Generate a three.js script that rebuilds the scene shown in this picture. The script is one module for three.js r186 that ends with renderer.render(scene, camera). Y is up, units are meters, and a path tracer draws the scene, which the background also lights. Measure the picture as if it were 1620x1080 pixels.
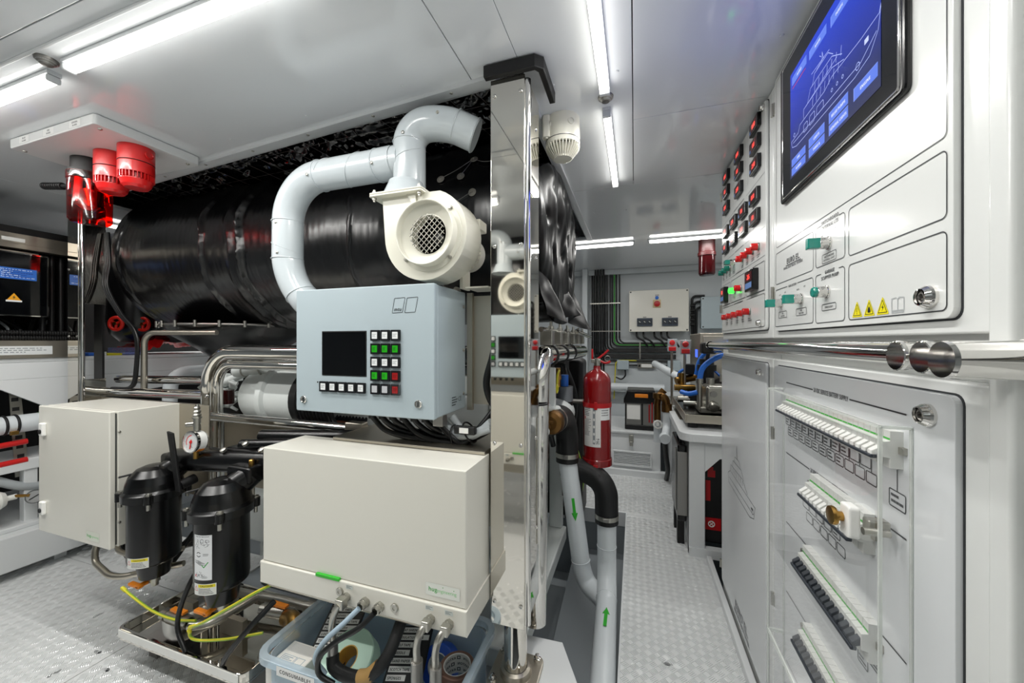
import * as THREE from 'three';
import { RoundedBoxGeometry } from 'three/addons/geometries/RoundedBoxGeometry.js';
import { mergeGeometries } from 'three/addons/utils/BufferGeometryUtils.js';
import { RectAreaLightUniformsLib } from 'three/addons/lights/RectAreaLightUniformsLib.js';
import { ImprovedNoise } from 'three/addons/math/ImprovedNoise.js';

// Engine room of a yacht. x to starboard of the lens, y up from the floor plates, d = distance along the passage (z = -d).
const scene = new THREE.Scene();
scene.background = new THREE.Color(0x000000);
const camera = new THREE.PerspectiveCamera(84.93, 1.5, 0.05, 30);
camera.position.set(0, 1.24, 0);
camera.rotation.y = THREE.MathUtils.degToRad(18.2);
const renderer = new THREE.WebGLRenderer();
renderer.toneMapping = THREE.LinearToneMapping;
renderer.toneMappingExposure = 1.22;
renderer.shadowMap.enabled = true;
RectAreaLightUniformsLib.init();
const LED = 76;                       // radiance of the LED strips
const LEDCOL = new THREE.Color(1, 0.985, 0.95);

// ---------- helpers ----------
let seed = 12345;
const rnd = () => { seed = (seed * 1664525 + 1013904223) >>> 0; return seed / 4294967296; };
const rr = (a, b) => a + (b - a) * rnd();
const noise = new ImprovedNoise();
const nz = (x, y, z = 0) => noise.noise(x, y, z);
const P = (x, y, d) => new THREE.Vector3(x, y, -d);
const taken = new Map();
function numbered(n) { const k = taken.get(n) ?? 0; taken.set(n, k + 1); return k ? n + '_' + String(k).padStart(3, '0') : n; }
function flat(g) {
  let h = g.index ? g.toNonIndexed() : g;
  if (!h.attributes.normal) h.computeVertexNormals();
  if (!h.attributes.uv) h.setAttribute('uv', new THREE.BufferAttribute(new Float32Array(h.attributes.position.count * 2), 2));
  const o = new THREE.BufferGeometry();
  for (const k of ['position', 'normal', 'uv']) o.setAttribute(k, h.attributes[k]);
  return o;
}
const join = (a) => (Array.isArray(a) ? (a.length === 1 ? a[0] : mergeGeometries(a.map(flat))) : a);
function metreUV(g) {            // uv in metres from the face's main direction
  const p = g.attributes.position, n = g.attributes.normal, uv = new Float32Array(p.count * 2);
  for (let i = 0; i < p.count; i++) {
    const ax = Math.abs(n.getX(i)), ay = Math.abs(n.getY(i)), az = Math.abs(n.getZ(i));
    if (ay >= ax && ay >= az) { uv[2 * i] = p.getX(i); uv[2 * i + 1] = p.getZ(i); }
    else if (ax >= az) { uv[2 * i] = p.getZ(i); uv[2 * i + 1] = p.getY(i); }
    else { uv[2 * i] = p.getX(i); uv[2 * i + 1] = p.getY(i); }
  }
  g.setAttribute('uv', new THREE.BufferAttribute(uv, 2));
  return g;
}
function originOf(o) { const v = new THREE.Vector3(); for (let q = o; q && q !== scene; q = q.parent) v.add(q.position); return v; }
// one named mesh from geometries given in room coordinates
function obj(name, geos, mat, parent = scene, label) {
  let g = join(geos);
  if (mat.userData.metres && !g.userData.keep) g = metreUV(g.index ? g.toNonIndexed() : g);
  const m = new THREE.Mesh(g, mat);
  m.castShadow = m.receiveShadow = true;
  if (parent === scene) {
    m.name = numbered(name);
    g.computeBoundingBox();
    const c = g.boundingBox.getCenter(new THREE.Vector3()); c.y = g.boundingBox.min.y;
    g.translate(-c.x, -c.y, -c.z); m.position.copy(c);
  } else {
    m.name = name;
    const o = originOf(parent); g.translate(-o.x, -o.y, -o.z);
  }
  if (label) m.userData.label = label;
  parent.add(m);
  return m;
}
function tag(o, label, category, group, kind) {
  o.userData.label = label; if (category) o.userData.category = category;
  if (group) o.userData.group = group; if (kind) o.userData.kind = kind;
  return o;
}
function thing(name, label, category, pos, group) {
  const o = new THREE.Group(); o.name = numbered(name); o.position.copy(pos); scene.add(o);
  return tag(o, label, category, group);
}
function struct(name, geos, mat, label, parent = scene) {
  const m = obj(name, geos, mat, parent); m.userData.kind = 'structure'; if (label) m.userData.label = label; return m;
}
// --- geometry in room coordinates (x, y, d) ---
function box(x0, x1, y0, y1, d0, d1, r = 0, seg = 2) {
  const w = Math.abs(x1 - x0), h = Math.abs(y1 - y0), l = Math.abs(d1 - d0);
  const g = r > 0 ? new RoundedBoxGeometry(w, h, l, seg, Math.min(r, w / 2.01, h / 2.01, l / 2.01)) : new THREE.BoxGeometry(w, h, l);
  return g.translate((x0 + x1) / 2, (y0 + y1) / 2, -(d0 + d1) / 2);
}
const UP = new THREE.Vector3(0, 1, 0);
function orient(g, at, dir) {
  g.applyQuaternion(new THREE.Quaternion().setFromUnitVectors(UP, dir.clone().normalize()));
  return g.translate(at.x, at.y, at.z);
}
function rod(a, b, r, r2 = r, seg = 20, open = false) {
  const v = b.clone().sub(a), g = new THREE.CylinderGeometry(r2, r, v.length(), seg, 1, open);
  return orient(g.translate(0, v.length() / 2, 0), a, v);
}
// profile [[radius, along]...] turned about the line from at along dir
function lathe(prof, at, dir, seg = 28, crease = true) {
  const pts = [];
  if (prof[prof.length - 1][0] === 0 && prof.length > 1) { const q = prof[prof.length - 1], b = prof[prof.length - 2]; prof = [...prof.slice(0, -1), [b[0] * 0.25, q[1]], q]; }
  prof.forEach((q, i) => {
    pts.push(new THREE.Vector2(Math.max(q[0], 1e-5), q[1]));
    if (crease && i > 0 && i < prof.length - 1) pts.push(new THREE.Vector2(Math.max(q[0], 1e-5) , q[1] + 1e-5 * Math.sign((prof[i + 1][1] - q[1]) || 1)));
  });
  return orient(new THREE.LatheGeometry(pts, seg), at, dir);
}
function fillet(pts, rad) {          // polyline with rounded corners
  const path = new THREE.CurvePath(); let cur = pts[0];
  for (let i = 1; i < pts.length - 1; i++) {
    const p = pts[i], a = cur.clone().sub(p), b = pts[i + 1].clone().sub(p), R = Array.isArray(rad) ? rad[i - 1] : rad;
    const la = Math.min(R, a.length() * 0.95), lb = Math.min(R, b.length() * 0.48 + (i === pts.length - 2 ? b.length() * 0.47 : 0));
    const l = Math.min(la, lb), s = p.clone().add(a.setLength(l)), e = p.clone().add(b.setLength(l));
    if (cur.distanceTo(s) > 1e-4) path.add(new THREE.LineCurve3(cur, s));
    const k = 0.55, c1 = s.clone().lerp(p, k), c2 = e.clone().lerp(p, k);
    path.add(new THREE.CubicBezierCurve3(s, c1, c2, e)); cur = e;
  }
  path.add(new THREE.LineCurve3(cur, pts[pts.length - 1]));
  return path;
}
function pipe(pts, r, rad = 0.05, seg = 14, n) {
  const c = fillet(pts, rad), L = c.getLength();
  // a closed tube: sample evenly
  const g = new THREE.TubeGeometry(c, n ?? Math.max(8, Math.min(120, Math.round(L / (r * 0.6)))), r, seg, false);
  return capped(g, c, r, seg);
}
function capped(g, c, r, seg) {
  const a = c.getPoint(0), b = c.getPoint(1), ta = c.getTangent(0.001).negate(), tb = c.getTangent(0.999);
  return mergeGeometries([flat(g), flat(orient(new THREE.CircleGeometry(r, seg).rotateX(-Math.PI / 2), a, ta)), flat(orient(new THREE.CircleGeometry(r, seg).rotateX(-Math.PI / 2), b, tb))]);
}
function cable(pts, r, seg = 8, n = 40) {
  const c = new THREE.CatmullRomCurve3(pts, false, 'centripetal');
  return capped(new THREE.TubeGeometry(c, n, r, seg, false), c, r, seg);
}
function ring(at, dir, R, r, seg = 28, rs = 8) { return orient(new THREE.TorusGeometry(R, r, rs, seg).rotateX(Math.PI / 2), at, dir); }
function disc(at, dir, r, seg = 24) { return orient(new THREE.CircleGeometry(r, seg).rotateX(-Math.PI / 2), at, dir); }
// extruded outline: pts [[u, v]...] in the plane across axis 'd' (u = x, v = y) or 'x' (u = d, v = y) or 'y' (u = x, v = d)
function prism(pts, axis, from, to, bevel = 0, holes = []) {
  const mk = (q, K) => { const s = new K(); q.forEach(([u, v], i) => (i ? s.lineTo(u, v) : s.moveTo(u, v))); s.closePath?.(); return s; };
  const s = mk(pts, THREE.Shape); holes.forEach((h) => s.holes.push(mk(h, THREE.Path)));
  const g = new THREE.ExtrudeGeometry(s, { depth: Math.abs(to - from) - 2 * bevel, bevelEnabled: bevel > 0, bevelThickness: bevel, bevelSize: bevel, bevelOffset: -bevel, bevelSegments: 2, curveSegments: 16 });
  g.translate(0, 0, bevel);
  const lo = Math.min(from, to), hi = Math.max(from, to);
  if (axis === 'd') g.translate(0, 0, -hi);
  else if (axis === 'x') { g.applyMatrix4(new THREE.Matrix4().set(0, 0, 1, 0, 0, 1, 0, 0, -1, 0, 0, 0, 0, 0, 0, 1)); g.translate(lo, 0, 0); }
  else { g.applyMatrix4(new THREE.Matrix4().set(1, 0, 0, 0, 0, 0, 1, 0, 0, -1, 0, 0, 0, 0, 0, 1)); g.translate(0, lo, 0); }
  return g;
}
const circ = (cx, cy, r, n = 28) => Array.from({ length: n }, (_, i) => [cx + r * Math.cos((i / n) * 2 * Math.PI), cy + r * Math.sin((i / n) * 2 * Math.PI)]);
const rrect = (x0, x1, y0, y1, r, n = 5) => {
  const o = []; [[x1 - r, y1 - r, 0], [x0 + r, y1 - r, 1], [x0 + r, y0 + r, 2], [x1 - r, y0 + r, 3]].forEach(([cx, cy, q]) => {
    for (let i = 0; i <= n; i++) { const a = (q + i / n) * Math.PI / 2; o.push([cx + r * Math.cos(a), cy + r * Math.sin(a)]); }
  }); return o;
};
// --- textures ---
function canvas(w, h, draw) { const c = document.createElement('canvas'); c.width = w; c.height = h; const x = c.getContext('2d'); draw(x, w, h); return c; }
function tex(w, h, draw, srgb = true) {
  const t = new THREE.CanvasTexture(canvas(w, h, draw)); if (srgb) t.colorSpace = THREE.SRGBColorSpace;
  t.magFilter = THREE.LinearFilter; return t;
}
function noiseTex(n, f, rep, srgb = false) {
  const a = new Uint8Array(n * n * 4);
  for (let y = 0; y < n; y++) for (let x = 0; x < n; x++) { const v = Math.max(0, Math.min(255, f(x / n, y / n) * 255)); const i = 4 * (y * n + x); a[i] = a[i + 1] = a[i + 2] = v; a[i + 3] = 255; }
  const t = new THREE.DataTexture(a, n, n); t.wrapS = t.wrapT = THREE.RepeatWrapping; t.magFilter = THREE.LinearFilter; t.repeat.set(rep, rep); if (srgb) t.colorSpace = THREE.SRGBColorSpace; t.needsUpdate = true; return t;
}
// flat print on a surface: facing 'd' (towards the lens, print in x/y) or 'x' (towards the passage, print in d/y, read from the passage) or 'y'
function plate(facing, a0, a1, y0, y1, at) {
  const w = Math.abs(a1 - a0), h = Math.abs(y1 - y0), g = new THREE.PlaneGeometry(w, h), c = (a0 + a1) / 2, y = (y0 + y1) / 2;
  if (facing === 'd') g.translate(c, y, -at);
  else if (facing === 'x') { g.rotateY(-Math.PI / 2); g.translate(at, y, -c); }
  else if (facing === '+x') { g.rotateY(Math.PI / 2); g.translate(at, y, -c); }
  g.userData.keep = true;
  return g;
}
function printMat(w, h, draw, o = {}) {
  const t = tex(w, h, draw);
  const m = new THREE.MeshStandardMaterial({ map: t, roughness: o.rough ?? 0.45, metalness: o.metal ?? 0, transparent: !o.opaque });
  if (o.glow) { m.emissiveMap = t; m.emissive = new THREE.Color(1, 1, 1); m.emissiveIntensity = o.glow; m.color.set(0x222222); }
  return m;
}
function words(x, s, cx, cy, size, col = '#1a1c20', o = {}) {
  x.font = (o.bold === false ? '' : 'bold ') + size + 'px sans-serif'; x.textAlign = o.align ?? 'center'; x.textBaseline = 'middle'; x.fillStyle = col;
  if (o.width) x.fillText(s, cx, cy, o.width); else x.fillText(s, cx, cy);
}
function scribble(x, x0, y0, w, h, rows, col, lw = 1) {     // rows of small unreadable print
  x.fillStyle = col; const st = h / rows;
  for (let r = 0; r < rows; r++) { let u = x0; const end = x0 + w * rr(0.6, 1); while (u < end) { const l = rr(0.02, 0.08) * w; x.fillRect(u, y0 + r * st + st * 0.2, Math.min(l, end - u), Math.max(lw, st * 0.45)); u += l + w * 0.02; } }
}
const rr_ = (x, a, b, w, h, r) => { x.beginPath(); x.roundRect(a, b, w, h, r); };

// ---------- materials ----------
const std = (c, rough, metal = 0, o = {}) => new THREE.MeshPhysicalMaterial({ color: c, roughness: rough, metalness: metal, ...o });
const bumpFine = noiseTex(128, (u, v) => 0.5 + 0.25 * nz(u * 16, v * 16, 1.3) + 0.2 * nz(u * 40, v * 40, 4.1), 6);
const smear = noiseTex(256, (u, v) => 0.5 + 0.3 * nz(u * 7, v * 7, 2.2) + 0.25 * nz(u * 23, v * 23, 7.7), 1.3);
const wrapBump = noiseTex(256, (u, v) => 0.5 + 0.35 * nz(u * 90, v * 6, 3.3) + 0.2 * nz(u * 30, v * 3, 9.3), 1);
const M = {
  ceiling: std(0xe9ecef, 0.075, 0, { ior: 1.6 }),
  trimWhite: std(0xdadddf, 0.3),
  enamel: std(0xe2e4e2, 0.2, 0, { clearcoat: 0.4, clearcoatRoughness: 0.08 }),
  doorLow: std(0xdcdfe1, 0.2, 0, { clearcoat: 0.3, clearcoatRoughness: 0.08 }),
  wall: std(0xc9cfd2, 0.35),
  whiteSteel: std(0xe4e7e8, 0.3),
  beige: std(0xe3e1d7, 0.25, 0, { clearcoat: 0.3, clearcoatRoughness: 0.15 }),
  greyBox: std(0xaebcc2, 0.42),
  cream: std(0xe2e0d2, 0.3, 0, { clearcoat: 0.3, clearcoatRoughness: 0.15 }),
  duct: std(0xc8d0d4, 0.22, 0, { clearcoat: 0.5, clearcoatRoughness: 0.08 }),
  pvc: std(0xdfe5e8, 0.3),
  mirror: std(0xd8d4cc, 0.035, 1),
  chrome: std(0xdcdad6, 0.06, 1),
  brushed: std(0xbfb8ab, 0.36, 1),
  dullSteel: std(0x9c9a96, 0.4, 1),
  zinc: std(0xb8b6ae, 0.33, 1),
  brass: std(0xb08a4a, 0.3, 1),
  bronze: std(0x7a5a34, 0.4, 1),
  blackGloss: std(0x08080a, 0.2),
  blackPaint: std(0x050506, 0.25),
  blackMatt: std(0x0b0b0c, 0.5),
  rubber: std(0x0c0d0e, 0.55, 0, { bumpMap: bumpFine, bumpScale: 0.0006 }),
  cable: std(0x08090a, 0.38),
  cableGrey: std(0xaab0b3, 0.45),
  cableBlue: std(0x2a72d8, 0.35),
  cableGreen: std(0x3f9b3a, 0.4),
  cableYellow: std(0xd9d02b, 0.4),
  earth: std(0x9bc63a, 0.4),
  wrap: std(0x08080a, 0.27, 0, { bumpMap: wrapBump, bumpScale: 0.0005, ior: 1.7 }),
  foil: std(0x0a0a0c, 0.09, 0, { ior: 1.7 }),
  quilt: std(0x070708, 0.33, 0, { specularIntensity: 0.3 }),
  red: std(0xd01c1c, 0.3, 0, { clearcoat: 0.3, clearcoatRoughness: 0.1 }),
  redDark: std(0xb41218, 0.35),
  redExt: std(0x86080c, 0.25, 0, { clearcoat: 0.6, clearcoatRoughness: 0.08 }),
  redGlass: new THREE.MeshPhysicalMaterial({ color: 0xff3c22, roughness: 0.08, transmission: 1, thickness: 0, ior: 1.45 }),
  green: std(0x2fb52b, 0.4),
  teal: std(0x14897a, 0.18, 0, { clearcoat: 0.6, clearcoatRoughness: 0.05 }),
  orange: std(0xe8861c, 0.4),
  bilge: std(0x8d9498, 0.5),
  acrylic: new THREE.MeshPhysicalMaterial({ color: 0xffffff, roughness: 0.03, transmission: 1, thickness: 0, ior: 1.49 }),
  acrylicEdge: std(0xf2f5f2, 0.12, 0, { transmission: 0.5, thickness: 0 }),
  binPlastic: new THREE.MeshPhysicalMaterial({ color: 0xe6f1f8, roughness: 0.26, transmission: 0.7, thickness: 0, ior: 1.45 }),
  tread: std(0xebeded, 0.4, 0.1, { roughnessMap: smear }),
  gasket: std(0x2a2d30, 0.7),
  glassBlack: std(0x040507, 0.06),
  breaker: std(0xdfe0dc, 0.4),
  breakerDark: std(0x2a3038, 0.4),
  insulationDot: std(0xa9a59b, 0.4, 0.7),
  paperWhite: std(0xf0f0ec, 0.6),
};
M.tread.userData.metres = true; M.rubber.userData.metres = true;

// ---------- ceiling LED strips ----------
function ledStrip(axis, a, from, to, y, label, w = 0.032) {       // axis 'x': runs across at d = a; axis 'd': runs along at x = a
  const mid = (from + to) / 2, L = to - from;
  const t = thing('ceiling_light', label, 'ceiling light', axis === 'x' ? P(mid, y - 0.034, a) : P(a, y - 0.034, mid), 'LED strips under the ceiling');
  const B = (e, h0, h1, r, i0 = 0, i1 = 0) => (axis === 'x' ? box(from + i0, to - i1, y - h1, y - h0, a - e, a + e, r) : box(a - e, a + e, y - h1, y - h0, from + i0, to - i1, r));
  obj('housing', B(w / 2, 0.0, 0.012, 0.002), M.trimWhite, t);
  obj('diffuser', B(w / 2 - 0.001, 0.011, 0.032, 0.01, 0.012, 0.012), lampFace, t);
  for (const e of [0, 1]) obj('end_cap', axis === 'x' ? box(e ? to - 0.012 : from, e ? to : from + 0.012, y - 0.033, y - 0.012, a - w / 2, a + w / 2, 0.008) : box(a - w / 2, a + w / 2, y - 0.033, y - 0.012, e ? to - 0.012 : from, e ? to : from + 0.012, 0.002), M.trimWhite, t);
  const l = new THREE.RectAreaLight(LEDCOL, LED, axis === 'x' ? L - 0.03 : w - 0.006, axis === 'x' ? w - 0.006 : L - 0.03);
  l.rotation.x = -Math.PI / 2; l.position.set(0, -0.001, 0); t.add(l);
}
const lampFace = new THREE.MeshStandardMaterial({ color: 0xffffff, emissive: new THREE.Color(1, 0.975, 0.92), emissiveIntensity: 5.5 });
const CY = 2.05;
ledStrip('x', 0.635, -2.75, -1.655, CY, 'short LED strip over the alarm plate, at the frame edge');
ledStrip('x', 0.1, -2.75, -0.72, CY, 'LED strip nearer the lens, over the same cross passage');
ledStrip('x', 0.625, -1.56, -0.68, CY, 'long LED strip leading out of the top of the picture over the air duct');
ledStrip('d', -0.09, 0.1, 1.215, CY, 'LED strip over the passage beside the tall steel pillar');
ledStrip('d', -0.092, 1.325, 1.96, CY, 'LED strip over the passage just behind the white siren', 0.028);
ledStrip('x', 3.16, -0.95, 0.0, CY, 'far LED strip above the black cable bundle');
ledStrip('x', 3.15, 0.1, 1.25, CY, 'far LED strip in front of the dark red wall siren');
ledStrip('d', -3.4, 1.4, 3.4, CY, 'LED strip over the bench by the far hull side');
function junction(x, d, label, r = 0.022) {
  const t = thing('cable_gland', label, 'cable gland', P(x, CY - 0.018, d), 'ceiling cable glands between LED strips');
  obj('rose', lathe([[r * 1.15, 0], [r * 1.1, -0.006], [r * 0.8, -0.012], [r * 0.55, -0.017], [0, -0.018]], P(x, CY, d), UP, 24), M.dullSteel, t);
  obj('groove', [0.9, 0.66].map((k) => ring(P(x, CY - 0.008 - (0.9 - k) * 0.02, d), UP, r * k, 0.0016)), M.trimWhite, t);
  return t;
}
junction(-1.605, 0.6, 'grey round cable gland between the two left LED strips');
junction(-0.091, 1.27, 'grey round cable gland between the two passage LED strips');

// ---------- ceiling ----------
const ceil = new THREE.Group(); ceil.name = 'ceiling'; ceil.userData.kind = 'structure'; ceil.userData.label = 'glossy pale ceiling of screwed panels over the engine room'; scene.add(ceil);
const G = 0.0015;                                      // half of the joint between two panels
const panels = [
  [[-0.006 + G, -1.8], [0.62, -1.8], [0.62, 1.434 - G], [-0.006 + G, 1.434 - G]],
  [[-0.006 + G, 1.434 + G], [0.62, 1.434 + G], [0.62, 2.02 - G], [-0.006 + G, 2.02 - G]],
  [[-0.318, -1.8], [-0.006 - G, -1.8], [-0.006 - G, 2.02 - G], [-0.318, 2.02 - G]],
  [[-0.318, 2.02 + G], [1.5, 2.02 + G], [1.5, 3.0], [-0.318, 3.0]],
  [[-1.2, 3.0 + G], [1.5, 3.0 + G], [1.5, 4.45], [-1.2, 4.45]],
  [[-0.48 + G, -1.8], [-0.318 - G, -1.8], [-0.318 - G, 1.055], [-0.48 + G, 1.06]],
  [[-3.0 + G, 0.522 + G], [-0.48 - G, 0.522 + G], [-0.48 - G, 1.06], [-3.0 + G, 1.235]],
  [[-3.0 + G, -1.8], [-0.48 - G, -1.8], [-0.48 - G, 0.522 - G], [-3.0 + G, 0.522 - G]],
  [[-4.6, -1.8], [-3.0 - G, -1.8], [-3.0 - G, 4.45], [-4.6, 4.45]],
];
for (const q of panels) obj('panel', prism(q, 'y', CY, CY + 0.02, 0.0008), M.ceiling, ceil);
obj('backing', box(-4.7, 1.6, CY + 0.42, CY + 0.46, -1.9, 4.5), M.trimWhite, ceil);
obj('backing', box(-0.318, 0.9, CY + 0.021, CY + 0.03, -1.8, 4.4), M.gasket, ceil);
obj('backing', box(-3.05, -0.318, CY + 0.021, CY + 0.03, -1.8, 1.06), M.gasket, ceil);
// screws in the panels
{
  const s = []; const put = (x, d) => s.push(lathe([[0.0055, 0], [0.005, -0.0018], [0.0022, -0.0028], [0, -0.0022]], P(x, CY, d), UP, 10));
  for (const d of [0.55, 1.16, 2.4]) { put(-0.245, d); put(-0.05, d); put(0.37, d); }
  for (let x = -2.8; x < -0.5; x += 0.42) { put(x, 1.0 - (x + 0.48) * 0.065); put(x, 0.47); }
  obj('screws', s, M.trimWhite, ceil).userData.kind = 'stuff';
}
// opening over the engine: angle trims, black foil lining
const trimA = struct('trim_1', [prism([[-3.0, 1.235], [-0.40, 1.052], [-0.40, 1.094], [-3.0, 1.277]], 'y', CY - 0.012, CY + 0.001, 0.001), prism([[-3.0, 1.274], [-0.40, 1.091], [-0.40, 1.096], [-3.0, 1.279]], 'y', CY - 0.012, CY + 0.06)], M.trimWhite, 'pale angle trim along the front of the ceiling opening');
struct('trim_2', [box(-0.352, -0.318, CY - 0.012, CY + 0.001, 1.18, 3.0, 0.001), box(-0.355, -0.349, CY - 0.012, CY + 0.06, 1.18, 3.0)], M.trimWhite, 'pale angle trim along the passage side of the ceiling opening');
obj('screws', [0, 1, 2, 3, 4, 5, 6, 7].map((i) => lathe([[0.006, 0], [0.005, -0.002], [0, -0.003]], P(-2.8 + i * 0.32, CY - 0.012, 1.236 - i * 0.0225), UP, 10)), M.zinc, trimA).userData.kind = 'stuff';
struct('trim_3', [box(-3.0, -0.48, CY - 0.006, CY, 0.565, 0.573, 0.002)], M.trimWhite, 'thin bead along the ceiling beside the left LED strips');
function crumple(x0, x1, d0, d1, yf, nx, nd, amp) {
  const g = new THREE.PlaneGeometry(1, 1, nx, nd), p = g.attributes.position;
  for (let i = 0; i < p.count; i++) {
    const u = p.getX(i) + 0.5, v = p.getY(i) + 0.5, x = x0 + (x1 - x0) * u, d = d0 + (d1 - d0) * v;
    const w = 0.5 * nz(x * 2.5, d * 4, 3), f = 1 - Math.abs(nz(x * 5 + 3 * w, d * 26 + x * 7 + 4 * w, 1)) * 1.6 + 0.5 * Math.abs(nz(x * 16, d * 38 - x * 10, 4)) + 0.5 * nz(x * 3, d * 3, 8);
    p.setXYZ(i, x, yf(x, d) + amp * f, -d);
  }
  g.computeVertexNormals(); return g;
}
const foil = struct('ceiling_2', [crumple(-3.4, -0.37, 1.0, 2.6, (x, d) => 2.24 - (d - 1.0) * 0.2, 260, 200, 0.045)], M.foil, 'crumpled black foil lining over the silencer');
{
  const w = [];                                           // wire netting that holds the foil
  for (let i = 0; i < 26; i++) { const x = -3.2 + i * 0.115; w.push(rod(P(x, 2.225, 1.05), P(x + 0.35, 2.06, 1.9), 0.0007, 0.0007, 4, true)); }
  for (let i = 0; i < 7; i++) { const d = 1.12 + i * 0.115; w.push(rod(P(-3.3, 2.222 - (d - 1.05) * 0.19, d + 0.08), P(-0.38, 2.222 - (d - 1.05) * 0.19, d), 0.0007, 0.0007, 4, true)); }
  obj('netting', w, M.dullSteel, foil).userData.kind = 'stuff';
}

// ---------- walls ----------
struct('wall_back', [box(-4.7, 1.6, -0.6, 2.5, 4.4, 4.5)], M.wall, 'pale painted bulkhead at the far end of the passage');
struct('wall_left', [box(-4.7, -4.6, -0.6, 2.5, -1.9, 4.5)], M.wall, 'pale hull side behind the bench');
struct('wall_right', [box(1.5, 1.6, -0.6, 2.5, -1.9, 4.5)], M.wall, 'pale bulkhead hidden behind the switchboard');
struct('wall_front', [box(-4.7, 1.6, -0.6, 2.5, -2.0, -1.9)], M.wall, 'pale bulkhead behind the lens');

// ---------- floor plates ----------
const floor = new THREE.Group(); floor.name = 'floor'; floor.userData.kind = 'structure'; floor.userData.label = 'chequered aluminium floor plates with raised tread bars'; scene.add(floor);
function slot(x, d, along) { const a = 0.019, b = 0.008, q = []; for (let i = 0; i < 16; i++) { const t = (i / 16) * 2 * Math.PI; q.push([x + (along ? b : a) * Math.cos(t), d + (along ? a : b) * Math.sin(t)]); } return q; }
function floorPlate(q, holes = []) { return obj('plate', prism(q, 'y', -0.012, 0, 0.001, holes), M.tread, floor); }
const rect = (x0, x1, d0, d1) => [[x0, d0], [x1, d0], [x1, d1], [x0, d1]];
const plates = [
  [rect(-1.968, -0.42, -1.8, 1.0), [slot(-1.9, 0.86, 0)]],
  [rect(-1.968, -0.42, 1.003, 1.24), []],
  [rect(-3.3, -1.972, -1.8, 1.238), [slot(-2.04, 0.9, 0), slot(-2.31, 1.02, 1), slot(-2.06, 0.79, 1)]],
  [rect(-3.3, -1.972, 1.242, 1.6), []],
  [rect(-0.055, 0.4, 0.2, 2.8), [slot(0.12, 1.55, 0), slot(0.1, 2.45, 0)]],
  [rect(-0.6, 0.4, 2.803, 3.62), [slot(0.0, 3.12, 0)]],
  [rect(-0.418, 0.4, -1.8, 0.197), []],
];
for (const [q, h] of plates) floorPlate(q, h);
{ // raised tread: groups of five short bars, alternating direction
  const bar = () => { const g = new THREE.BoxGeometry(0.027, 0.0026, 0.003); const p = g.attributes.position; for (let i = 0; i < p.count; i++) if (p.getY(i) > 0) { p.setX(i, p.getX(i) * 0.72); p.setZ(i, p.getZ(i) * 0.45); } return g; };
  const five = mergeGeometries([-2, -1, 0, 1, 2].map((k) => bar().translate(0, 0.0013, k * 0.0064)));
  five.computeVertexNormals();
  const at = [], cell = 0.034;
  const inside = (x, d) => plates.some(([q]) => x > q[0][0] + 0.02 && x < q[1][0] - 0.02 && d > q[0][1] + 0.02 && d < q[2][1] - 0.02);
  for (let i = -100; i < 20; i++) for (let j = 4; j < 108; j++) { const x = i * cell, d = j * cell; if (d > 0.3 && inside(x, d) && !(d < 0.62 && x > -0.3)) at.push([x, d, (i + j) & 1]); }
  const im = new THREE.InstancedMesh(five, M.tread, at.length), m4 = new THREE.Matrix4();
  at.forEach(([x, d, k], i) => im.setMatrixAt(i, m4.makeRotationY(k ? 0.78 : -0.78).setPosition(x, 0.0002, -d)));
  im.name = 'tread_bars'; im.userData.kind = 'stuff'; im.castShadow = im.receiveShadow = true; floor.add(im);
}
struct('trim_4', [box(-0.06, -0.052, -0.09, 0.012, 0.9, 2.8, 0.002), box(-0.6, -0.056, -0.09, 0.012, 2.795, 2.803, 0.002)], M.whiteSteel, 'white upstand along the edge of the passage floor plates');
struct('trim_5', [box(0.385, 0.41, 0, 0.035, 0.2, 2.34, 0.004)], M.whiteSteel, 'white kerb along the foot of the switchboard');
struct('trim_6', [box(-0.6, 0.4, -0.012, 0.06, 3.6, 3.66, 0.01)], M.whiteSteel, 'white step at the end of the passage floor');
struct('floor_2', [box(-4.6, 1.5, -0.6, -0.5, -1.9, 4.4), prism([[1.0, -0.5], [2.9, -0.5], [2.9, -0.28]], 'x', -0.42, -0.06)], M.bilge, 'grey painted bilge below the floor plates');
struct('wall_bilge', [box(-0.056, -0.05, -0.5, -0.09, 0.9, 2.8), box(-0.6, -0.05, -0.5, -0.09, 2.8, 2.81)], M.bilge, 'grey bilge side under the passage plates');

// ---------- main switchboard: two cabinets on the starboard side ----------
const XF = 0.41, PX = new THREE.Vector3(1, 0, 0), NX = new THREE.Vector3(-1, 0, 0), PD = new THREE.Vector3(0, 0, -1), ND = new THREE.Vector3(0, 0, 1);
const cabNear = thing('switchboard_cabinet', 'white switchboard cabinet with the blue ship screen and clear breaker covers', 'switchboard', P(0.8, 0, 1.0));
const cabFar = thing('switchboard_cabinet', 'white switchboard cabinet full of red digital meters and lamps', 'switchboard', P(0.8, 0, 1.73));
function cabinetBody(t, d0, d1) {
  obj('body', [box(0.418, 1.2, 0.0, 1.185, d0, d1, 0.004), box(0.44, 1.2, 1.18, 1.255, d0, d1), box(0.418, 1.2, 1.25, 2.046, d0, d1, 0.004)], M.enamel, t);
}
cabinetBody(cabNear, 0.622, 1.382); cabinetBody(cabFar, 1.384, 2.088);
struct('wall_switchboard', [box(0.425, 1.5, -0.02, 2.05, -1.9, 0.586, 0.003), box(0.412, 0.6, -0.02, 2.05, 0.588, 0.62, 0.006)], M.enamel, 'white panel wall and post beside the near switchboard');
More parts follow.
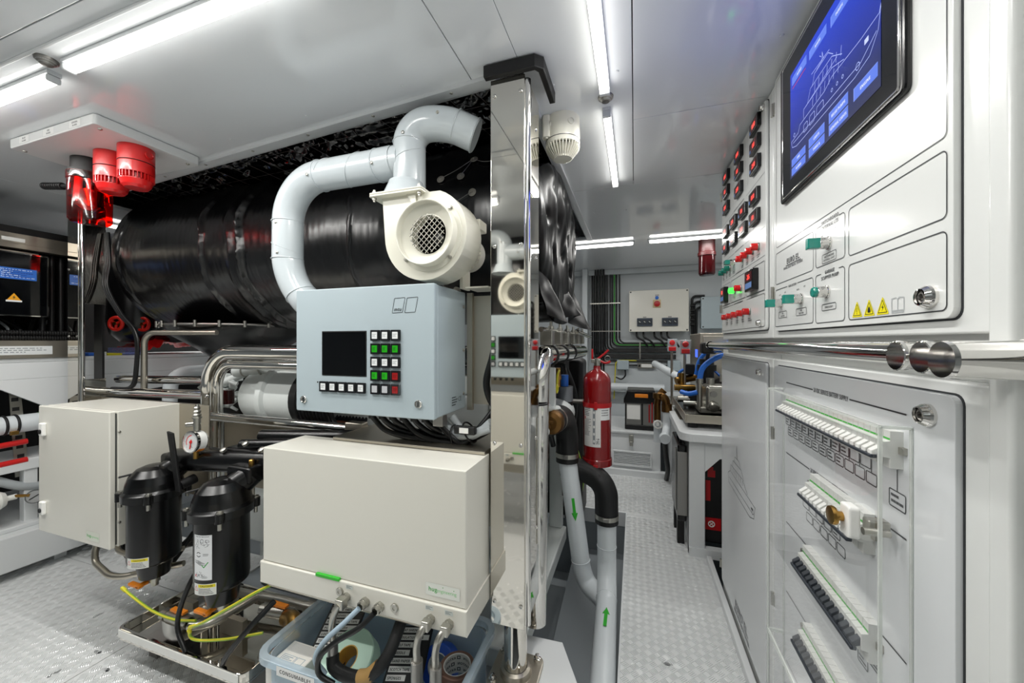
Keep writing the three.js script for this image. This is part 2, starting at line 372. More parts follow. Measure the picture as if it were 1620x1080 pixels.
function cabinetDoor(t, d0, d1, y0, y1, mat = M.enamel) {
  obj('gasket', prism(rrect(d0 - 0.003, d1 + 0.003, y0 - 0.003, y1 + 0.003, 0.016), 'x', XF + 0.0072, 0.4185), M.gasket, t);
  return obj('door', prism(rrect(d0, d1, y0, y1, 0.014), 'x', XF - 0.001, 0.418, 0.001), mat, t);
}
const doorUR = cabinetDoor(cabNear, 0.665, 1.343, 1.272, 2.036), doorLR = cabinetDoor(cabNear, 0.662, 1.343, 0.07, 1.166, M.doorLow);
const doorUL = cabinetDoor(cabFar, 1.422, 2.068, 1.279, 2.036), doorLL = cabinetDoor(cabFar, 1.422, 2.074, 0.07, 1.168, M.doorLow);
function latch(t, d, y, r = 0.017) {
  const l = obj('latch', lathe([[r, 0], [r, 0.004], [r * 0.94, 0.007], [r * 0.72, 0.013], [r * 0.6, 0.0135], [r * 0.56, 0.006], [0.004, 0.006]], P(XF - 0.001, y, d), NX, 28), M.chrome, t);
  obj('lock_core', [lathe([[r * 0.5, 0.005], [r * 0.5, 0.010], [r * 0.3, 0.011], [r * 0.28, 0.007], [0, 0.007]], P(XF - 0.001, y, d), NX, 16), rod(P(XF - 0.007, y, d), P(XF - 0.015, y, d), 0.0022)], M.dullSteel, l);
}
latch(cabNear, 0.706, 1.305); latch(cabNear, 0.709, 1.132); latch(cabFar, 1.475, 1.303, 0.012); latch(cabFar, 1.443, 2.02, 0.012); latch(cabFar, 1.475, 1.135, 0.012);
function hinge(t, d, y) { obj('hinge', [rod(P(XF - 0.004, y - 0.02, d), P(XF - 0.004, y + 0.02, d), 0.0045, 0.0045, 12), box(XF - 0.003, XF + 0.008, y - 0.018, y + 0.018, d - 0.012, d + 0.004, 0.001)], M.zinc, t); }
hinge(cabNear, 1.352, 1.956); hinge(cabNear, 1.352, 1.389); hinge(cabNear, 1.352, 0.957); hinge(cabNear, 1.352, 0.444); hinge(cabFar, 2.078, 1.952); hinge(cabFar, 2.082, 1.4); hinge(cabFar, 2.084, 1.06); hinge(cabFar, 2.084, 0.141);

// print on the doors, in metres: U(d), V(y)
function doorPrint(t, d0, d1, y0, y1, S, draw) {
  const m = printMat(Math.round((d1 - d0) * S), Math.round((y1 - y0) * S), (x) => draw(x, (d) => (d1 - d) * S, (y) => (y1 - y) * S, S), { rough: 0.3 });
  return obj('print', plate('x', d0, d1, y0, y1, XF - 0.0018), m, t);
}
const INK = '#22262b';
const frameBox = (x, U, V, S, dl, dr, y0, y1, r = 0.009) => { x.strokeStyle = INK; x.lineWidth = 0.0017 * S; rr_(x, U(dl), V(y1), U(dr) - U(dl), V(y0) - V(y1), r * S); x.stroke(); };
doorPrint(doorUR, 0.67, 1.34, 1.275, 2.03, 2400, (x, U, V, S) => {
  frameBox(x, U, V, S, 1.326, 0.675, 1.523, 2.026);
  frameBox(x, U, V, S, 0.923, 0.675, 1.411, 1.505); frameBox(x, U, V, S, 0.923, 0.675, 1.283, 1.393);
  frameBox(x, U, V, S, 1.33, 1.079, 1.412, 1.505); frameBox(x, U, V, S, 1.066, 0.937, 1.413, 1.506);
  frameBox(x, U, V, S, 1.067, 0.938, 1.283, 1.395); frameBox(x, U, V, S, 1.335, 1.08, 1.285, 1.395);
  const title = (d, w, rows, y, h) => { x.clearRect(U(d) - w * S / 2, V(y) - h * S * rows.length * 0.62, w * S, h * S * rows.length * 1.2); rows.forEach((s, i) => words(x, s, U(d), V(y) + (i - (rows.length - 1) / 2) * h * S, h * S * 0.95, INK, { width: w * S })); };
  title(1.0, 0.078, ['SWITCHBOARD', 'INTERNAL LTS'], 1.5035, 0.0115); title(1.0, 0.078, ['GARAGE', 'SCUPPER PUMP'], 1.3895, 0.0115);
  title(1.205, 0.07, ['NER SYSTEM'], 1.394, 0.0095);
  words(x, 'EURO EL.', U(1.2), V(1.4655), 0.021 * S, INK, { width: 0.1 * S }); x.fillRect(U(1.25), V(1.4555), 0.1 * S, 0.002 * S);
  words(x, 'NAVAL ELECTRICAL SYSTEMS', U(1.203), V(1.448), 0.0095 * S, INK, { width: 0.132 * S });
  const tagBox = (d, y, w, h, rows) => { x.lineWidth = 0.0013 * S; x.strokeStyle = INK; rr_(x, U(d) - w * S / 2, V(y) - h * S / 2, w * S, h * S, 0.003 * S); x.stroke(); rows.forEach((s, i) => words(x, s, U(d), V(y) + (i - (rows.length - 1) / 2) * 0.007 * S, 0.0062 * S, INK, { width: w * S * 0.8 })); };
  tagBox(1.003, 1.427, 0.062, 0.02, ['SWITCHBOARD', 'INTERNAL LIGHT']); tagBox(1.004, 1.317, 0.062, 0.014, ['START/STOP']);
  tagBox(1.275, 1.318, 0.062, 0.018, ['NER', 'SELECTOR']); tagBox(1.148, 1.317, 0.062, 0.018, ['NER', 'SELECTOR']);
  words(x, 'OFF', U(1.035), V(1.48), 0.006 * S); words(x, 'ON', U(0.977), V(1.484), 0.006 * S);
  for (const d of [1.275, 1.148]) { words(x, 'AUTO', U(d + 0.02), V(1.377), 0.006 * S); words(x, 'OFF', U(d - 0.02), V(1.38), 0.006 * S); }
  for (const [d, k] of [[0.893, 0], [0.854, 1], [0.815, 2]]) {
    const cx = U(d), b = V(1.2885), w = 0.0145 * S, h = 0.0265 * S;
    x.beginPath(); x.moveTo(cx - w, b); x.lineTo(cx + w, b); x.lineTo(cx, b - h); x.closePath(); x.lineJoin = 'round'; x.fillStyle = '#f2e311'; x.fill(); x.strokeStyle = '#f2e311'; x.lineWidth = 0.003 * S; x.stroke();
    x.beginPath(); x.moveTo(cx - w * 0.82, b - h * 0.06); x.lineTo(cx + w * 0.82, b - h * 0.06); x.lineTo(cx, b - h * 0.88); x.closePath(); x.strokeStyle = INK; x.lineWidth = 0.0013 * S; x.stroke();
    x.fillStyle = INK;
    if (k === 0) { x.fillRect(cx - 0.0009 * S, b - h * 0.62, 0.0018 * S, h * 0.32); x.fillRect(cx - 0.0009 * S, b - h * 0.24, 0.0018 * S, h * 0.09); }
    if (k === 1) { x.beginPath(); x.moveTo(cx, b - h * 0.62); x.quadraticCurveTo(cx + w * 0.5, b - h * 0.3, cx + w * 0.25, b - h * 0.16); x.lineTo(cx - w * 0.25, b - h * 0.16); x.quadraticCurveTo(cx - w * 0.5, b - h * 0.34, cx, b - h * 0.62); x.fill(); }
    if (k === 2) { x.beginPath(); x.moveTo(cx + w * 0.18, b - h * 0.66); x.lineTo(cx - w * 0.2, b - h * 0.38); x.lineTo(cx + w * 0.02, b - h * 0.38); x.lineTo(cx - w * 0.12, b - h * 0.13); x.lineTo(cx + w * 0.26, b - h * 0.44); x.lineTo(cx + w * 0.04, b - h * 0.44); x.fill(); }
  }
  const bx = U(0.776), by = V(1.3); x.strokeStyle = '#b9bdbf'; x.lineWidth = 0.0014 * S;
  for (const s of [-1, 1]) { x.beginPath(); x.moveTo(bx, by + 0.009 * S); x.lineTo(bx, by - 0.009 * S); x.lineTo(bx + s * 0.004 * S, by - 0.012 * S); x.lineTo(bx + s * 0.015 * S, by - 0.011 * S); x.lineTo(bx + s * 0.015 * S, by + 0.009 * S); x.closePath(); x.stroke(); }
  x.fillStyle = '#b9bdbf'; x.fillRect(bx - 0.015 * S, by + 0.011 * S, 0.03 * S, 0.002 * S);
});
// selector switches and push button
function selector(d, y, button) {
  const s = obj(button ? 'push_button' : 'selector_switch', lathe([[0.0145, 0], [0.0145, 0.003], [0.013, 0.004], [0.0125, 0.02], [0.011, 0.0215], [0, 0.0215]], P(XF - 0.001, y, d), NX, 24), M.chrome, cabNear);
  if (button) obj('cap', lathe([[0.0118, 0.02], [0.0118, 0.026], [0.010, 0.0285], [0, 0.029]], P(XF - 0.001, y, d), NX, 24), M.teal, s, 'teal push cap');
  else obj('handle', [prism([[d - 0.012, y - 0.0105], [d - 0.006, y - 0.012], [d + 0.004, y - 0.012], [d + 0.004, y + 0.012], [d - 0.006, y + 0.012], [d - 0.012, y + 0.0105]], 'x', XF - 0.044, XF - 0.02, 0.002), lathe([[0.0115, 0.02], [0.0115, 0.026], [0, 0.027]], P(XF - 0.001, y, d), NX, 24)], M.teal, s, 'translucent teal turning handle');
}
selector(1.004, 1.458); selector(1.012, 1.351, true); selector(1.283, 1.352); selector(1.147, 1.35);

// touch screen monitor
{
  const mon = obj('monitor', prism(rrect(0.742, 1.262, 1.63, 2.015, 0.012), 'x', 0.3985, XF, 0.004), M.blackGloss, cabNear);
  obj('bezel_edge', [prism(rrect(0.752, 1.245, 1.638, 2.006, 0.006), 'x', 0.397, 0.4, 0.0012, [rrect(0.757, 1.24, 1.643, 2.001, 0.004)])], M.chrome, mon);
  obj('front_glass', prism(rrect(0.757, 1.24, 1.643, 2.001, 0.004), 'x', 0.3977, 0.4), M.glassBlack, mon);
  const D1 = 1.107, D0 = 0.745, Y0 = 1.645, Y1 = 1.905, S = 2700;
  const sc = printMat(Math.round((D1 - D0) * S), Math.round((Y1 - Y0) * S), (x, w, h) => {
    const g = x.createLinearGradient(0, 0, 0, h); g.addColorStop(0, '#1a3fd0'); g.addColorStop(0.5, '#1a2f9c'); g.addColorStop(0.8, '#252e68'); g.addColorStop(1, '#2c3158'); x.fillStyle = g; x.fillRect(0, 0, w, h);
    const U = (d) => (D1 - d) * S, V = (y) => (Y1 - y) * S;
    const btn = (da, db, ya, yb, s) => { x.fillStyle = '#5f7fe8'; x.fillRect(U(da), V(yb), U(db) - U(da), V(ya) - V(yb)); x.fillStyle = '#8aa4ff'; x.fillRect(U(da), V(yb), 0.002 * S, V(ya) - V(yb)); x.fillRect(U(da), V(yb), U(db) - U(da), 0.001 * S); words(x, s, (U(da) + U(db)) / 2, (V(ya) + V(yb)) / 2, 0.008 * S, '#f4f6ff', { width: (U(db) - U(da)) * 0.85 }); };
    btn(1.098, 1.02, 1.672, 1.69, 'FIRE'); btn(1.098, 1.02, 1.65, 1.668, 'ALARMS'); btn(1.003, 0.93, 1.672, 1.692, 'LIGHTS'); btn(1.003, 0.93, 1.65, 1.669, 'TANKS &'); btn(0.912, 0.841, 1.676, 1.698, 'BILGE PUMPS'); btn(0.912, 0.841, 1.652, 1.673, 'GENERAL LIGHTS'); btn(0.823, 0.753, 1.667, 1.69, 'ENGINE');
    btn(1.095, 1.015, 1.872, 1.892, 'AUDIO'); btn(1.0, 0.922, 1.868, 1.888, 'NAVIG'); btn(0.905, 0.84, 1.864, 1.886, 'PUMPS');
    x.fillStyle = '#d8363a'; x.fillRect(U(1.095), V(1.866), 0.075 * S, 0.002 * S);
    x.strokeStyle = '#b9c6ff'; x.lineWidth = 0.0013 * S; x.lineJoin = 'round';
    const line = (pts, close) => { x.beginPath(); pts.forEach(([d, y], i) => (i ? x.lineTo(U(d), V(y)) : x.moveTo(U(d), V(y)))); if (close) x.closePath(); x.stroke(); };
    line([[1.1, 1.735], [1.095, 1.72], [1.07, 1.712], [0.82, 1.708], [0.775, 1.715], [0.752, 1.74], [0.747, 1.765], [0.80, 1.762], [0.9, 1.765], [0.93, 1.755], [1.05, 1.752], [1.06, 1.738], [1.1, 1.735]]);
    line([[1.09, 1.728], [0.8, 1.722], [0.756, 1.742]]); line([[0.747, 1.765], [0.744, 1.78], [0.749, 1.766]]);
    line([[1.03, 1.755], [1.03, 1.776], [0.9, 1.782], [0.855, 1.767]]); line([[1.01, 1.777], [0.995, 1.802], [0.9, 1.805], [0.862, 1.782]]); line([[1.02, 1.776], [0.88, 1.79]]);
    line([[0.985, 1.803], [0.975, 1.822], [0.915, 1.823], [0.895, 1.806]]); line([[0.965, 1.823], [0.94, 1.826], [0.94, 1.843], [0.935, 1.826]]); line([[0.944, 1.836], [0.952, 1.843]]); line([[0.99, 1.83], [0.91, 1.826]]);
    for (let i = 0; i < 7; i++) { const d = 0.985 - i * 0.018; line([[d, 1.757], [d - 0.003, 1.775]]); line([[d - 0.01, 1.782], [d - 0.013, 1.8]]); }
    for (const d of [0.86, 0.88, 0.9]) { x.beginPath(); x.arc(U(d), V(1.738), 0.003 * S, 0, 7); x.stroke(); }
    for (const [a, b, c, e] of [[0.965, 0.935, 1.725, 1.742], [1.0, 0.975, 1.722, 1.742], [1.03, 1.01, 1.722, 1.74]]) { rr_(x, U(a), V(e), U(b) - U(a), V(c) - V(e), 0.004 * S); x.stroke(); }
    x.fillStyle = '#c9d4ff'; x.fillRect(U(0.79), V(1.752), 0.012 * S, 0.009 * S); x.beginPath(); x.arc(U(0.81), V(1.722), 0.006 * S, 0, 7); x.stroke();
    x.beginPath(); x.arc(U(1.083), V(1.745), 0.004 * S, 0, 7); x.stroke();
  }, { opaque: true, glow: 0.85, rough: 0.1 });
  obj('screen', plate('x', D0 * 1.07, D1 * 1.07, Y0 * 1.07 - 0.0868, Y1 * 1.07 - 0.0868, 0.3972), sc, mon, 'blue touch screen showing a yacht outline and buttons');
  const l = new THREE.RectAreaLight(0x3a58e8, 0.9, D1 - D0, Y1 - Y0); l.position.copy(P(0.395, 1.812, 0.99)).sub(cabNear.position); l.rotation.y = Math.PI / 2; l.castShadow = true; cabNear.add(l);
}

// far cabinet: digital meters, lamps, controllers
{
  const face = (s, ink = '#ff4034') => printMat(192, 96, (x, w, h) => { x.fillStyle = '#2a0508'; x.fillRect(0, 0, w, h); x.shadowColor = '#ff2020'; words(x, s, w / 2, h * 0.52, 74, ink); }, { opaque: true, glow: 2.2, rough: 0.2 });
  const faces = [face('000'), face('00'), face('230')];
  const big = face('26');
  const bezel = prism(rrect(-0.047, 0.047, -0.023, 0.023, 0.003), 'x', XF - 0.014, XF, 0.002);
  const meters = [[1.514, 2.0], [1.514, 1.931], [1.514, 1.86], [1.733, 2.0], [1.733, 1.933], [1.733, 1.858], [1.95, 2.0], [1.95, 1.931], [1.95, 1.858], [1.522, 1.751], [1.67, 1.75], [1.816, 1.751], [1.957, 1.749], [1.522, 1.678], [1.67, 1.678], [1.816, 1.677], [1.96, 1.676]];
  meters.forEach(([d, y], i) => {
    const m = obj('digital_meter', bezel.clone().translate(0, y, -d), M.blackGloss, cabFar);
    obj('display', plate('x', d - 0.034, d + 0.024, y - 0.0135, y + 0.0135, XF - 0.0146), faces[i % 3], m);
    obj('window', plate('x', d + 0.027, d + 0.04, y - 0.016, y - 0.004, XF - 0.0146), stickerBlue(), m);
  });
  for (const [d, y, w, h, f] of [[1.974, 1.457, 0.072, 0.072, faces[1]], [1.547, 1.46, 0.098, 0.075, big]]) {
    const m = obj('controller', prism(rrect(d - w / 2, d + w / 2, y - h / 2, y + h / 2, 0.003), 'x', XF - 0.02, XF, 0.002), M.blackGloss, cabFar);
    obj('display', plate('x', d - w * 0.4, d + w * 0.4, y - 0.002, y + h * 0.38, XF - 0.0206), f, m);
    obj('keypad', plate('x', d - w * 0.4, d + w * 0.4, y - h * 0.38, y - 0.008, XF - 0.0206), stickerBlue(), m);
  }
  function lamp(d, y, col, glow) {
    const m = obj('pilot_lamp', lathe([[0.0135, 0], [0.0135, 0.004], [0.012, 0.006]], P(XF - 0.001, y, d), NX, 18), M.dullSteel, cabFar);
    const c = std(col, 0.2, 0, glow ? { emissive: new THREE.Color(col), emissiveIntensity: glow } : {});
    obj('lens', lathe([[0.0125, 0.003], [0.0125, 0.022], [0.011, 0.025], [0, 0.026]], P(XF - 0.001, y, d), NX, 18), c, m);
  }
  for (const d of [1.496, 1.562, 1.631, 1.697]) lamp(d, 1.569, 0xd41414);
  for (const d of [1.9, 1.96, 2.023]) lamp(d, 1.569, 0x107a6a);
  for (const d of [1.6, 1.69, 1.777, 1.87, 1.955]) lamp(d, 1.352, 0xc01212);
  lamp(1.816, 1.458, 0x3cff46, 1.6); lamp(1.722, 1.456, 0xd41414);
  const sel = obj('selector_switch', lathe([[0.0145, 0], [0.013, 0.004], [0.0125, 0.02], [0, 0.0215]], P(XF - 0.001, 1.582, 1.828), NX, 20), M.chrome, cabFar);
  obj('handle', prism([[1.814, 1.573], [1.842, 1.573], [1.842, 1.591], [1.814, 1.591]], 'x', XF - 0.04, XF - 0.02, 0.002), M.teal, sel, 'teal turning handle');
  doorPrint(doorUL, 1.425, 2.065, 1.282, 2.03, 1600, (x, U, V, S) => {
    const ln = (a, b, c, e) => { x.strokeStyle = '#4b5158'; x.lineWidth = 0.0014 * S; x.beginPath(); x.moveTo(U(a), V(b)); x.lineTo(U(c), V(e)); x.stroke(); };
    ln(2.05, 1.8, 1.43, 1.8); ln(2.05, 1.62, 1.43, 1.62); ln(2.05, 1.525, 1.43, 1.525); ln(2.05, 1.41, 1.43, 1.41); ln(1.625, 2.03, 1.625, 1.82); ln(1.845, 2.03, 1.845, 1.82);
    frameBox(x, U, V, S, 2.055, 1.9, 1.412, 1.508); frameBox(x, U, V, S, 1.885, 1.66, 1.412, 1.508); frameBox(x, U, V, S, 1.645, 1.432, 1.412, 1.508); frameBox(x, U, V, S, 2.055, 1.432, 1.29, 1.4);
    for (const [d, y] of meters) { scribble(x, U(d) - 0.04 * S, V(y) + 0.027 * S, 0.08 * S, 0.007 * S, 1, '#6a6f75'); }
    for (const d of [1.496, 1.562, 1.631, 1.697, 1.828, 1.9, 1.96, 2.023]) { scribble(x, U(d) - 0.018 * S, V(1.545), 0.036 * S, 0.014 * S, 2, '#50565c'); }
    for (const d of [1.6, 1.69, 1.777, 1.87, 1.955]) { scribble(x, U(d) - 0.022 * S, V(1.33), 0.044 * S, 0.016 * S, 2, '#50565c'); }
    for (const [y, w] of [[1.8, 0.2], [1.62, 0.16], [1.525, 0.14], [1.4, 0.2]]) { x.clearRect(U(1.745) - w * S / 2, V(y) - 0.008 * S, w * S, 0.016 * S); scribble(x, U(1.745) - w * S * 0.45, V(y) - 0.005 * S, w * S * 0.9, 0.009 * S, 1, INK); }
  });
  doorPrint(doorLL, 1.425, 2.07, 0.075, 1.165, 1400, (x, U, V, S) => {
    x.strokeStyle = '#2b2f36'; x.lineWidth = 0.0022 * S; x.lineJoin = 'round';
    const line = (pts, close) => { x.beginPath(); pts.forEach(([d, y], i) => (i ? x.lineTo(U(d), V(y)) : x.moveTo(U(d), V(y)))); if (close) x.closePath(); x.stroke(); };
    line([[1.94, 0.64], [1.93, 0.60], [1.6, 0.585], [1.55, 0.60], [1.535, 0.645], [1.66, 0.65], [1.9, 0.66], [1.94, 0.64]], true); line([[1.92, 0.625], [1.57, 0.612]]);
    line([[1.9, 0.66], [1.89, 0.69], [1.7, 0.69], [1.63, 0.655]]); line([[1.86, 0.69], [1.85, 0.72], [1.72, 0.72], [1.68, 0.69]]); line([[1.83, 0.72], [1.82, 0.745], [1.75, 0.745], [1.73, 0.72]]); line([[1.79, 0.745], [1.79, 0.8], [1.775, 0.745]]);
    for (let i = 0; i < 7; i++) { const d = 1.88 - i * 0.03; line([[d, 0.665], [d, 0.685]]); }
    x.beginPath(); x.arc(U(1.565), V(0.62), 0.01 * S, 0, 7); x.stroke(); x.fillStyle = '#2b2f36'; x.fillRect(U(1.585), V(0.63), 0.02 * S, 0.008 * S);
    words(x, 'EURO EL.', U(1.72), V(0.125), 0.045 * S, '#2b2f36'); x.fillRect(U(1.83), V(0.1), 0.22 * S, 0.004 * S); words(x, 'NAVAL ELECTRICAL SYSTEMS', U(1.72), V(0.088), 0.017 * S, '#2b2f36');
  });
}
function stickerBlue() { return stickerBlue.m ??= std(0x5f86c4, 0.4); }

// lower near door: breaker rows under clear covers
{
  doorPrint(doorLR, 0.668, 1.338, 0.075, 1.16, 1700, (x, U, V, S) => {
    const hd = (y, s, a, b) => { x.strokeStyle = INK; x.lineWidth = 0.0026 * S; for (const [p, q] of [[1.247, a], [b, 0.755]]) { x.beginPath(); x.moveTo(U(p), V(y)); x.lineTo(U(q), V(y)); x.stroke(); } words(x, s, (U(a) + U(b)) / 2, V(y), 0.0145 * S, INK, { width: (U(b) - U(a)) * 0.94 }); };
    hd(1.124, '24 VDC SERVICE BATTERY SUPPLY', 1.082, 0.92); hd(0.926, '24 VDC EMERGENCY BATTERY SUPPLY', 1.1, 0.922); hd(0.73, '24 VDC ELECTRONICS SUPPLY', 1.085, 0.944); hd(0.534, '24 VDC NAVIGATION SUPPLY', 1.085, 0.944); hd(0.338, '24 VDC SERVICE SUPPLY', 1.085, 0.944);
    const cell = (d, y, w, h, full) => { x.lineWidth = 0.0018 * S; x.strokeStyle = INK; rr_(x, U(d) - w * S / 2, V(y) - h * S / 2, w * S, h * S, 0.003 * S); x.stroke(); if (full) scribble(x, U(d) - w * S * 0.38, V(y) - h * S * 0.34, w * S * 0.76, h * S * 0.7, 2, INK); };
    for (let i = 0; i < 11; i++) { cell(1.235 - i * 0.037, 1.018, 0.032, 0.021, i < 9); cell(1.217 - i * 0.037, 0.991, 0.032, 0.021, i < 8); x.beginPath(); x.moveTo(U(1.217 - i * 0.037), V(1.03)); x.lineTo(U(1.217 - i * 0.037), V(1.003)); x.stroke(); }
    cell(0.777, 0.98, 0.04, 0.028, true); x.beginPath(); x.moveTo(U(0.777), V(1.03)); x.lineTo(U(0.777), V(0.995)); x.stroke();
    for (let i = 0; i < 5; i++) { cell(1.12 - i * 0.037, 0.832, 0.032, 0.02, i === 4); cell(1.1 - i * 0.037, 0.805, 0.032, 0.02); }
    for (const y0 of [0.64, 0.445, 0.25]) for (let i = 0; i < 8; i++) cell(1.09 - i * 0.036, y0 + (i & 1 ? 0.022 : 0), 0.032, 0.02, true);
  });
  // one breaker: stepped body with a green line and dark toggle
  const prof = (y0, y1) => { const h = y1 - y0; return [[0, y0], [-0.018, y0], [-0.018, y0 + h * 0.27], [-0.028, y0 + h * 0.3], [-0.028, y0 + h * 0.7], [-0.018, y0 + h * 0.73], [-0.018, y1], [0, y1]]; };
  function row(d0, n, y0, y1, dark) {
    let proto, tog, grn;
    const h = y1 - y0;
    for (let i = 0; i < n; i++) {
      const d = d0 - i * 0.0182;
      if (!i) {
        proto = obj('circuit_breaker', [prism(prof(y0, y1).map(([u, v]) => [XF + u, v]).reverse(), 'd', d - 0.0086, d + 0.0086)], M.breaker, cabNear);
        tog = obj('toggle', [prism([[XF - 0.028, y0 + h * 0.38], [XF - 0.041, y0 + h * 0.3], [XF - 0.041, y0 + h * 0.44], [XF - 0.028, y0 + h * 0.58]].reverse(), 'd', d - 0.006, d + 0.006, 0.001)], dark ? M.breakerDark : M.paperWhite, proto);
        grn = obj('marking', plate('x', d - 0.0082, d + 0.0082, y0 + h * 0.76, y0 + h * 0.81, XF - 0.0184), M.green, proto);
      } else { const c = proto.clone(); c.position.z += i * 0.0182; cabNear.add(c); }
    }
    obj('toggle_link', box(XF - 0.044, XF - 0.034, y0 + h * 0.24, y0 + h * 0.34, d0 - n * 0.0182 + 0.01, d0 + 0.008, 0.002), M.breakerDark, cabNear);
    obj('mounting_rail', box(XF - 0.008, XF - 0.0005, y0 + h * 0.4, y0 + h * 0.6, d0 - n * 0.0182, d0 + 0.05, 0.001), M.zinc, cabNear);
  }
  row(1.19, 24, 1.035, 1.095); row(1.045, 12, 0.858, 0.93); row(1.085, 15, 0.672, 0.742, true); row(1.085, 15, 0.482, 0.552, true); row(1.085, 15, 0.288, 0.358, true);
  // clear covers
  function cover(y0, y1, label) {
    const x0 = 0.3685, d0 = 0.742, d1 = 1.264, c = obj('cover', [plate('x', d0, d1, y0, y1, x0)], M.acrylic, cabNear, label);
    const pane = (g) => obj('pane', g, M.acrylic, c);
    for (const y of [y0, y1]) pane(new THREE.PlaneGeometry(XF - 0.002 - x0, d1 - d0).rotateX(-Math.PI / 2).translate((x0 + XF - 0.002) / 2, y, -(d0 + d1) / 2)); for (const d of [d0, d1]) pane(plate('d', x0, XF - 0.002, y0, y1, d));
    const e = 0.0022;
    obj('edge', [[d0, y0, y1], [d1, y0, y1]].flatMap(([d, a, b]) => [box(x0 - e, x0 + e, a, b, d - e, d + e), box(XF - 2 * e, XF - 0.002, a, b, d - e, d + e)]).concat([y0, y1].flatMap((y) => [box(x0 - e, x0 + e, y - e, y + e, d0, d1), box(x0, XF - 0.002, y - e, y + e, d0 - e, d0 + e), box(x0, XF - 0.002, y - e, y + e, d1 - e, d1 + e)])), M.acrylicEdge, c);
  }
  cover(0.408, 1.105, 'clear acrylic cover box over the upper breaker rows'); cover(0.1, 0.402, 'clear acrylic cover box over the lower breaker rows');
  const k = obj('cover_latch', [prism(rrect(0.79, 0.822, 0.9, 0.955, 0.006), 'x', 0.35, 0.367, 0.003)], M.paperWhite, cabNear);
  obj('knob', lathe([[0.008, 0], [0.008, 0.012], [0.0155, 0.0125], [0.0165, 0.016], [0.0155, 0.02], [0, 0.0215]], P(0.352, 0.93, 0.812), NX, 24), M.brass, k, 'brass turning knob');
  obj('catch', [box(0.37, 0.4, 0.918, 0.942, 0.775, 0.795, 0.003), rod(P(0.355, 0.93, 0.76), P(0.39, 0.93, 0.76), 0.006)], M.zinc, k);
}

// polished handrail along the switchboard
{
  const t = thing('handrail', 'polished steel grab rail along the white switchboard', 'handrail', P(0.36, 1.2, 1.3));
  obj('rail', [rod(P(0.362, 1.222, 2.12), P(0.362, 1.222, 0.655), 0.0155), lathe([[0.0155, 0], [0.0145, 0.006], [0.009, 0.011], [0, 0.012]], P(0.362, 1.222, 0.655), ND, 20), lathe([[0.0185, -0.03], [0.0185, 0], [0.015, 0.008], [0, 0.011]], P(0.362, 1.222, 2.12), PD, 20)], M.chrome, t);
  obj('back_rail', [box(0.425, 0.438, 1.205, 1.24, 0.63, 2.1, 0.003)], M.chrome, t);
  for (const d of [0.74, 1.38, 2.04]) obj('standoff', [rod(P(0.362, 1.222, d), P(0.44, 1.222, d), 0.01), lathe([[0.02, 0], [0.02, 0.004], [0.011, 0.009]], P(0.44, 1.222, d), NX, 20)], M.chrome, t);
  for (const d of [0.634, 0.588]) obj('end_knob', lathe([[0.018, -0.1], [0.018, -0.012], [0.0195, -0.01], [0.0205, -0.004], [0.0198, -0.0005], [0.0185, 0.0004], [0, 0.0004]], P(0.331, 1.221, d), NX, 32), M.chrome, t);
  const t2 = thing('handrail', 'thick polished rail stub at the edge beside the two round knobs', 'handrail', P(0.38, 1.2, 0.5));
  obj('tube', [lathe([[0.02, -0.14], [0.02, -0.004], [0.0188, 0], [0, 0]], P(0.305, 1.221, 0.512), NX, 32)], M.chrome, t2);
  obj('rail', [rod(P(0.385, 1.228, 0.53), P(0.385, 1.228, -1.2), 0.0155)], M.chrome, t2);
}

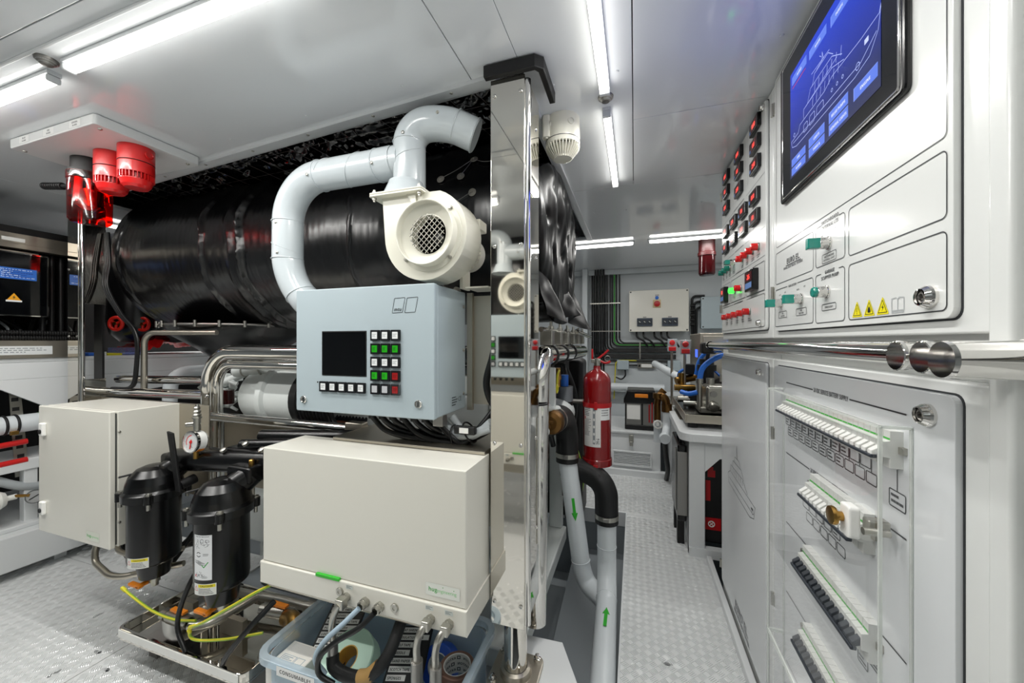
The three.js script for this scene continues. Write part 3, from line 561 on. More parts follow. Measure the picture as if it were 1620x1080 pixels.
// ---------- polished steel pillars ----------
function screwHead(at, dir, r = 0.006) { return lathe([[r, 0], [r * 0.95, r * 0.35], [r * 0.6, r * 0.62], [r * 0.25, r * 0.68], [r * 0.2, r * 0.4], [0, r * 0.4]], at, dir, 12); }
{
  const t = thing('steel_pillar', 'tall mirror-polished steel pillar with a black collar at the ceiling', 'pillar', P(-0.35, 0.2, 1.1));
  obj('front_plate', [box(-0.406, -0.300, 0.407, 2.012, 1.03, 1.036, 0.0025)], M.mirror, t);
  obj('corner_tube', [rod(P(-0.296, 0.42, 1.043), P(-0.296, 2.0, 1.043), 0.0105, 0.0105, 24)], M.chrome, t);
  obj('side_plate', [box(-0.302, -0.293, 0.43, 2.0, 1.05, 1.168, 0.002), box(-0.406, -0.398, 0.43, 2.0, 1.036, 1.168, 0.002)], M.mirror, t);
  obj('inner_channel', [box(-0.396, -0.304, 0.45, 1.99, 1.14, 1.16)], M.brushed, t);
  for (const [x, y] of [[-0.393, 1.963], [-0.312, 1.963], [-0.393, 1.52], [-0.312, 1.52], [-0.393, 0.94], [-0.312, 0.94], [-0.393, 0.475], [-0.312, 0.475]]) obj('screw', screwHead(P(x, y, 1.03), ND), M.chrome, t);
  for (const [y, d] of [[0.94, 1.13], [0.66, 1.13], [1.5, 1.13], [1.9, 1.13]]) obj('screw', screwHead(P(-0.293, y, d), PX), M.chrome, t);
  obj('strap', [box(-0.293, -0.289, 0.6, 1.0, 1.142, 1.152, 0.002)], M.chrome, t);
  obj('collar', [prism([[-0.42, 1.01], [-0.266, 1.01], [-0.244, 1.03], [-0.244, 1.19], [-0.262, 1.19], [-0.262, 1.04], [-0.27, 1.028], [-0.42, 1.028]], 'y', 2.01, 2.047, 0.003)], M.blackMatt, t, 'black rubber collar');
  obj('leg', [rod(P(-0.35, 0.21, 1.1), P(-0.35, 0.45, 1.1), 0.036, 0.036, 28)], M.mirror, t);
  obj('base_plate', [prism(rrect(-0.425, -0.275, 1.025, 1.175, 0.02), 'y', 0.205, 0.222, 0.003), lathe([[0.05, 0], [0.046, 0.015], [0.037, 0.02]], P(-0.35, 0.222, 1.1), UP, 24)], M.brushed, t);
  for (const [x, d] of [[-0.405, 1.045], [-0.295, 1.045], [-0.295, 1.155], [-0.405, 1.155]]) obj('bolt', [lathe([[0.012, 0], [0.012, 0.01], [0.009, 0.011], [0.007, 0.011], [0.007, 0.02], [0, 0.021]], P(x, 0.222, d), UP, 6)], M.chrome, t);
}
tag(obj('engine_bed', [prism([[-0.43, 1.0], [-0.165, 1.0], [-0.165, 1.14], [-0.236, 1.278], [-0.43, 1.27]], 'y', -0.5, 0.204, 0.006)], M.whiteSteel), 'white painted engine bed plinth under the tall steel pillar', 'plinth');
{
  const t = thing('steel_pillar', 'narrow polished steel pillar under the red alarm beacons', 'pillar', P(-2.95, 0.2, 1.26));
  obj('front_plate', [box(-3.0, -2.9, 0.2, 2.0, 1.2, 1.206, 0.0025)], M.mirror, t);
  obj('corner_tube', [rod(P(-2.892, 0.2, 1.213), P(-2.892, 2.0, 1.213), 0.0105, 0.0105, 20)], M.chrome, t);
  obj('side_plate', [box(-2.899, -2.89, 1.45, 2.0, 1.22, 1.31, 0.002), box(-2.899, -2.89, 0.93, 1.03, 1.22, 1.31, 0.002), box(-2.899, -2.89, 0.2, 0.93, 1.22, 1.31, 0.002)], M.mirror, t);
  obj('inner_channel', [box(-2.985, -2.905, 0.2, 1.98, 1.3, 1.31)], M.blackMatt, t);
  for (const y of [1.64, 1.27]) for (const x of [-2.99, -2.91]) obj('screw', screwHead(P(x, y, 1.2), ND), M.chrome, t);
}

// ---------- beige burner control box (lower centre) ----------
function beigeBox() {
  const t = thing('control_box', 'large pale beige control box with hoses below its base', 'control box', P(-0.77, 0.47, 0.96));
  obj('cover', [prism([[-1.126, 0.544], [-0.415, 0.544], [-0.415, 0.903], [-1.126, 0.903]], 'd', 0.882, 1.045, 0.003)], M.beige, t);
  obj('base', [prism([[-1.132, 0.475], [-0.411, 0.475], [-0.411, 0.5425], [-1.132, 0.5425]], 'd', 0.876, 1.05, 0.003)], M.beige, t);
  obj('tab', [box(-0.905, -0.818, 0.5405, 0.549, 0.8735, 0.882, 0.001)], M.green, t, 'green pull tab');
  obj('name_plate', plate('d', -0.535, -0.432, 0.56, 0.595, 0.8812), printMat(360, 122, (x, w, h) => { x.fillStyle = '#e9ece4'; rr_(x, 2, 2, w - 4, h - 4, 14); x.fill(); words(x, 'hug', 78, 60, 52, '#1f9a2c'); words(x, 'engineering', 222, 64, 38, '#59bd5c', { bold: false, width: 210 }); x.fillStyle = '#1f9a2c'; x.fillRect(180, 22, 8, 8); x.fillRect(292, 30, 8, 8); }, { rough: 0.4 }), t, 'name plate reading hug engineering');
  const port = (x, y) => obj('plug', lathe([[0.012, 0], [0.012, 0.004], [0.0105, 0.0055], [0.0045, 0.0055], [0.0045, 0.004], [0, 0.004]], P(x, y, 0.876), ND, 20), M.zinc, t);
  port(-0.815, 0.513); port(-0.628, 0.507);
  const stick = printMat(120, 60, (x, w, h) => { x.fillStyle = '#cfd6d2'; x.fillRect(0, 0, w, h); scribble(x, 10, 8, 100, 44, 3, '#32383a', 2); }, { opaque: true });
  for (const [x, y] of [[-0.782, 0.531], [-0.52, 0.53], [-0.462, 0.529]]) obj('sticker', plate('d', x - 0.012, x + 0.012, y - 0.006, y + 0.006, 0.8755), stick, t);
  const nut = (x, y, r) => lathe([[r * 1.15, 0], [r * 1.15, 0.011], [r, 0.012], [r, 0.022], [r * 0.75, 0.024]], P(x, y, 0.876), ND, 6);
  for (const [x, y] of [[-0.79, 0.503], [-0.515, 0.503], [-0.46, 0.503]]) obj('hose_fitting', nut(x, y, 0.0115), M.zinc, t);
  for (const [x, y] of [[-0.725, 0.502], [-0.676, 0.5]]) obj('cable_gland', nut(x, y, 0.013), M.zinc, t);
  return t;
}
const beige1 = beigeBox();
// ---------- wall box of the burner at the far left ----------
{
  const t = thing('control_box', 'pale beige door cabinet with two white latches and small green badge', 'control box', P(-2.08, 0.47, 0.96));
  obj('body', [box(-2.315, -1.842, 0.47, 0.977, 0.868, 1.07, 0.003)], M.beige, t);
  obj('seal', [box(-2.308, -1.85, 0.477, 0.97, 0.863, 0.869)], M.gasket, t);
  const d = obj('door', [box(-2.318, -1.845, 0.467, 0.978, 0.845, 0.863, 0.004)], M.beige, t);
  for (const y of [0.885, 0.568]) { const l = obj('latch', [box(-2.287, -2.258, y - 0.026, y + 0.026, 0.832, 0.846, 0.005)], M.paperWhite, d, 'white quarter-turn latch'); obj('lock_core', lathe([[0.009, 0], [0.009, 0.003], [0.003, 0.003], [0, 0.002]], P(-2.272, y - 0.008, 0.832), ND, 14), M.blackMatt, t); }
  obj('name_plate', plate('d', -1.99, -1.905, 0.485, 0.52, 0.8445), printMat(300, 124, (x, w, h) => { x.fillStyle = '#dfe3d6'; rr_(x, 0, 0, w, h, 10); x.fill(); words(x, 'hug', 66, 62, 50, '#1f9a2c'); words(x, 'engineering', 190, 66, 34, '#59bd5c', { bold: false, width: 180 }); }), d, 'badge reading hug engineering');
  for (const y of [0.9, 0.73, 0.56]) obj('screw', screwHead(P(-1.842, y, 0.872), PX, 0.005), M.zinc, t);
  obj('mounting_plate', [box(-1.842, -1.66, 0.6, 0.977, 1.066, 1.072, 0.001)], M.brushed, t);
}

// ---------- grey engine control panel ----------
function keyTex(col, txt) { return printMat(96, 96, (x, w, h) => { x.fillStyle = '#14161a'; x.fillRect(0, 0, w, h); x.fillStyle = col; rr_(x, 17, 17, 62, 62, 4); x.fill(); if (txt) scribble(x, 24, 32, 48, 32, 3, txt, 3); }, { opaque: true, rough: 0.3, glow: col === '#e9ecec' ? 0 : 0.45 }); }
const keyMats = { w: keyTex('#e9ecec', '#888d90'), g: keyTex('#2fd11f', '#0e4a10'), r: keyTex('#c41a1c', '#5a0a0a'), b: keyTex('#eceeee', null) };
function controlPanel() {
  const t = thing('engine_control_unit', 'grey engine control panel with a black display and lit green keys', 'control panel', P(-0.83, 1.0, 1.09));
  obj('body', [box(-1.094, -0.565, 1.008, 1.412, 1.0, 1.195, 0.005)], M.greyBox, t);
  obj('seal', [box(-1.088, -0.571, 1.014, 1.406, 0.996, 1.002)], M.gasket, t);
  const door = obj('door', [prism(rrect(-1.096, -0.563, 1.006, 1.414, 0.006), 'd', 0.978, 0.997, 0.003)], M.greyBox, t);
  obj('display_frame', [box(-0.984, -0.806, 1.128, 1.274, 0.9765, 0.979, 0.001)], M.blackMatt, door);
  obj('display', [box(-0.98, -0.81, 1.132, 1.27, 0.9755, 0.978)], M.glassBlack, door, 'black glass display');
  const keys = ['www', 'ggg', 'www', 'ggr', 'bbr'], kg = new RoundedBoxGeometry(0.032, 0.034, 0.008, 2, 0.002);
  const key = (x, y, k) => { const m = obj('key', kg.clone().translate(x, y, -0.975), M.blackGloss, t); obj('key_cap', plate('d', x - 0.0155, x + 0.0155, y - 0.0165, y + 0.0165, 0.9706), keyMats[k], m); };
  keys.forEach((row, r) => [...row].forEach((k, c) => key(-0.771 + c * 0.0375, 1.259 - r * 0.0418, k)));
  for (let c = 0; c < 5; c++) key(-0.974 + c * 0.0375, 1.092, 'w');
  obj('key_guard', [box(-0.716, -0.677, 1.068, 1.114, 0.963, 0.9645), box(-0.716, -0.7145, 1.068, 1.114, 0.9645, 0.976), box(-0.6785, -0.677, 1.068, 1.114, 0.9645, 0.976)], M.acrylic, t);
  obj('logo', plate('d', -0.712, -0.616, 1.325, 1.378, 0.9774), printMat(512, 282, (x) => {
    x.strokeStyle = '#15181c'; x.lineWidth = 8;
    for (const o of [0, 240]) { x.beginPath(); x.moveTo(62 + o, 30); x.lineTo(240 + o, 22); x.quadraticCurveTo(256 + o, 22, 252 + o, 40); x.lineTo(206 + o, 248); x.quadraticCurveTo(202 + o, 262, 188 + o, 262); x.lineTo(22 + o, 268); x.quadraticCurveTo(6 + o, 268, 10 + o, 252); x.lineTo(50 + o, 46); x.quadraticCurveTo(52 + o, 31, 62 + o, 30); x.stroke(); }
    x.font = 'italic bold 74px sans-serif'; x.fillStyle = '#15181c'; x.textAlign = 'center'; x.textBaseline = 'middle'; x.fillText('mtu', 112, 212);
  }), door, 'black outlined logo reading mtu');
  obj('rating_print', plate('+x', 1.09, 1.165, 1.022, 1.062, -0.5645), printMat(300, 160, (x) => { scribble(x, 6, 10, 170, 130, 4, '#23282c', 3); words(x, 'CE', 240, 62, 84, '#23282c', { bold: false }); }), t);
  for (const [x, y] of [[-1.061, 1.045], [-0.617, 1.052]]) { const l = obj('lock', lathe([[0.0125, 0], [0.0125, 0.004], [0.011, 0.006], [0.009, 0.0062], [0.009, 0.004], [0, 0.004]], P(x, y, 0.978), ND, 22), M.chrome, t); obj('lock_slot', [box(x - 0.0015, x + 0.0015, y - 0.007, y + 0.007, 0.9735, 0.976)], M.blackMatt, l); }
  obj('led', lathe([[0.003, 0], [0, 0.002]], P(-1.003, 1.105, 0.978), ND, 10), M.blackMatt, door);
  for (const y of [1.36, 1.21, 1.06]) obj('screw', screwHead(P(-0.565, y, 1.178), PX, 0.006), M.zinc, t);
  obj('gland_plate', [box(-0.9, -0.6, 0.996, 1.008, 1.02, 1.17, 0.002), box(-0.6, -0.565, 0.975, 1.008, 1.03, 1.06, 0.002)], M.dullSteel, t);
  for (let i = 0; i < 7; i++) obj('cable_gland', lathe([[0.012, 0], [0.012, 0.012], [0.0095, 0.014], [0.0095, 0.022]], P(-0.87 + i * 0.042, 0.996, 1.08), new THREE.Vector3(0, -1, 0), 8), M.blackMatt, t);
  obj('mounting_ears', [box(-1.05, -1.0, 1.4135, 1.4175, 1.03, 1.09, 0.002), box(-0.78, -0.66, 1.4135, 1.4165, 1.08, 1.1, 0.001), box(-0.78, -0.66, 1.4135, 1.4165, 1.12, 1.13, 0.001)], M.blackMatt, t);
  return t;
}
const panel1 = controlPanel();

// ---------- blower and white ducting ----------
function blower() {
  const t = thing('blower', 'cream centrifugal blower with wire grille over the grey control panel', 'blower', P(-0.59, 1.41, 1.04));
  const cx = -0.598, cy = 1.565, out = [];
  out.push([-0.752, 1.69], [-0.741, 1.565]);
  for (let i = 0; i <= 30; i++) { const a = Math.PI + (i / 30) * Math.PI * 1.38, r = 0.145 - 0.012 * (i / 30); out.push([cx + r * Math.cos(a), cy + r * Math.sin(a)]); }
  out.push([-0.63, 1.69]);
  const hull = out.filter((q, i) => i !== 1), inner = hull.map(([x, y], i) => [cx - 0.02 + (x - cx + 0.02) * 0.965, cy + 0.02 + (y - cy - 0.02) * 0.965]);
  obj('volute', [prism(hull, 'd', 0.988, 1.085, 0, [inner])], M.cream, t);
  obj('front_plate', [prism(hull, 'd', 0.985, 0.989, 0.001, [circ(-0.586, 1.56, 0.062)])], M.cream, t);
  obj('rear_plate', [prism(hull, 'd', 1.084, 1.088, 0.001)], M.cream, t);
  const wheel = obj('shade_impeller', [lathe([[0.105, 0], [0.105, 0.003], [0.03, 0.004], [0.026, 0.03], [0.02, 0.034], [0, 0.035]], P(-0.59, 1.563, 1.078), ND, 36), lathe([[0.064, 0.07], [0.105, 0.062], [0.105, 0.06], [0.064, 0.068]], P(-0.59, 1.563, 1.078), ND, 36)], M.blackPaint, t);  // unseen wheel, coloured black with a wide disc to paint the intake's inner shade
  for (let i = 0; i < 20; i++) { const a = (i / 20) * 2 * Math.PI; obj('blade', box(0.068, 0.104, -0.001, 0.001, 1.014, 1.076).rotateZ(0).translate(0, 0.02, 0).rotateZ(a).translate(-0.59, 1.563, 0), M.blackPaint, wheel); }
  obj('flange', [prism(rrect(-0.785, -0.598, 0.96, 1.13, 0.008), 'y', 1.688, 1.694, 0.001), prism(rrect(-0.785, -0.598, 0.96, 1.13, 0.008), 'y', 1.695, 1.70, 0.001)], M.cream, t);
  for (const [x, d] of [[-0.772, 0.972], [-0.612, 0.972], [-0.772, 1.118], [-0.612, 1.118]]) obj('bolt', [lathe([[0.007, 0], [0.007, 0.006], [0.004, 0.006], [0.004, 0.012], [0, 0.012]], P(x, 1.70, d), UP, 6), lathe([[0.007, 0], [0.007, 0.007], [0.004, 0.008], [0.004, 0.013], [0, 0.013]], P(x, 1.688, d), new THREE.Vector3(0, -1, 0), 6)], M.zinc, t);
  obj('gusset', prism([[-0.628, 1.64], [-0.628, 1.688], [-0.66, 1.688]], 'd', 0.978, 0.984), M.cream, t);
  const c = P(-0.586, 1.56, 0.985);
  const inlet = obj('inlet_ring', lathe([[0.11, 0], [0.11, 0.004], [0.097, 0.005], [0.096, 0.03], [0.094, 0.032], [0.0915, 0.03], [0.09, 0.012], [0.062, 0.002], [0.058, 0.002], [0.058, -0.03]], c, ND, 48), M.cream, t);
  for (const a of [0.75, 2.4, 3.9, 5.5]) obj('bolt', lathe([[0.006, 0], [0.006, 0.005], [0.004, 0.006], [0.004, 0.01], [0, 0.01]], P(-0.586 + 0.104 * Math.cos(a), 1.56 + 0.104 * Math.sin(a), 0.981), ND, 6), M.zinc, t);
  const w = [];
  for (let i = -4; i <= 4; i++) { const o = i * 0.0125, h = Math.sqrt(Math.max(0, 0.058 ** 2 - o * o)), s = Math.SQRT1_2; for (const k of [1, -1]) { const p = (a, b) => P(-0.586 + (a * s - b * s) * k, 1.56 + a * s + b * s, 0.972 + k * 0.001); w.push(rod(p(o, -h), p(o, h), 0.0013, 0.0013, 6)); } }
  obj('grille', w, M.zinc, inlet);
  obj('back_plate', lathe([[0.135, 0], [0.135, 0.008], [0.07, 0.02], [0.06, 0.02]], P(cx, cy, 1.088), PD, 40), M.cream, t);
  const mot = obj('motor', lathe([[0.055, 0.02], [0.06, 0.03], [0.06, 0.12], [0.055, 0.13], [0.062, 0.132], [0.062, 0.17], [0.05, 0.178], [0, 0.178]], P(cx + 0.02, cy - 0.01, 1.088), PD, 32), M.cream, t);
  for (let i = 0; i < 28; i++) { const a = (i / 28) * 2 * Math.PI; const g = box(0.057, 0.069, -0.0015, 0.0015, 1.12, 1.205).rotateZ(a).translate(cx + 0.02, cy - 0.01, 0); obj('fin', g, M.cream, mot); }
  obj('terminal_box', box(cx + 0.05, cx + 0.12, cy + 0.04, cy + 0.075, 1.12, 1.18, 0.004), M.cream, t);
  obj('foot', [box(-0.53, -0.45, 1.415, 1.42, 1.12, 1.22), box(-0.56, -0.55, 1.418, 1.51, 1.14, 1.2)], M.cream, t);
  return t;
}
const blower1 = blower();
function ductwork() {
  const t = thing('air_duct', 'glossy white spiral air duct branching over the black silencer', 'duct', P(-0.9, 1.38, 1.08));
  const r = 0.053, D = 1.078, vx = -0.715;
  obj('riser', [pipe([P(vx, 1.715, D), P(vx, 1.95, D), P(vx + 0.12, 1.962, D + 0.012), P(-0.497, 1.918, D + 0.055)], r, [0.115, 0.06], 36, 80)], M.duct, t);
  obj('boot', lathe([[0.082, 0], [0.075, 0.012], [0.058, 0.05], [0.055, 0.06]], P(vx, 1.70, D - 0.02), UP, 36), M.duct, t);
  obj('branch', [pipe([P(vx - 0.02, 1.845, D), P(-1.245, 1.845, D), P(-1.25, 1.485, D), P(-1.15, 1.36, 1.1), P(-1.12, 1.33, 1.3)], r, [0.155, 0.09, 0.05], 36, 110)], M.duct, t);
  obj('tee_collar', [lathe([[0.0548, 0.02], [0.0548, 0.075], [0.053, 0.076]], P(vx - 0.03, 1.845, D), NX, 36)], M.duct, t);
  // beads of the slip joints and the spiral seams
  const bead = (p, dir, k = 1) => obj('seam', ring(p, dir, r + 0.0006, 0.0022 * k, 40, 6), M.duct, t);
  bead(P(vx, 1.735, D), UP); bead(P(vx, 1.90, D), UP, 0.7); bead(P(-0.556, 1.946, D + 0.029), new THREE.Vector3(0.86, -0.37, -0.38)); bead(P(-0.501, 1.9198, D + 0.0532), new THREE.Vector3(0.86, -0.37, -0.38), 1.2);
  bead(P(-0.835, 1.845, D), NX); bead(P(-1.085, 1.845, D), NX); bead(P(-1.249, 1.69, D), UP); bead(P(-1.25, 1.55, D), UP); bead(P(-1.195, 1.415, 1.09), new THREE.Vector3(0.55, -0.8, 0));
  const helix = (f, n) => { const pts = []; for (let i = 0; i <= n; i++) pts.push(f(i / n)); return new THREE.TubeGeometry(new THREE.CatmullRomCurve3(pts), n * 2, 0.0012, 5); };
  obj('spiral_seam', [helix((u) => { const a = u * 9.5; return P(-0.86 - u * 0.21, 1.845 + (r + 0.0004) * Math.sin(a), D + (r + 0.0004) * Math.cos(a)); }, 60), helix((u) => { const a = u * 6.3; return P(-1.25 + (r + 0.0004) * Math.cos(a), 1.685 - u * 0.12, D + (r + 0.0004) * Math.sin(a)); }, 40), helix((u) => { const a = u * 6; return P(vx + (r + 0.0004) * Math.cos(a), 1.75 + u * 0.12, D + (r + 0.0004) * Math.sin(a)); }, 40)], M.duct, t);
  for (const [x, y, dx, dy] of [[vx + 0.01, 1.91, 0, 0], [vx - 0.025, 1.755, 0, 0], [-0.825, 1.83, 0, 0], [-1.1, 1.83, 0, 0], [-1.245, 1.675, 0, 0], [-1.24, 1.565, 0, 0], [-0.58, 1.95, 0, 0]]) obj('rivet', screwHead(P(x, y, D - 0.0525), ND, 0.0055), M.zinc, t);
  return t;
}
const duct1 = ductwork();

// ---------- black lagged silencer ----------
function silencer() {
  const t = thing('exhaust_silencer', 'huge black lagged exhaust silencer lying under the ceiling opening', 'silencer', P(-1.6, 1.33, 1.75));
  const A = P(0, 1.75, 1.75), R = 0.42;
  const surf = (x0, x1, nx, na, f) => {
    const g = new THREE.PlaneGeometry(1, 1, nx, na), p = g.attributes.position, uv = g.attributes.uv;
    for (let i = 0; i < p.count; i++) { const u = p.getX(i) + 0.5, a = (p.getY(i) + 0.5) * 2 * Math.PI, x = x0 + (x1 - x0) * u, r = f(x, a); p.setXYZ(i, x, A.y + r * Math.sin(a), A.z + r * Math.cos(a)); uv.setXY(i, x * 1.0, a * R * 0.4); }
    g.computeVertexNormals(); g.userData.keep = true; return g;
  };
  const seams = [[-2.125, 0.014, 0.011], [-1.86, 0.02, 0.01], [-2.8, 0.008, 0.009], [-1.2, 0.006, 0.008], [-1.93, 0.007, 0.02]];
  const shell = (x, a) => {
    let r = R + 0.006 * nz(x * 4, Math.cos(a) * 2, Math.sin(a) * 2) + 0.0012 * nz(x * 40, Math.cos(a) * 3, Math.sin(a) * 3);
    for (const [sx, h, w] of seams) { const xs = sx + 0.03 * nz(Math.cos(a) * 2.5, Math.sin(a) * 2.5, sx * 9) + 0.006 * nz(Math.cos(a) * 14, Math.sin(a) * 14, sx); const k = (x - xs) / w; r += h * Math.exp(-k * k) * (1 + 0.6 * nz(Math.cos(a) * 9, Math.sin(a) * 9, sx)) + (x > xs ? 0 : h * 0.3); }
    return r;
  };
  const endR = (x) => (x < -2.86 ? Math.sqrt(Math.max(0, 1 - ((-2.86 - x) / 0.11) ** 2)) : 1);
  obj('lagging', surf(-2.86, -0.36, 420, 200, shell), M.wrap, t);
  obj('end_cap', surf(-2.968, -2.858, 20, 100, (x, a) => shell(-2.86, a) * (0.05 + 0.95 * endR(x)) * 0.985), M.wrap, t);
  for (const x of [-2.845, -2.78]) obj('rim_cord', ring(P(x, 1.75, 1.75), PX, R + 0.006, 0.006, 80, 8), M.wrap, t);
  // pins with washers and tie wires on the right half
  const pins = [[-0.75, 1.9], [-0.62, 1.98], [-0.52, 1.95], [-0.6, 1.82], [-0.83, 1.62], [-0.8, 1.5], [-0.86, 1.72], [-0.72, 1.46], [-0.44, 1.96], [-0.42, 1.74], [-0.66, 1.9]];
  const onS = (x, y) => { const s = (y - 1.75) / R; return P(x, y, 1.75 - R * Math.sqrt(1 - s * s) - 0.006); };
  pins.forEach(([x, y]) => { const p = onS(x, y), n = new THREE.Vector3(0, (y - 1.75) / R, Math.sqrt(1 - ((y - 1.75) / R) ** 2)); obj('washer', lathe([[0.0165, 0], [0.016, 0.002], [0.004, 0.003], [0.003, 0.008], [0, 0.008]], p, n, 20), M.insulationDot, t); });
  const lk = (a, b) => cable([onS(...pins[a]).add(P(0, 0, -0.006)), onS((pins[a][0] + pins[b][0]) / 2, (pins[a][1] + pins[b][1]) / 2 - 0.012).add(P(0, 0, -0.008)), onS(...pins[b]).add(P(0, 0, -0.006))], 0.0012, 5, 10);
  obj('tie_wire', [lk(0, 1), lk(1, 2), lk(2, 8), lk(3, 6), lk(6, 4), lk(4, 5), lk(5, 7), lk(8, 9), lk(1, 10)], M.dullSteel, t);
  return t;
}
const silencer1 = silencer();
{ // quilted lagging of the silencer's passage end, tufted and draped over the outlet
  const t = thing('lagging_blanket', 'tufted black lagging blanket hanging behind the tall steel pillar', 'blanket', P(-0.32, 1.25, 1.85));
  const tufts = []; for (let i = 0; i < 4; i++) for (let j = 0; j < 4; j++) tufts.push([1.45 + i * 0.2 + (j & 1) * 0.08, 1.46 + j * 0.14 + (i & 1) * 0.04]);
  const g = new THREE.PlaneGeometry(1, 1, 120, 120), p = g.attributes.position;
  for (let i = 0; i < p.count; i++) {
    const u = p.getX(i) * 2, v = p.getY(i) * 2;                        // square to disc
    const a = u * Math.sqrt(1 - v * v / 2), b = v * Math.sqrt(1 - u * u / 2), rad = Math.hypot(a, b);
    const d = 1.76 + a * 0.45, y = 1.69 + b * 0.355;
    let h = 0.055 * Math.sqrt(Math.max(0, 1 - rad ** 6)) + 0.03 * (0.5 - Math.abs(nz(d * 6 + y, y * 1.6, 2))) + 0.012 * nz(d * 13, y * 3.5, 5) + 0.005 * nz(d * 30, y * 9, 7);
    for (const [td, ty] of tufts) h -= 0.016 * Math.exp(-((d - td) ** 2 + (y - ty) ** 2) / 0.0007);
    p.setXYZ(i, -0.40 + (rad > 0.985 ? 0 : h + 0.025), y, -d);
  }
  g.computeVertexNormals();
  obj('quilt', g, M.quilt, t);
  for (const [d, y] of tufts) if (Math.hypot((d - 1.76) / 0.45, (y - 1.69) / 0.355) < 0.85) obj('tuft_button', lathe([[0.009, 0], [0.008, 0.003], [0, 0.006]], P(-0.338, y, d), PX, 12), M.insulationDot, t);
  const q = new THREE.PlaneGeometry(1, 1, 120, 40), s = q.attributes.position;                // skirt flaring out below
  for (let i = 0; i < s.count; i++) { const u = s.getX(i) + 0.5, v = 0.5 - s.getY(i), d = 1.34 + u * 1.0, k = 1 - Math.abs(((u * 2.6 + 0.2) % 1) * 2 - 1); s.setXYZ(i, -0.375 + v * (0.03 + 0.1 * k) + 0.008 * nz(u * 12, v * 4, 1), 1.6 - v * (0.26 + 0.03 * Math.sin(u * 9)), -d); }
  q.computeVertexNormals(); obj('skirt', q, M.quilt, t);
}

const DOWN = new THREE.Vector3(0, -1, 0);
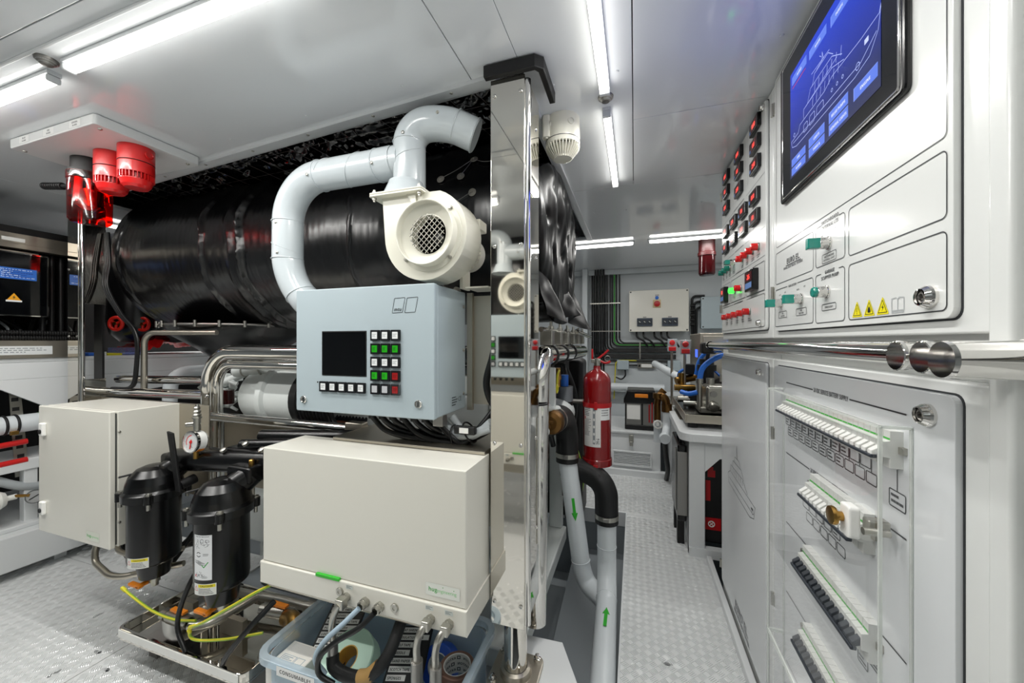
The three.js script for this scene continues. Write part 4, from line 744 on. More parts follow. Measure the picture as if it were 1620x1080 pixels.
// ---------- twin fuel filters ----------
{
  const caution = printMat(220, 130, (x, w, h) => { x.fillStyle = '#dfe0dc'; x.fillRect(0, 0, w, h); x.fillStyle = '#e8d812'; x.fillRect(56, 8, 156, 34); words(x, 'CAUTION', 134, 26, 26, '#1a1a10'); scribble(x, 60, 50, 150, 70, 4, '#3a3a3a', 4); x.strokeStyle = '#c43b30'; x.lineWidth = 4; x.beginPath(); x.moveTo(28, 30); x.lineTo(48, 80); x.lineTo(8, 80); x.closePath(); x.stroke(); }, { opaque: true });
  const howto = printMat(300, 760, (x, w, h) => {
    x.fillStyle = '#e6e8ea'; x.fillRect(0, 0, w, h); words(x, 'Step into Operation', 150, 24, 24, '#30343a', { width: 250 }); x.strokeStyle = '#30343a'; x.lineWidth = 4;
    for (let i = 0; i < 16; i++) { x.beginPath(); x.ellipse(40 + rr(0, 220), 80 + rr(0, 160), rr(8, 34), rr(8, 26), rr(0, 3), 0, rr(3, 6)); x.stroke(); }
    x.lineWidth = 13; x.beginPath(); x.arc(95, 330, 36, 0.4, 2.7); x.stroke(); x.beginPath(); x.arc(95, 330, 36, 3.5, 5.8); x.stroke(); scribble(x, 170, 310, 90, 44, 3, '#30343a', 3);
    x.lineWidth = 4; for (let i = 0; i < 6; i++) { x.strokeRect(20 + i * 20, 430 + i * 9, 80, 34); }
    x.strokeStyle = '#2f9a36'; x.lineWidth = 14; x.beginPath(); x.moveTo(150, 505); x.lineTo(185, 545); x.lineTo(250, 455); x.stroke();
    x.strokeStyle = '#30343a'; x.lineWidth = 4; for (let i = 0; i < 10; i++) { x.beginPath(); x.arc(60 + rr(0, 120), 620 + rr(0, 80), rr(8, 30), 0, 4); x.stroke(); }
    x.strokeStyle = '#c4242c'; x.lineWidth = 10; x.beginPath(); x.moveTo(20, 670); x.lineTo(56, 710); x.moveTo(56, 670); x.lineTo(20, 710); x.stroke(); scribble(x, 150, 690, 120, 40, 3, '#30343a', 3);
  }, { opaque: true });
  const arcPlate = (cx, cd, r, a0, a1, y0, y1) => { const g = new THREE.CylinderGeometry(r, r, y1 - y0, 12, 1, true, a0, a1 - a0); g.translate(cx, (y0 + y1) / 2, -cd); g.userData.keep = true; return g; };
  function filter(cx, cd, label, big) {
    const t = thing('fuel_filter', label, 'fuel filter', P(cx, 0.33, cd)), yb = 0.415, yl = 0.652;
    obj('bowl', lathe([[0.0, -0.06], [0.045, -0.058], [0.05, -0.03], [0.055, 0.0], [0.068, 0.0], [0.076, 0.008], [0.078, 0.02], [0.078, yl - yb]], P(cx, yb, cd), UP, 40), M.blackPaint, t);
    obj('lid', lathe([[0.086, 0], [0.094, 0.004], [0.095, 0.03], [0.091, 0.034], [0.086, 0.04], [0.082, 0.06], [0.073, 0.088], [0.052, 0.11], [0.03, 0.119], [0, 0.121]], P(cx, yl, cd), UP, 44), M.blackPaint, t);
    for (let i = 0; i < 4; i++) { const a = 0.9 + i * Math.PI / 2, bx = cx + 0.094 * Math.cos(a), bd = cd + 0.094 * Math.sin(a); obj('lug', rod(P(bx, yl + 0.003, bd), P(bx, yl + 0.032, bd), 0.014), M.blackPaint, t); obj('bolt', [lathe([[0.01, 0], [0.01, 0.007], [0.006, 0.0075], [0.005, 0.005], [0, 0.005]], P(bx, yl + 0.032, bd), UP, 12), rod(P(bx, yl + 0.003, bd), P(bx, yl - 0.02, bd), 0.006)], M.zinc, t); }
    obj('neck', [rod(P(cx, yl + 0.06, cd + 0.01), P(cx + 0.05, yl + 0.12, cd + 0.07), 0.05, 0.04), box(cx - 0.03, cx + 0.08, yl + 0.09, yl + 0.15, cd + 0.03, cd + 0.11, 0.012)], M.blackPaint, t);
    obj('lever', [rod(P(cx + 0.02, yl + 0.11, cd - 0.01), P(cx - 0.06, yl + 0.09, cd - 0.075), 0.004, 0.0035), rod(P(cx + 0.03, yl + 0.115, cd), P(cx - 0.005, yl + 0.105, cd - 0.03), 0.008)], M.blackMatt, t);
    const a = Math.atan2(-cx, 0) ; // label turned towards the lens
    const dirA = Math.atan2(0 - cx, 1.0 * cd);   // angle of the lens seen from the filter, about y
    if (big) obj('label', arcPlate(cx, cd, 0.0786, dirA - 1.15, dirA - 0.35, yb + 0.055, yb + 0.2), howto, t, 'white label with assembly drawings and a green tick');
    obj('caution_label', arcPlate(cx, cd, 0.0786, dirA - 1.15, dirA - 0.2, yb + 0.006, yb + 0.043), caution, t);
    obj('drain', [rod(P(cx, yb - 0.058, cd), P(cx, yb - 0.1, cd), 0.012), lathe([[0.019, 0], [0.019, 0.014]], P(cx, yb - 0.07, cd), DOWN, 6)], M.zinc, t);
    obj('drain_tap', [box(cx - 0.075, cx - 0.01, yb - 0.094, yb - 0.082, cd - 0.045, cd - 0.027, 0.004), rod(P(cx - 0.02, yb - 0.086, cd), P(cx - 0.02, yb - 0.086, cd - 0.045), 0.008)], M.orange, t, 'orange drain tap handle');
    return t;
  }
  filter(-1.735, 0.924, 'black fuel filter standing beside the beige door cabinet'); filter(-1.344, 0.906, 'black fuel filter with long white instruction label', true);
  const v = thing('filter_manifold', 'black changeover valve manifold above the two fuel filters', 'manifold', P(-1.45, 0.77, 1.03));
  obj('valve_body', [rod(P(-1.72, 0.775, 0.985), P(-1.24, 0.8, 1.03), 0.042, 0.042, 24), box(-1.48, -1.2, 0.74, 0.84, 1.0, 1.08, 0.012), box(-1.7, -1.5, 0.77, 0.815, 1.0, 1.06, 0.01)], M.blackPaint, v);
  obj('manifold_pipe', [pipe([P(-1.38, 0.87, 1.08), P(-1.1, 0.885, 1.1), P(-0.98, 0.89, 1.12)], 0.026), pipe([P(-1.42, 0.845, 1.03), P(-1.2, 0.86, 1.06), P(-1.0, 0.87, 1.1)], 0.022)], M.blackPaint, v);
  for (const [x, y, d] of [[-1.2, 0.85, 1.02], [-1.36, 0.86, 1.0], [-1.46, 0.83, 0.99], [-1.28, 0.845, 1.0]]) obj('bolt', lathe([[0.011, 0], [0.011, 0.01], [0, 0.012]], P(x, y, d), new THREE.Vector3(0, 0.8, 0.6), 6), M.zinc, v);
  for (const [x, y, d] of [[-1.3, 0.80, 0.975], [-1.22, 0.82, 0.985]]) obj('plug', lathe([[0.009, 0], [0.009, 0.016], [0.006, 0.02], [0, 0.02]], P(x, y, d), UP, 8), M.brass, v);
  obj('changeover_handle', [prism([[-1.63, 0.68], [-1.605, 0.68], [-1.65, 0.895], [-1.68, 0.9]], 'd', 0.93, 0.94, 0.003), rod(P(-1.62, 0.70, 0.94), P(-1.62, 0.71, 0.99), 0.018)], M.blackMatt, v);
  // pressure gauge with a valve fitting above it
  const g = thing('pressure_gauge', 'round pressure gauge with red needle on the black filter manifold', 'gauge', P(-1.565, 0.8, 0.985));
  const gc = P(-1.57, 0.865, 0.95), gn = new THREE.Vector3(0.05, 0.1, 1).normalize();
  obj('case', lathe([[0, -0.034], [0.036, -0.034], [0.038, -0.03], [0.038, 0], [0.041, 0.001], [0.041, 0.007], [0.037, 0.008], [0.036, 0.003]], gc, gn, 36), M.chrome, g);
  const face = orient(new THREE.CircleGeometry(0.0365, 36).rotateX(-Math.PI / 2), gc.clone().addScaledVector(gn, 0.003), gn);
  obj('dial', face, printMat(256, 256, (x) => { x.fillStyle = '#c9cbcb'; x.fillRect(0, 0, 256, 256); x.strokeStyle = '#333'; x.lineWidth = 4; for (let i = 0; i < 25; i++) { const a = 2.3 + i * 0.196; x.beginPath(); x.moveTo(128 + 92 * Math.cos(a), 128 + 92 * Math.sin(a)); x.lineTo(128 + (i % 4 ? 104 : 112) * Math.cos(a), 128 + (i % 4 ? 104 : 112) * Math.sin(a)); x.stroke(); } x.strokeStyle = '#cf2222'; x.lineWidth = 12; x.beginPath(); x.arc(128, 128, 84, 2.6, 4.6); x.stroke(); scribble(x, 110, 170, 60, 30, 2, '#444', 4); }, { opaque: true }), g);
  obj('needle', [orient(new THREE.BoxGeometry(0.004, 0.001, 0.034).translate(0, 0.005, 0.008), gc, gn), lathe([[0.005, 0.003], [0.005, 0.007], [0, 0.007]], gc, gn, 12)], M.red, g);
  obj('sticker', [lathe([[0.0385, -0.028], [0.0385, -0.004]], gc, gn, 36)], M.paperWhite, g); obj('band', [orient(new THREE.CylinderGeometry(0.0389, 0.0389, 0.022, 10, 1, true, 0.2, 0.7).translate(0, -0.016, 0), gc, gn)], M.orange, g);
  obj('stem', [rod(P(-1.568, 0.80, 0.962), P(-1.568, 0.828, 0.962), 0.009, 0.009, 8)], M.brass, g);
  obj('fitting', [lathe([[0.012, 0], [0.012, 0.045], [0.016, 0.046], [0.016, 0.05], [0.012, 0.052], [0.014, 0.06], [0.01, 0.064], [0.013, 0.072], [0.009, 0.077], [0.011, 0.086], [0.007, 0.09], [0.006, 0.1], [0, 0.1]], P(-1.567, 0.905, 0.965), UP, 16), rod(P(-1.567, 0.93, 0.965), P(-1.6, 0.927, 0.95), 0.009)], M.zinc, g);
  // drip tray and the small plumbing in it
  const t = thing('drip_tray', 'mirror-polished steel drip tray below the fuel filters', 'tray', P(-1.55, 0.0, 1.0));
  const o = rrect(-1.85, -1.19, 0.865, 1.2, 0.03), inn = rrect(-1.838, -1.202, 0.877, 1.188, 0.02);
  obj('rim', [prism(o, 'y', 0.135, 0.168, 0.002, [inn])], M.mirror, t); obj('base', [prism(o, 'y', 0.128, 0.135)], M.mirror, t); obj('front_strip', [box(-1.83, -1.21, 0.138, 0.166, 0.862, 0.8648, 0.001)], M.paperWhite, t);
  obj('feet', [box(-1.82, -1.77, 0, 0.128, 0.95, 1.15), box(-1.27, -1.22, 0, 0.128, 0.9, 1.15)], M.dullSteel, t);
  function valve(p, dir, label) { const a = p.clone().addScaledVector(dir, -0.07), b = p.clone().addScaledVector(dir, 0.07), h = thing('ball_valve', label, 'valve', p.clone().setY(p.y - 0.02)); obj('body', [rod(a, b, 0.016, 0.016, 16), rod(p.clone().addScaledVector(dir, -0.035), p.clone().addScaledVector(dir, 0.035), 0.023, 0.023, 8), rod(a, a.clone().addScaledVector(dir, 0.022), 0.022, 0.022, 6), rod(b, b.clone().addScaledVector(dir, -0.022), 0.022, 0.022, 6)], M.zinc, h); obj('handle', [orient(new THREE.BoxGeometry(0.07, 0.008, 0.018).translate(0.012, 0.03, 0), p, UP), rod(p, p.clone().add(new THREE.Vector3(0, 0.03, 0)), 0.007)], M.orange, h, 'orange lever'); }
  valve(P(-1.62, 0.21, 0.93), new THREE.Vector3(1, 0, 0), 'small orange-levered drain valve under the rear fuel filter'); valve(P(-1.28, 0.22, 1.06), new THREE.Vector3(1, 0, -0.1).normalize(), 'orange-levered drain valve beside the clear storage bin'); 
  const pp = thing('drain_pipework', 'steel drain pipework lying in the drip tray', 'pipes', P(-1.5, 0.1, 1.05));
  obj('pipe', [pipe([P(-1.8, 0.2, 1.1), P(-1.5, 0.2, 1.12), P(-1.35, 0.2, 1.14), P(-1.13, 0.2, 1.14)], 0.017), pipe([P(-1.55, 0.2, 0.93), P(-1.48, 0.2, 0.95), P(-1.46, 0.2, 1.12)], 0.016), pipe([P(-1.66, 0.165, 0.96), P(-1.6, 0.165, 1.14)], 0.02)], M.zinc, pp);
  obj('elbow', [pipe([P(-1.22, 0.22, 1.05), P(-1.16, 0.24, 1.03), P(-1.13, 0.22, 0.99)], 0.028, 0.03)], M.brass, pp);
  obj('union', [[-1.2, 1.14], [-1.6, 1.12], [-1.72, 1.11]].map(([x, d]) => rod(P(x - 0.02, 0.2, d), P(x + 0.02, 0.2, d), 0.026, 0.026, 6)), M.zinc, pp);
  obj('bracket', [box(-1.5, -1.38, 0.136, 0.2, 1.0, 1.02), box(-1.75, -1.68, 0.136, 0.19, 1.02, 1.04)], M.brushed, pp);
  const ec = (pts, label) => { const t = thing('earth_cable', label, 'cable', pts[0].clone(), 'earth cables on the filters'); obj('insulation', cable(pts, 0.0045, 8, 40), M.earth, t); const a = pts[0], b = pts[1]; obj('lug', rod(a, a.clone().lerp(b, 0.35), 0.0065, 0.006, 8), M.cableYellow, t); const off = new THREE.Vector3(0, 0.0028, 0.0028); obj('stripe', cable(pts.map((p) => p.clone().add(off)), 0.0028, 6, 40), M.cableYellow, t); };
  ec([P(-1.80, 0.33, 0.86), P(-1.74, 0.31, 0.86), P(-1.66, 0.26, 0.88), P(-1.58, 0.235, 0.9), P(-1.5, 0.235, 0.92)], 'green and yellow earth cable on the rear fuel filter');
  ec([P(-1.39, 0.3, 0.835), P(-1.33, 0.33, 0.83), P(-1.2, 0.41, 0.84), P(-1.13, 0.45, 0.88), P(-1.08, 0.46, 0.95)], 'green and yellow earth cable climbing to the large beige box');
  ec([P(-1.395, 0.29, 0.835), P(-1.39, 0.26, 0.84), P(-1.3, 0.255, 0.87), P(-1.2, 0.25, 0.94)], 'green and yellow earth cable hooked under the labelled filter');
  const bc = (pts, label, r = 0.008) => tag(obj('sensor_cable', cable(pts, r, 8, 30), M.cable), label, 'cable', 'black sensor cables by the filters');
  bc([P(-1.47, 0.5, 0.97), P(-1.5, 0.38, 0.9), P(-1.53, 0.24, 0.88), P(-1.47, 0.17, 0.87)], 'black sensor cable between the two fuel filters'); bc([P(-1.16, 0.36, 0.95), P(-1.2, 0.3, 0.89), P(-1.27, 0.21, 0.87), P(-1.31, 0.15, 0.88)], 'black sensor cable hanging into the drip tray', 0.009);
}
// pipe loops under the beige door cabinet
{
  const t = thing('hose_loops', 'steel and black hose loops under the beige door cabinet', 'hoses', P(-2.0, 0.3, 0.98));
  obj('steel_tube', [pipe([P(-2.08, 0.466, 0.93), P(-2.08, 0.36, 0.9), P(-1.9, 0.33, 0.88), P(-1.7, 0.36, 1.0)], 0.011, 0.05), pipe([P(-2.0, 0.466, 0.95), P(-2.0, 0.4, 0.93), P(-1.82, 0.4, 0.92), P(-1.7, 0.42, 1.0)], 0.009, 0.05)], M.brushed, t);
  for (let i = 0; i < 6; i++) obj('hose', cable([P(-2.1 + i * 0.045, 0.466, 1.0), P(-2.06 + i * 0.045, 0.38 - (i % 3) * 0.015, 0.97), P(-1.92 + i * 0.03, 0.36 - (i % 2) * 0.02, 0.98), P(-1.74, 0.4 + i * 0.01, 1.06)], 0.009, 8, 24), M.cable, t);
}
// ---------- hoses and cables at the foot of the large beige box ----------
{
  function hose(x, label) {
    const t = thing('fuel_hose', label, 'hose', P(x, 0.03, 0.8), 'steel-ended hoses under the large beige box');
    obj('bent_tube', pipe([P(x, 0.503, 0.862), P(x - 0.006, 0.50, 0.838), P(x - 0.02, 0.46, 0.836), P(x - 0.024, 0.405, 0.846)], 0.0095, 0.03, 14), M.zinc, t);
    obj('elbow_block', [box(x - 0.011, x + 0.011, 0.49, 0.516, 0.842, 0.862, 0.003)], M.zinc, t);
    obj('ferrule', lathe([[0.010, 0], [0.0155, 0.001], [0.0155, 0.055], [0.012, 0.058]], P(x - 0.024, 0.41, 0.846), DOWN, 20), M.dullSteel, t);
    obj('rubber_hose', cable([P(x - 0.024, 0.36, 0.846), P(x - 0.026, 0.29, 0.852), P(x - 0.02, 0.2, 0.87), P(x - 0.02, 0.1, 0.9)], 0.0125, 12, 20), M.cable, t);
  }
  hose(-0.515, 'steel-ended black hose from the beige box, second from the pillar'); hose(-0.46, 'steel-ended black hose from the beige box, closest to the pillar');
  const t = thing('fuel_hose', 'steel bent tube curving down from the beige box beside the blue cable', 'hose', P(-0.83, 0.3, 0.8));
  obj('elbow_block', [box(-0.802, -0.776, 0.486, 0.514, 0.84, 0.864, 0.003)], M.zinc, t);
  obj('bent_tube', pipe([P(-0.79, 0.5, 0.845), P(-0.802, 0.48, 0.84), P(-0.812, 0.44, 0.84), P(-0.812, 0.39, 0.845)], 0.0095, 0.03), M.zinc, t);
  obj('ferrule', lathe([[0.010, 0], [0.014, 0.001], [0.014, 0.045], [0.01, 0.048]], P(-0.812, 0.395, 0.845), DOWN, 18), M.dullSteel, t);
  obj('rubber_hose', cable([P(-0.812, 0.352, 0.845), P(-0.802, 0.33, 0.838), P(-0.75, 0.318, 0.836), P(-0.69, 0.33, 0.842), P(-0.645, 0.375, 0.86), P(-0.635, 0.45, 0.93)], 0.017, 12, 40), M.rubber, t);
  obj('tape_wrap', cable([P(-0.715, 0.322, 0.839), P(-0.69, 0.33, 0.842), P(-0.662, 0.354, 0.853)], 0.0182, 12, 8), std(0xa8854e, 0.6), t, 'tan tape wrapped round the hose');
  tag(obj('signal_cable', cable([P(-0.726, 0.5, 0.85), P(-0.755, 0.47, 0.83), P(-0.81, 0.415, 0.81), P(-0.838, 0.36, 0.81), P(-0.815, 0.318, 0.82)], 0.0075, 10, 30), std(0xa9bdcc, 0.4)), 'pale blue cable from the beige box looping into the bin', 'cable');
  tag(obj('signal_cable', cable([P(-0.676, 0.498, 0.85), P(-0.705, 0.468, 0.83), P(-0.77, 0.425, 0.812), P(-0.815, 0.38, 0.8), P(-0.82, 0.33, 0.805), P(-0.78, 0.305, 0.815)], 0.0075, 10, 30), M.cable), 'thin black cable from the beige box looping into the bin', 'cable');
  tag(obj('steel_tube', pipe([P(-1.12, 0.462, 0.9), P(-0.9, 0.462, 0.9), P(-0.55, 0.462, 0.9)], 0.009), M.brushed), 'slim steel tube running under the base of the beige box', 'tube');
}
// ---------- clear storage bin and what lies in it ----------
{
  const x0 = -1.085, x1 = -0.445, d0 = 0.83, d1 = 1.17, h = 0.3, t = thing('storage_bin', 'clear plastic storage bin on the floor under the large beige box', 'bin', P(-0.76, 0.001, 1.0));
  const wall = (r0, o, y0, y1) => prism(rrect(x0 - o, x1 + o, d0 - o, d1 + o, r0), 'y', y0, y1, 0, [rrect(x0 - o + 0.003, x1 + o - 0.003, d0 - o + 0.003, d1 + o - 0.003, r0 - 0.003)]);
  obj('tub', [wall(0.05, -0.01, 0.006, h - 0.02), prism(rrect(x0 + 0.012, x1 - 0.012, d0 + 0.012, d1 - 0.012, 0.045), 'y', 0.004, 0.008)], M.binPlastic, t);
  obj('rim', [prism(rrect(x0 - 0.012, x1 + 0.012, d0 - 0.012, d1 + 0.012, 0.055), 'y', h - 0.022, h, 0.002, [rrect(x0 + 0.008, x1 - 0.008, d0 + 0.008, d1 - 0.008, 0.04)])], M.binPlastic, t);
  obj('label', plate('d', -0.99, -0.85, h - 0.03, h - 0.002, d0 - 0.0135), printMat(360, 80, (x, w, hh) => { x.fillStyle = '#f2f2f0'; x.fillRect(0, 0, w, hh); words(x, 'CONSUMABLES', w / 2, hh / 2, 42, '#222', { width: 330 }); }, { opaque: true }), t);
  const strips = (list) => printMat(320, list.length * 56, (x, w, hh) => { x.fillStyle = '#26272a'; x.fillRect(0, 0, w, hh); list.forEach((s, i) => { x.fillStyle = '#f0f0ee'; x.fillRect(12, i * 56 + 8, Math.min(296, 40 + s.length * 18), 40); words(x, s, 22, i * 56 + 29, 27, '#1b1b1b', { align: 'left', width: 270 }); }); }, { opaque: true });
  const card = (name, label, m, w, l, at, ry, tilt) => { const c = obj(name, new RoundedBoxGeometry(w, 0.006, l, 1, 0.001).rotateX(tilt).rotateY(ry).translate(at.x, at.y, at.z), M.blackMatt); tag(c, label, 'label card', 'contents of the storage bin'); const p = new THREE.PlaneGeometry(w * 0.96, l * 0.96).rotateX(-Math.PI / 2).translate(0, 0.0036, 0).rotateX(tilt).rotateY(ry).translate(at.x, at.y, at.z); p.userData.keep = true; obj('print', p, m, c); };
  card('label_sheet', 'black sheet of white name strips at the back of the bin', strips(['ALUMINIUM TAPE', 'PLASTIC PADS', 'ADHESIVES', 'MATERIAL REPAIR TAPE', 'PLASTIC POLISH', 'LOCTITE BLUE', 'TIE WRAPS', 'MASTIC', 'DUCT TAPE', 'DOUBLE SIDE TAPE']), 0.13, 0.22, P(-0.965, 0.245, 1.03), 0.3, 0.3);
  card('label_sheet', 'black sheet of white name strips under the hoses', strips(['HEAT SHRINK', 'INSULATION TAPE', 'SELF TAPE', 'NEEDLE', 'SAND PAPER', 'SCOTCH TAPE', 'SPONGES', 'TEFLON']), 0.12, 0.2, P(-0.7, 0.21, 1.05), 0.3, 0.3);
  const pk = obj('card_box', box(-1.07, -0.955, 0.02, 0.25, 0.846, 0.95, 0.002), std(0xe9e6df, 0.6)); tag(pk, 'white printed card box at the corner of the storage bin', 'box', 'contents of the storage bin');
  { const g = new THREE.PlaneGeometry(0.11, 0.1).rotateX(-Math.PI / 2).translate(-1.0125, 0.2506, -0.898); g.userData.keep = true; obj('print', g, printMat(240, 270, (x, w, hh) => { x.fillStyle = '#ece9e2'; x.fillRect(0, 0, w, hh); x.fillStyle = '#b4b7bc'; for (let i = 0; i < 9; i++) x.fillRect(20, 14 + i * 10, 200, 3); x.strokeStyle = '#5a7c98'; x.lineWidth = 3; x.strokeRect(30, 130, 110, 60); x.strokeRect(150, 130, 60, 60); scribble(x, 40, 140, 90, 40, 3, '#5a7c98', 3); scribble(x, 30, 205, 170, 30, 2, '#4a4f66', 3); }, { opaque: true }), pk); }
  const roll = (c, dir, R, r, w, m, core, label) => { const t = thing('tape_roll', label, 'tape roll', c.clone().setY(c.y - R), 'contents of the storage bin'); obj('tape', lathe([[r, -w / 2], [R - 0.003, -w / 2], [R, -w / 2 + 0.003], [R, w / 2 - 0.003], [R - 0.003, w / 2], [r, w / 2]], c, dir, 48), m, t); obj('core', lathe([[r - 0.003, -w / 2], [r, -w / 2], [r, w / 2], [r - 0.003, w / 2], [r - 0.003, -w / 2]], c, dir, 48), core, t); return t; };
  const up = new THREE.Vector3(-0.05, 0.85, 0.5).normalize();
  roll(P(-0.845, 0.235, 0.95), up, 0.085, 0.036, 0.06, std(0xc4e6d2, 0.35), std(0xc79a3a, 0.5), 'thick pale green tape roll on top in the bin');
  const ax = roll(P(-0.52, 0.215, 1.04), UP, 0.054, 0.042, 0.06, std(0x7d5a4a, 0.35), M.paperWhite, 'brown packing tape roll with printed paper core');
  { const g = new THREE.CylinderGeometry(0.0386, 0.0386, 0.058, 32, 1, true).translate(-0.52, 0.215, -1.04); g.userData.keep = true; const m = printMat(512, 128, (x, w, hh) => { x.fillStyle = '#d9d6d0'; x.fillRect(0, 0, w, hh); for (let i = 0; i < 4; i++) for (let j = 0; j < 3; j++) { x.strokeStyle = '#222'; x.lineWidth = 5; x.strokeRect(14 + i * 130 + (j & 1) * 40, 14 + j * 40, 18, 18); words(x, 'AXTON', 82 + i * 130 + (j & 1) * 40, 25 + j * 40, 24, '#222'); } }, { opaque: true }); m.side = THREE.DoubleSide; obj('core_print', g, m, ax); }
  roll(P(-0.635, 0.13, 0.95), new THREE.Vector3(0.2, 0.9, 0.3).normalize(), 0.055, 0.03, 0.05, std(0x6a4a58, 0.4), M.paperWhite, 'dull purple tape roll between the two steel-ended hoses');
  roll(P(-0.61, 0.17, 1.1), new THREE.Vector3(0, 0.5, 0.85).normalize(), 0.06, 0.035, 0.05, std(0x2558c8, 0.4), M.paperWhite, 'bright blue tape roll leaning behind the hoses');
  tag(obj('sponge', box(-0.77, -0.69, 0.06, 0.14, 0.85, 0.9, 0.012), std(0xd9a03a, 0.8)), 'orange yellow sponge at the front of the bin', 'sponge', 'contents of the storage bin');
  tag(obj('pen', pipe([P(-0.475, 0.22, 1.07), P(-0.47, 0.1, 0.95)], 0.006), std(0xa8429a, 0.4)), 'magenta marker standing in the bin corner', 'pen', 'contents of the storage bin');
  tag(obj('pen', pipe([P(-0.495, 0.16, 0.98), P(-0.5, 0.08, 0.88)], 0.005), std(0x3a56a8, 0.4)), 'blue marker standing in the bin corner', 'pen', 'contents of the storage bin');
  tag(obj('plastic_bag', crumple(-1.05, -0.48, 0.865, 1.13, () => 0.03, 40, 30, 0.05), M.binPlastic), 'crumpled clear plastic bag in the bottom of the bin', 'bag', 'contents of the storage bin');
}

// ---------- cable loom under the grey engine control unit ----------
{
  const t = thing('cable_loom', 'sagging loom of black cables below the grey control unit', 'cables', P(-0.65, 0.91, 1.1));
  for (let i = 0; i < 7; i++) { const x = -0.87 + i * 0.042; obj('cable', cable([P(x, 0.985, 1.08), P(x + 0.015, 0.965, 1.085), P(x + 0.07, 0.935 - i * 0.001, 1.075 + (i % 3) * 0.02), P(-0.58 + i * 0.01, 0.915 + (i % 3) * 0.012, 1.08 + (i % 3) * 0.018), P(-0.5 + i * 0.006, 0.925 + i * 0.008, 1.1 + (i % 3) * 0.02), P(-0.425, 0.965 + i * 0.011, 1.13 + (i % 2) * 0.02)], 0.0095, 8, 40), M.cable, t); }
  for (let i = 0; i < 3; i++) obj('conduit', cable([P(-0.68 + i * 0.05, 0.99, 1.12), P(-0.64 + i * 0.045, 0.955, 1.12), P(-0.57 + i * 0.03, 0.935, 1.1), P(-0.5 + i * 0.02, 0.945 + i * 0.006, 1.07), P(-0.415, 0.975 + i * 0.01, 1.06)], 0.0125, 10, 30), M.cableGrey, t);
  obj('plug', [box(-0.53, -0.46, 0.955, 0.98, 1.035, 1.055, 0.004)], M.blackMatt, t); obj('plug_label', [box(-0.51, -0.48, 0.96, 0.976, 1.033, 1.035)], M.paperWhite, t);
  obj('tie', [ring(P(-0.555, 0.932, 1.1), new THREE.Vector3(1, 0.2, 0), 0.035, 0.003), ring(P(-0.5, 0.95, 1.09), new THREE.Vector3(1, 0.6, 0), 0.035, 0.003)], M.cable, t);
  tag(obj('power_cable', cable([P(-0.415, 1.33, 1.15), P(-0.435, 1.2, 1.13), P(-0.455, 1.1, 1.12), P(-0.43, 1.03, 1.13), P(-0.40, 1.01, 1.16)], 0.012, 10, 30), M.cable), 'thick black cable hanging beside the pillar and grey control unit', 'cable');
  tag(obj('back_bracket', [box(-0.56, -0.42, 1.02, 1.4, 1.21, 1.22, 0.001), box(-0.56, -0.54, 1.0, 1.41, 1.196, 1.21)], M.brushed), 'brushed steel bracket behind the grey control unit', 'bracket');
  tag(obj('back_plate', [prism(rrect(-1.75, -0.42, 0.58, 0.87, 0.01), 'd', 1.24, 1.246, 0.001)], M.brushed), 'wide brushed steel plate behind the fuel filters', 'plate');
  tag(obj('mounting_shelf', [prism([[-0.98, 0.9045], [-0.42, 0.9045], [-0.42, 0.914], [-0.98, 0.914]], 'd', 1.02, 1.24, 0.002), box(-1.06, -0.98, 0.86, 0.93, 1.16, 1.2, 0.006)], M.brushed), 'steel shelf between the beige box and the cable loom', 'shelf');
}
// ---------- polished tube frame round the engine ----------
{
  const t = thing('tube_frame', 'double polished steel tube frame round the white engine', 'frame', P(-1.5, 0.85, 1.26));
  obj('outer_tube', pipe([P(-0.5, 1.188, 1.26), P(-1.955, 1.188, 1.26), P(-1.955, 0.3, 1.26)], 0.036, 0.16, 20, 90), M.chrome, t);
  obj('inner_tube', pipe([P(-0.5, 1.132, 1.25), P(-1.885, 1.132, 1.25), P(-1.885, 0.3, 1.25)], 0.02, 0.1, 18, 90), M.chrome, t);
  obj('cross_tube', pipe([P(-1.9, 0.885, 1.235), P(-1.0, 0.885, 1.235)], 0.021), M.chrome, t);
  obj('bolt', screwHead(P(-1.915, 0.98, 1.222), ND, 0.011), M.chrome, t);
  obj('side_plate', [prism([[-2.02, 0.5], [-1.9, 0.5], [-1.9, 0.875], [-2.02, 0.875]], 'd', 1.262, 1.268), box(-1.85, -1.66, 0.5, 0.862, 1.255, 1.262, 0.001)], M.brushed, t);
  const u = thing('guard_rails', 'pair of polished guard rails between the two steel pillars', 'rail', P(-2.45, 0.9, 1.33));
  obj('rail', rod(P(-2.9, 0.955, 1.29), P(-1.98, 0.975, 1.29), 0.024), M.chrome, u); obj('rail', rod(P(-2.88, 1.02, 1.36), P(-2.06, 1.04, 1.325), 0.022), M.chrome, u);
  obj('bent_rail', pipe([P(-2.53, 0.95, 1.3), P(-2.53, 1.288, 1.3), P(-2.15, 1.288, 1.42)], 0.014, 0.06), M.brushed, u);
  obj('kick_plate', [box(-2.9, -1.98, 0.85, 0.925, 1.29, 1.3)], M.brushed, u);
  const c = thing('cable_drop', 'black cables strapped to the left pillar and looping under the silencer', 'cables', P(-2.7, 0.95, 1.27));
  for (let i = 0; i < 3; i++) obj('cable', cable([P(-2.87 + i * 0.012, 1.86, 1.3), P(-2.85 + i * 0.02, 1.68, 1.29), P(-2.85 + i * 0.02, 1.56, 1.28), P(-2.72 + i * 0.015, 1.4, 1.28), P(-2.56 + i * 0.008, 1.28, 1.275), P(-2.555 + i * 0.008, 1.1, 1.275), P(-2.58 + i * 0.01, 1.0, 1.27), P(-2.72 + i * 0.02, 0.985, 1.255)], 0.007, 8, 60), M.cable, c);
}
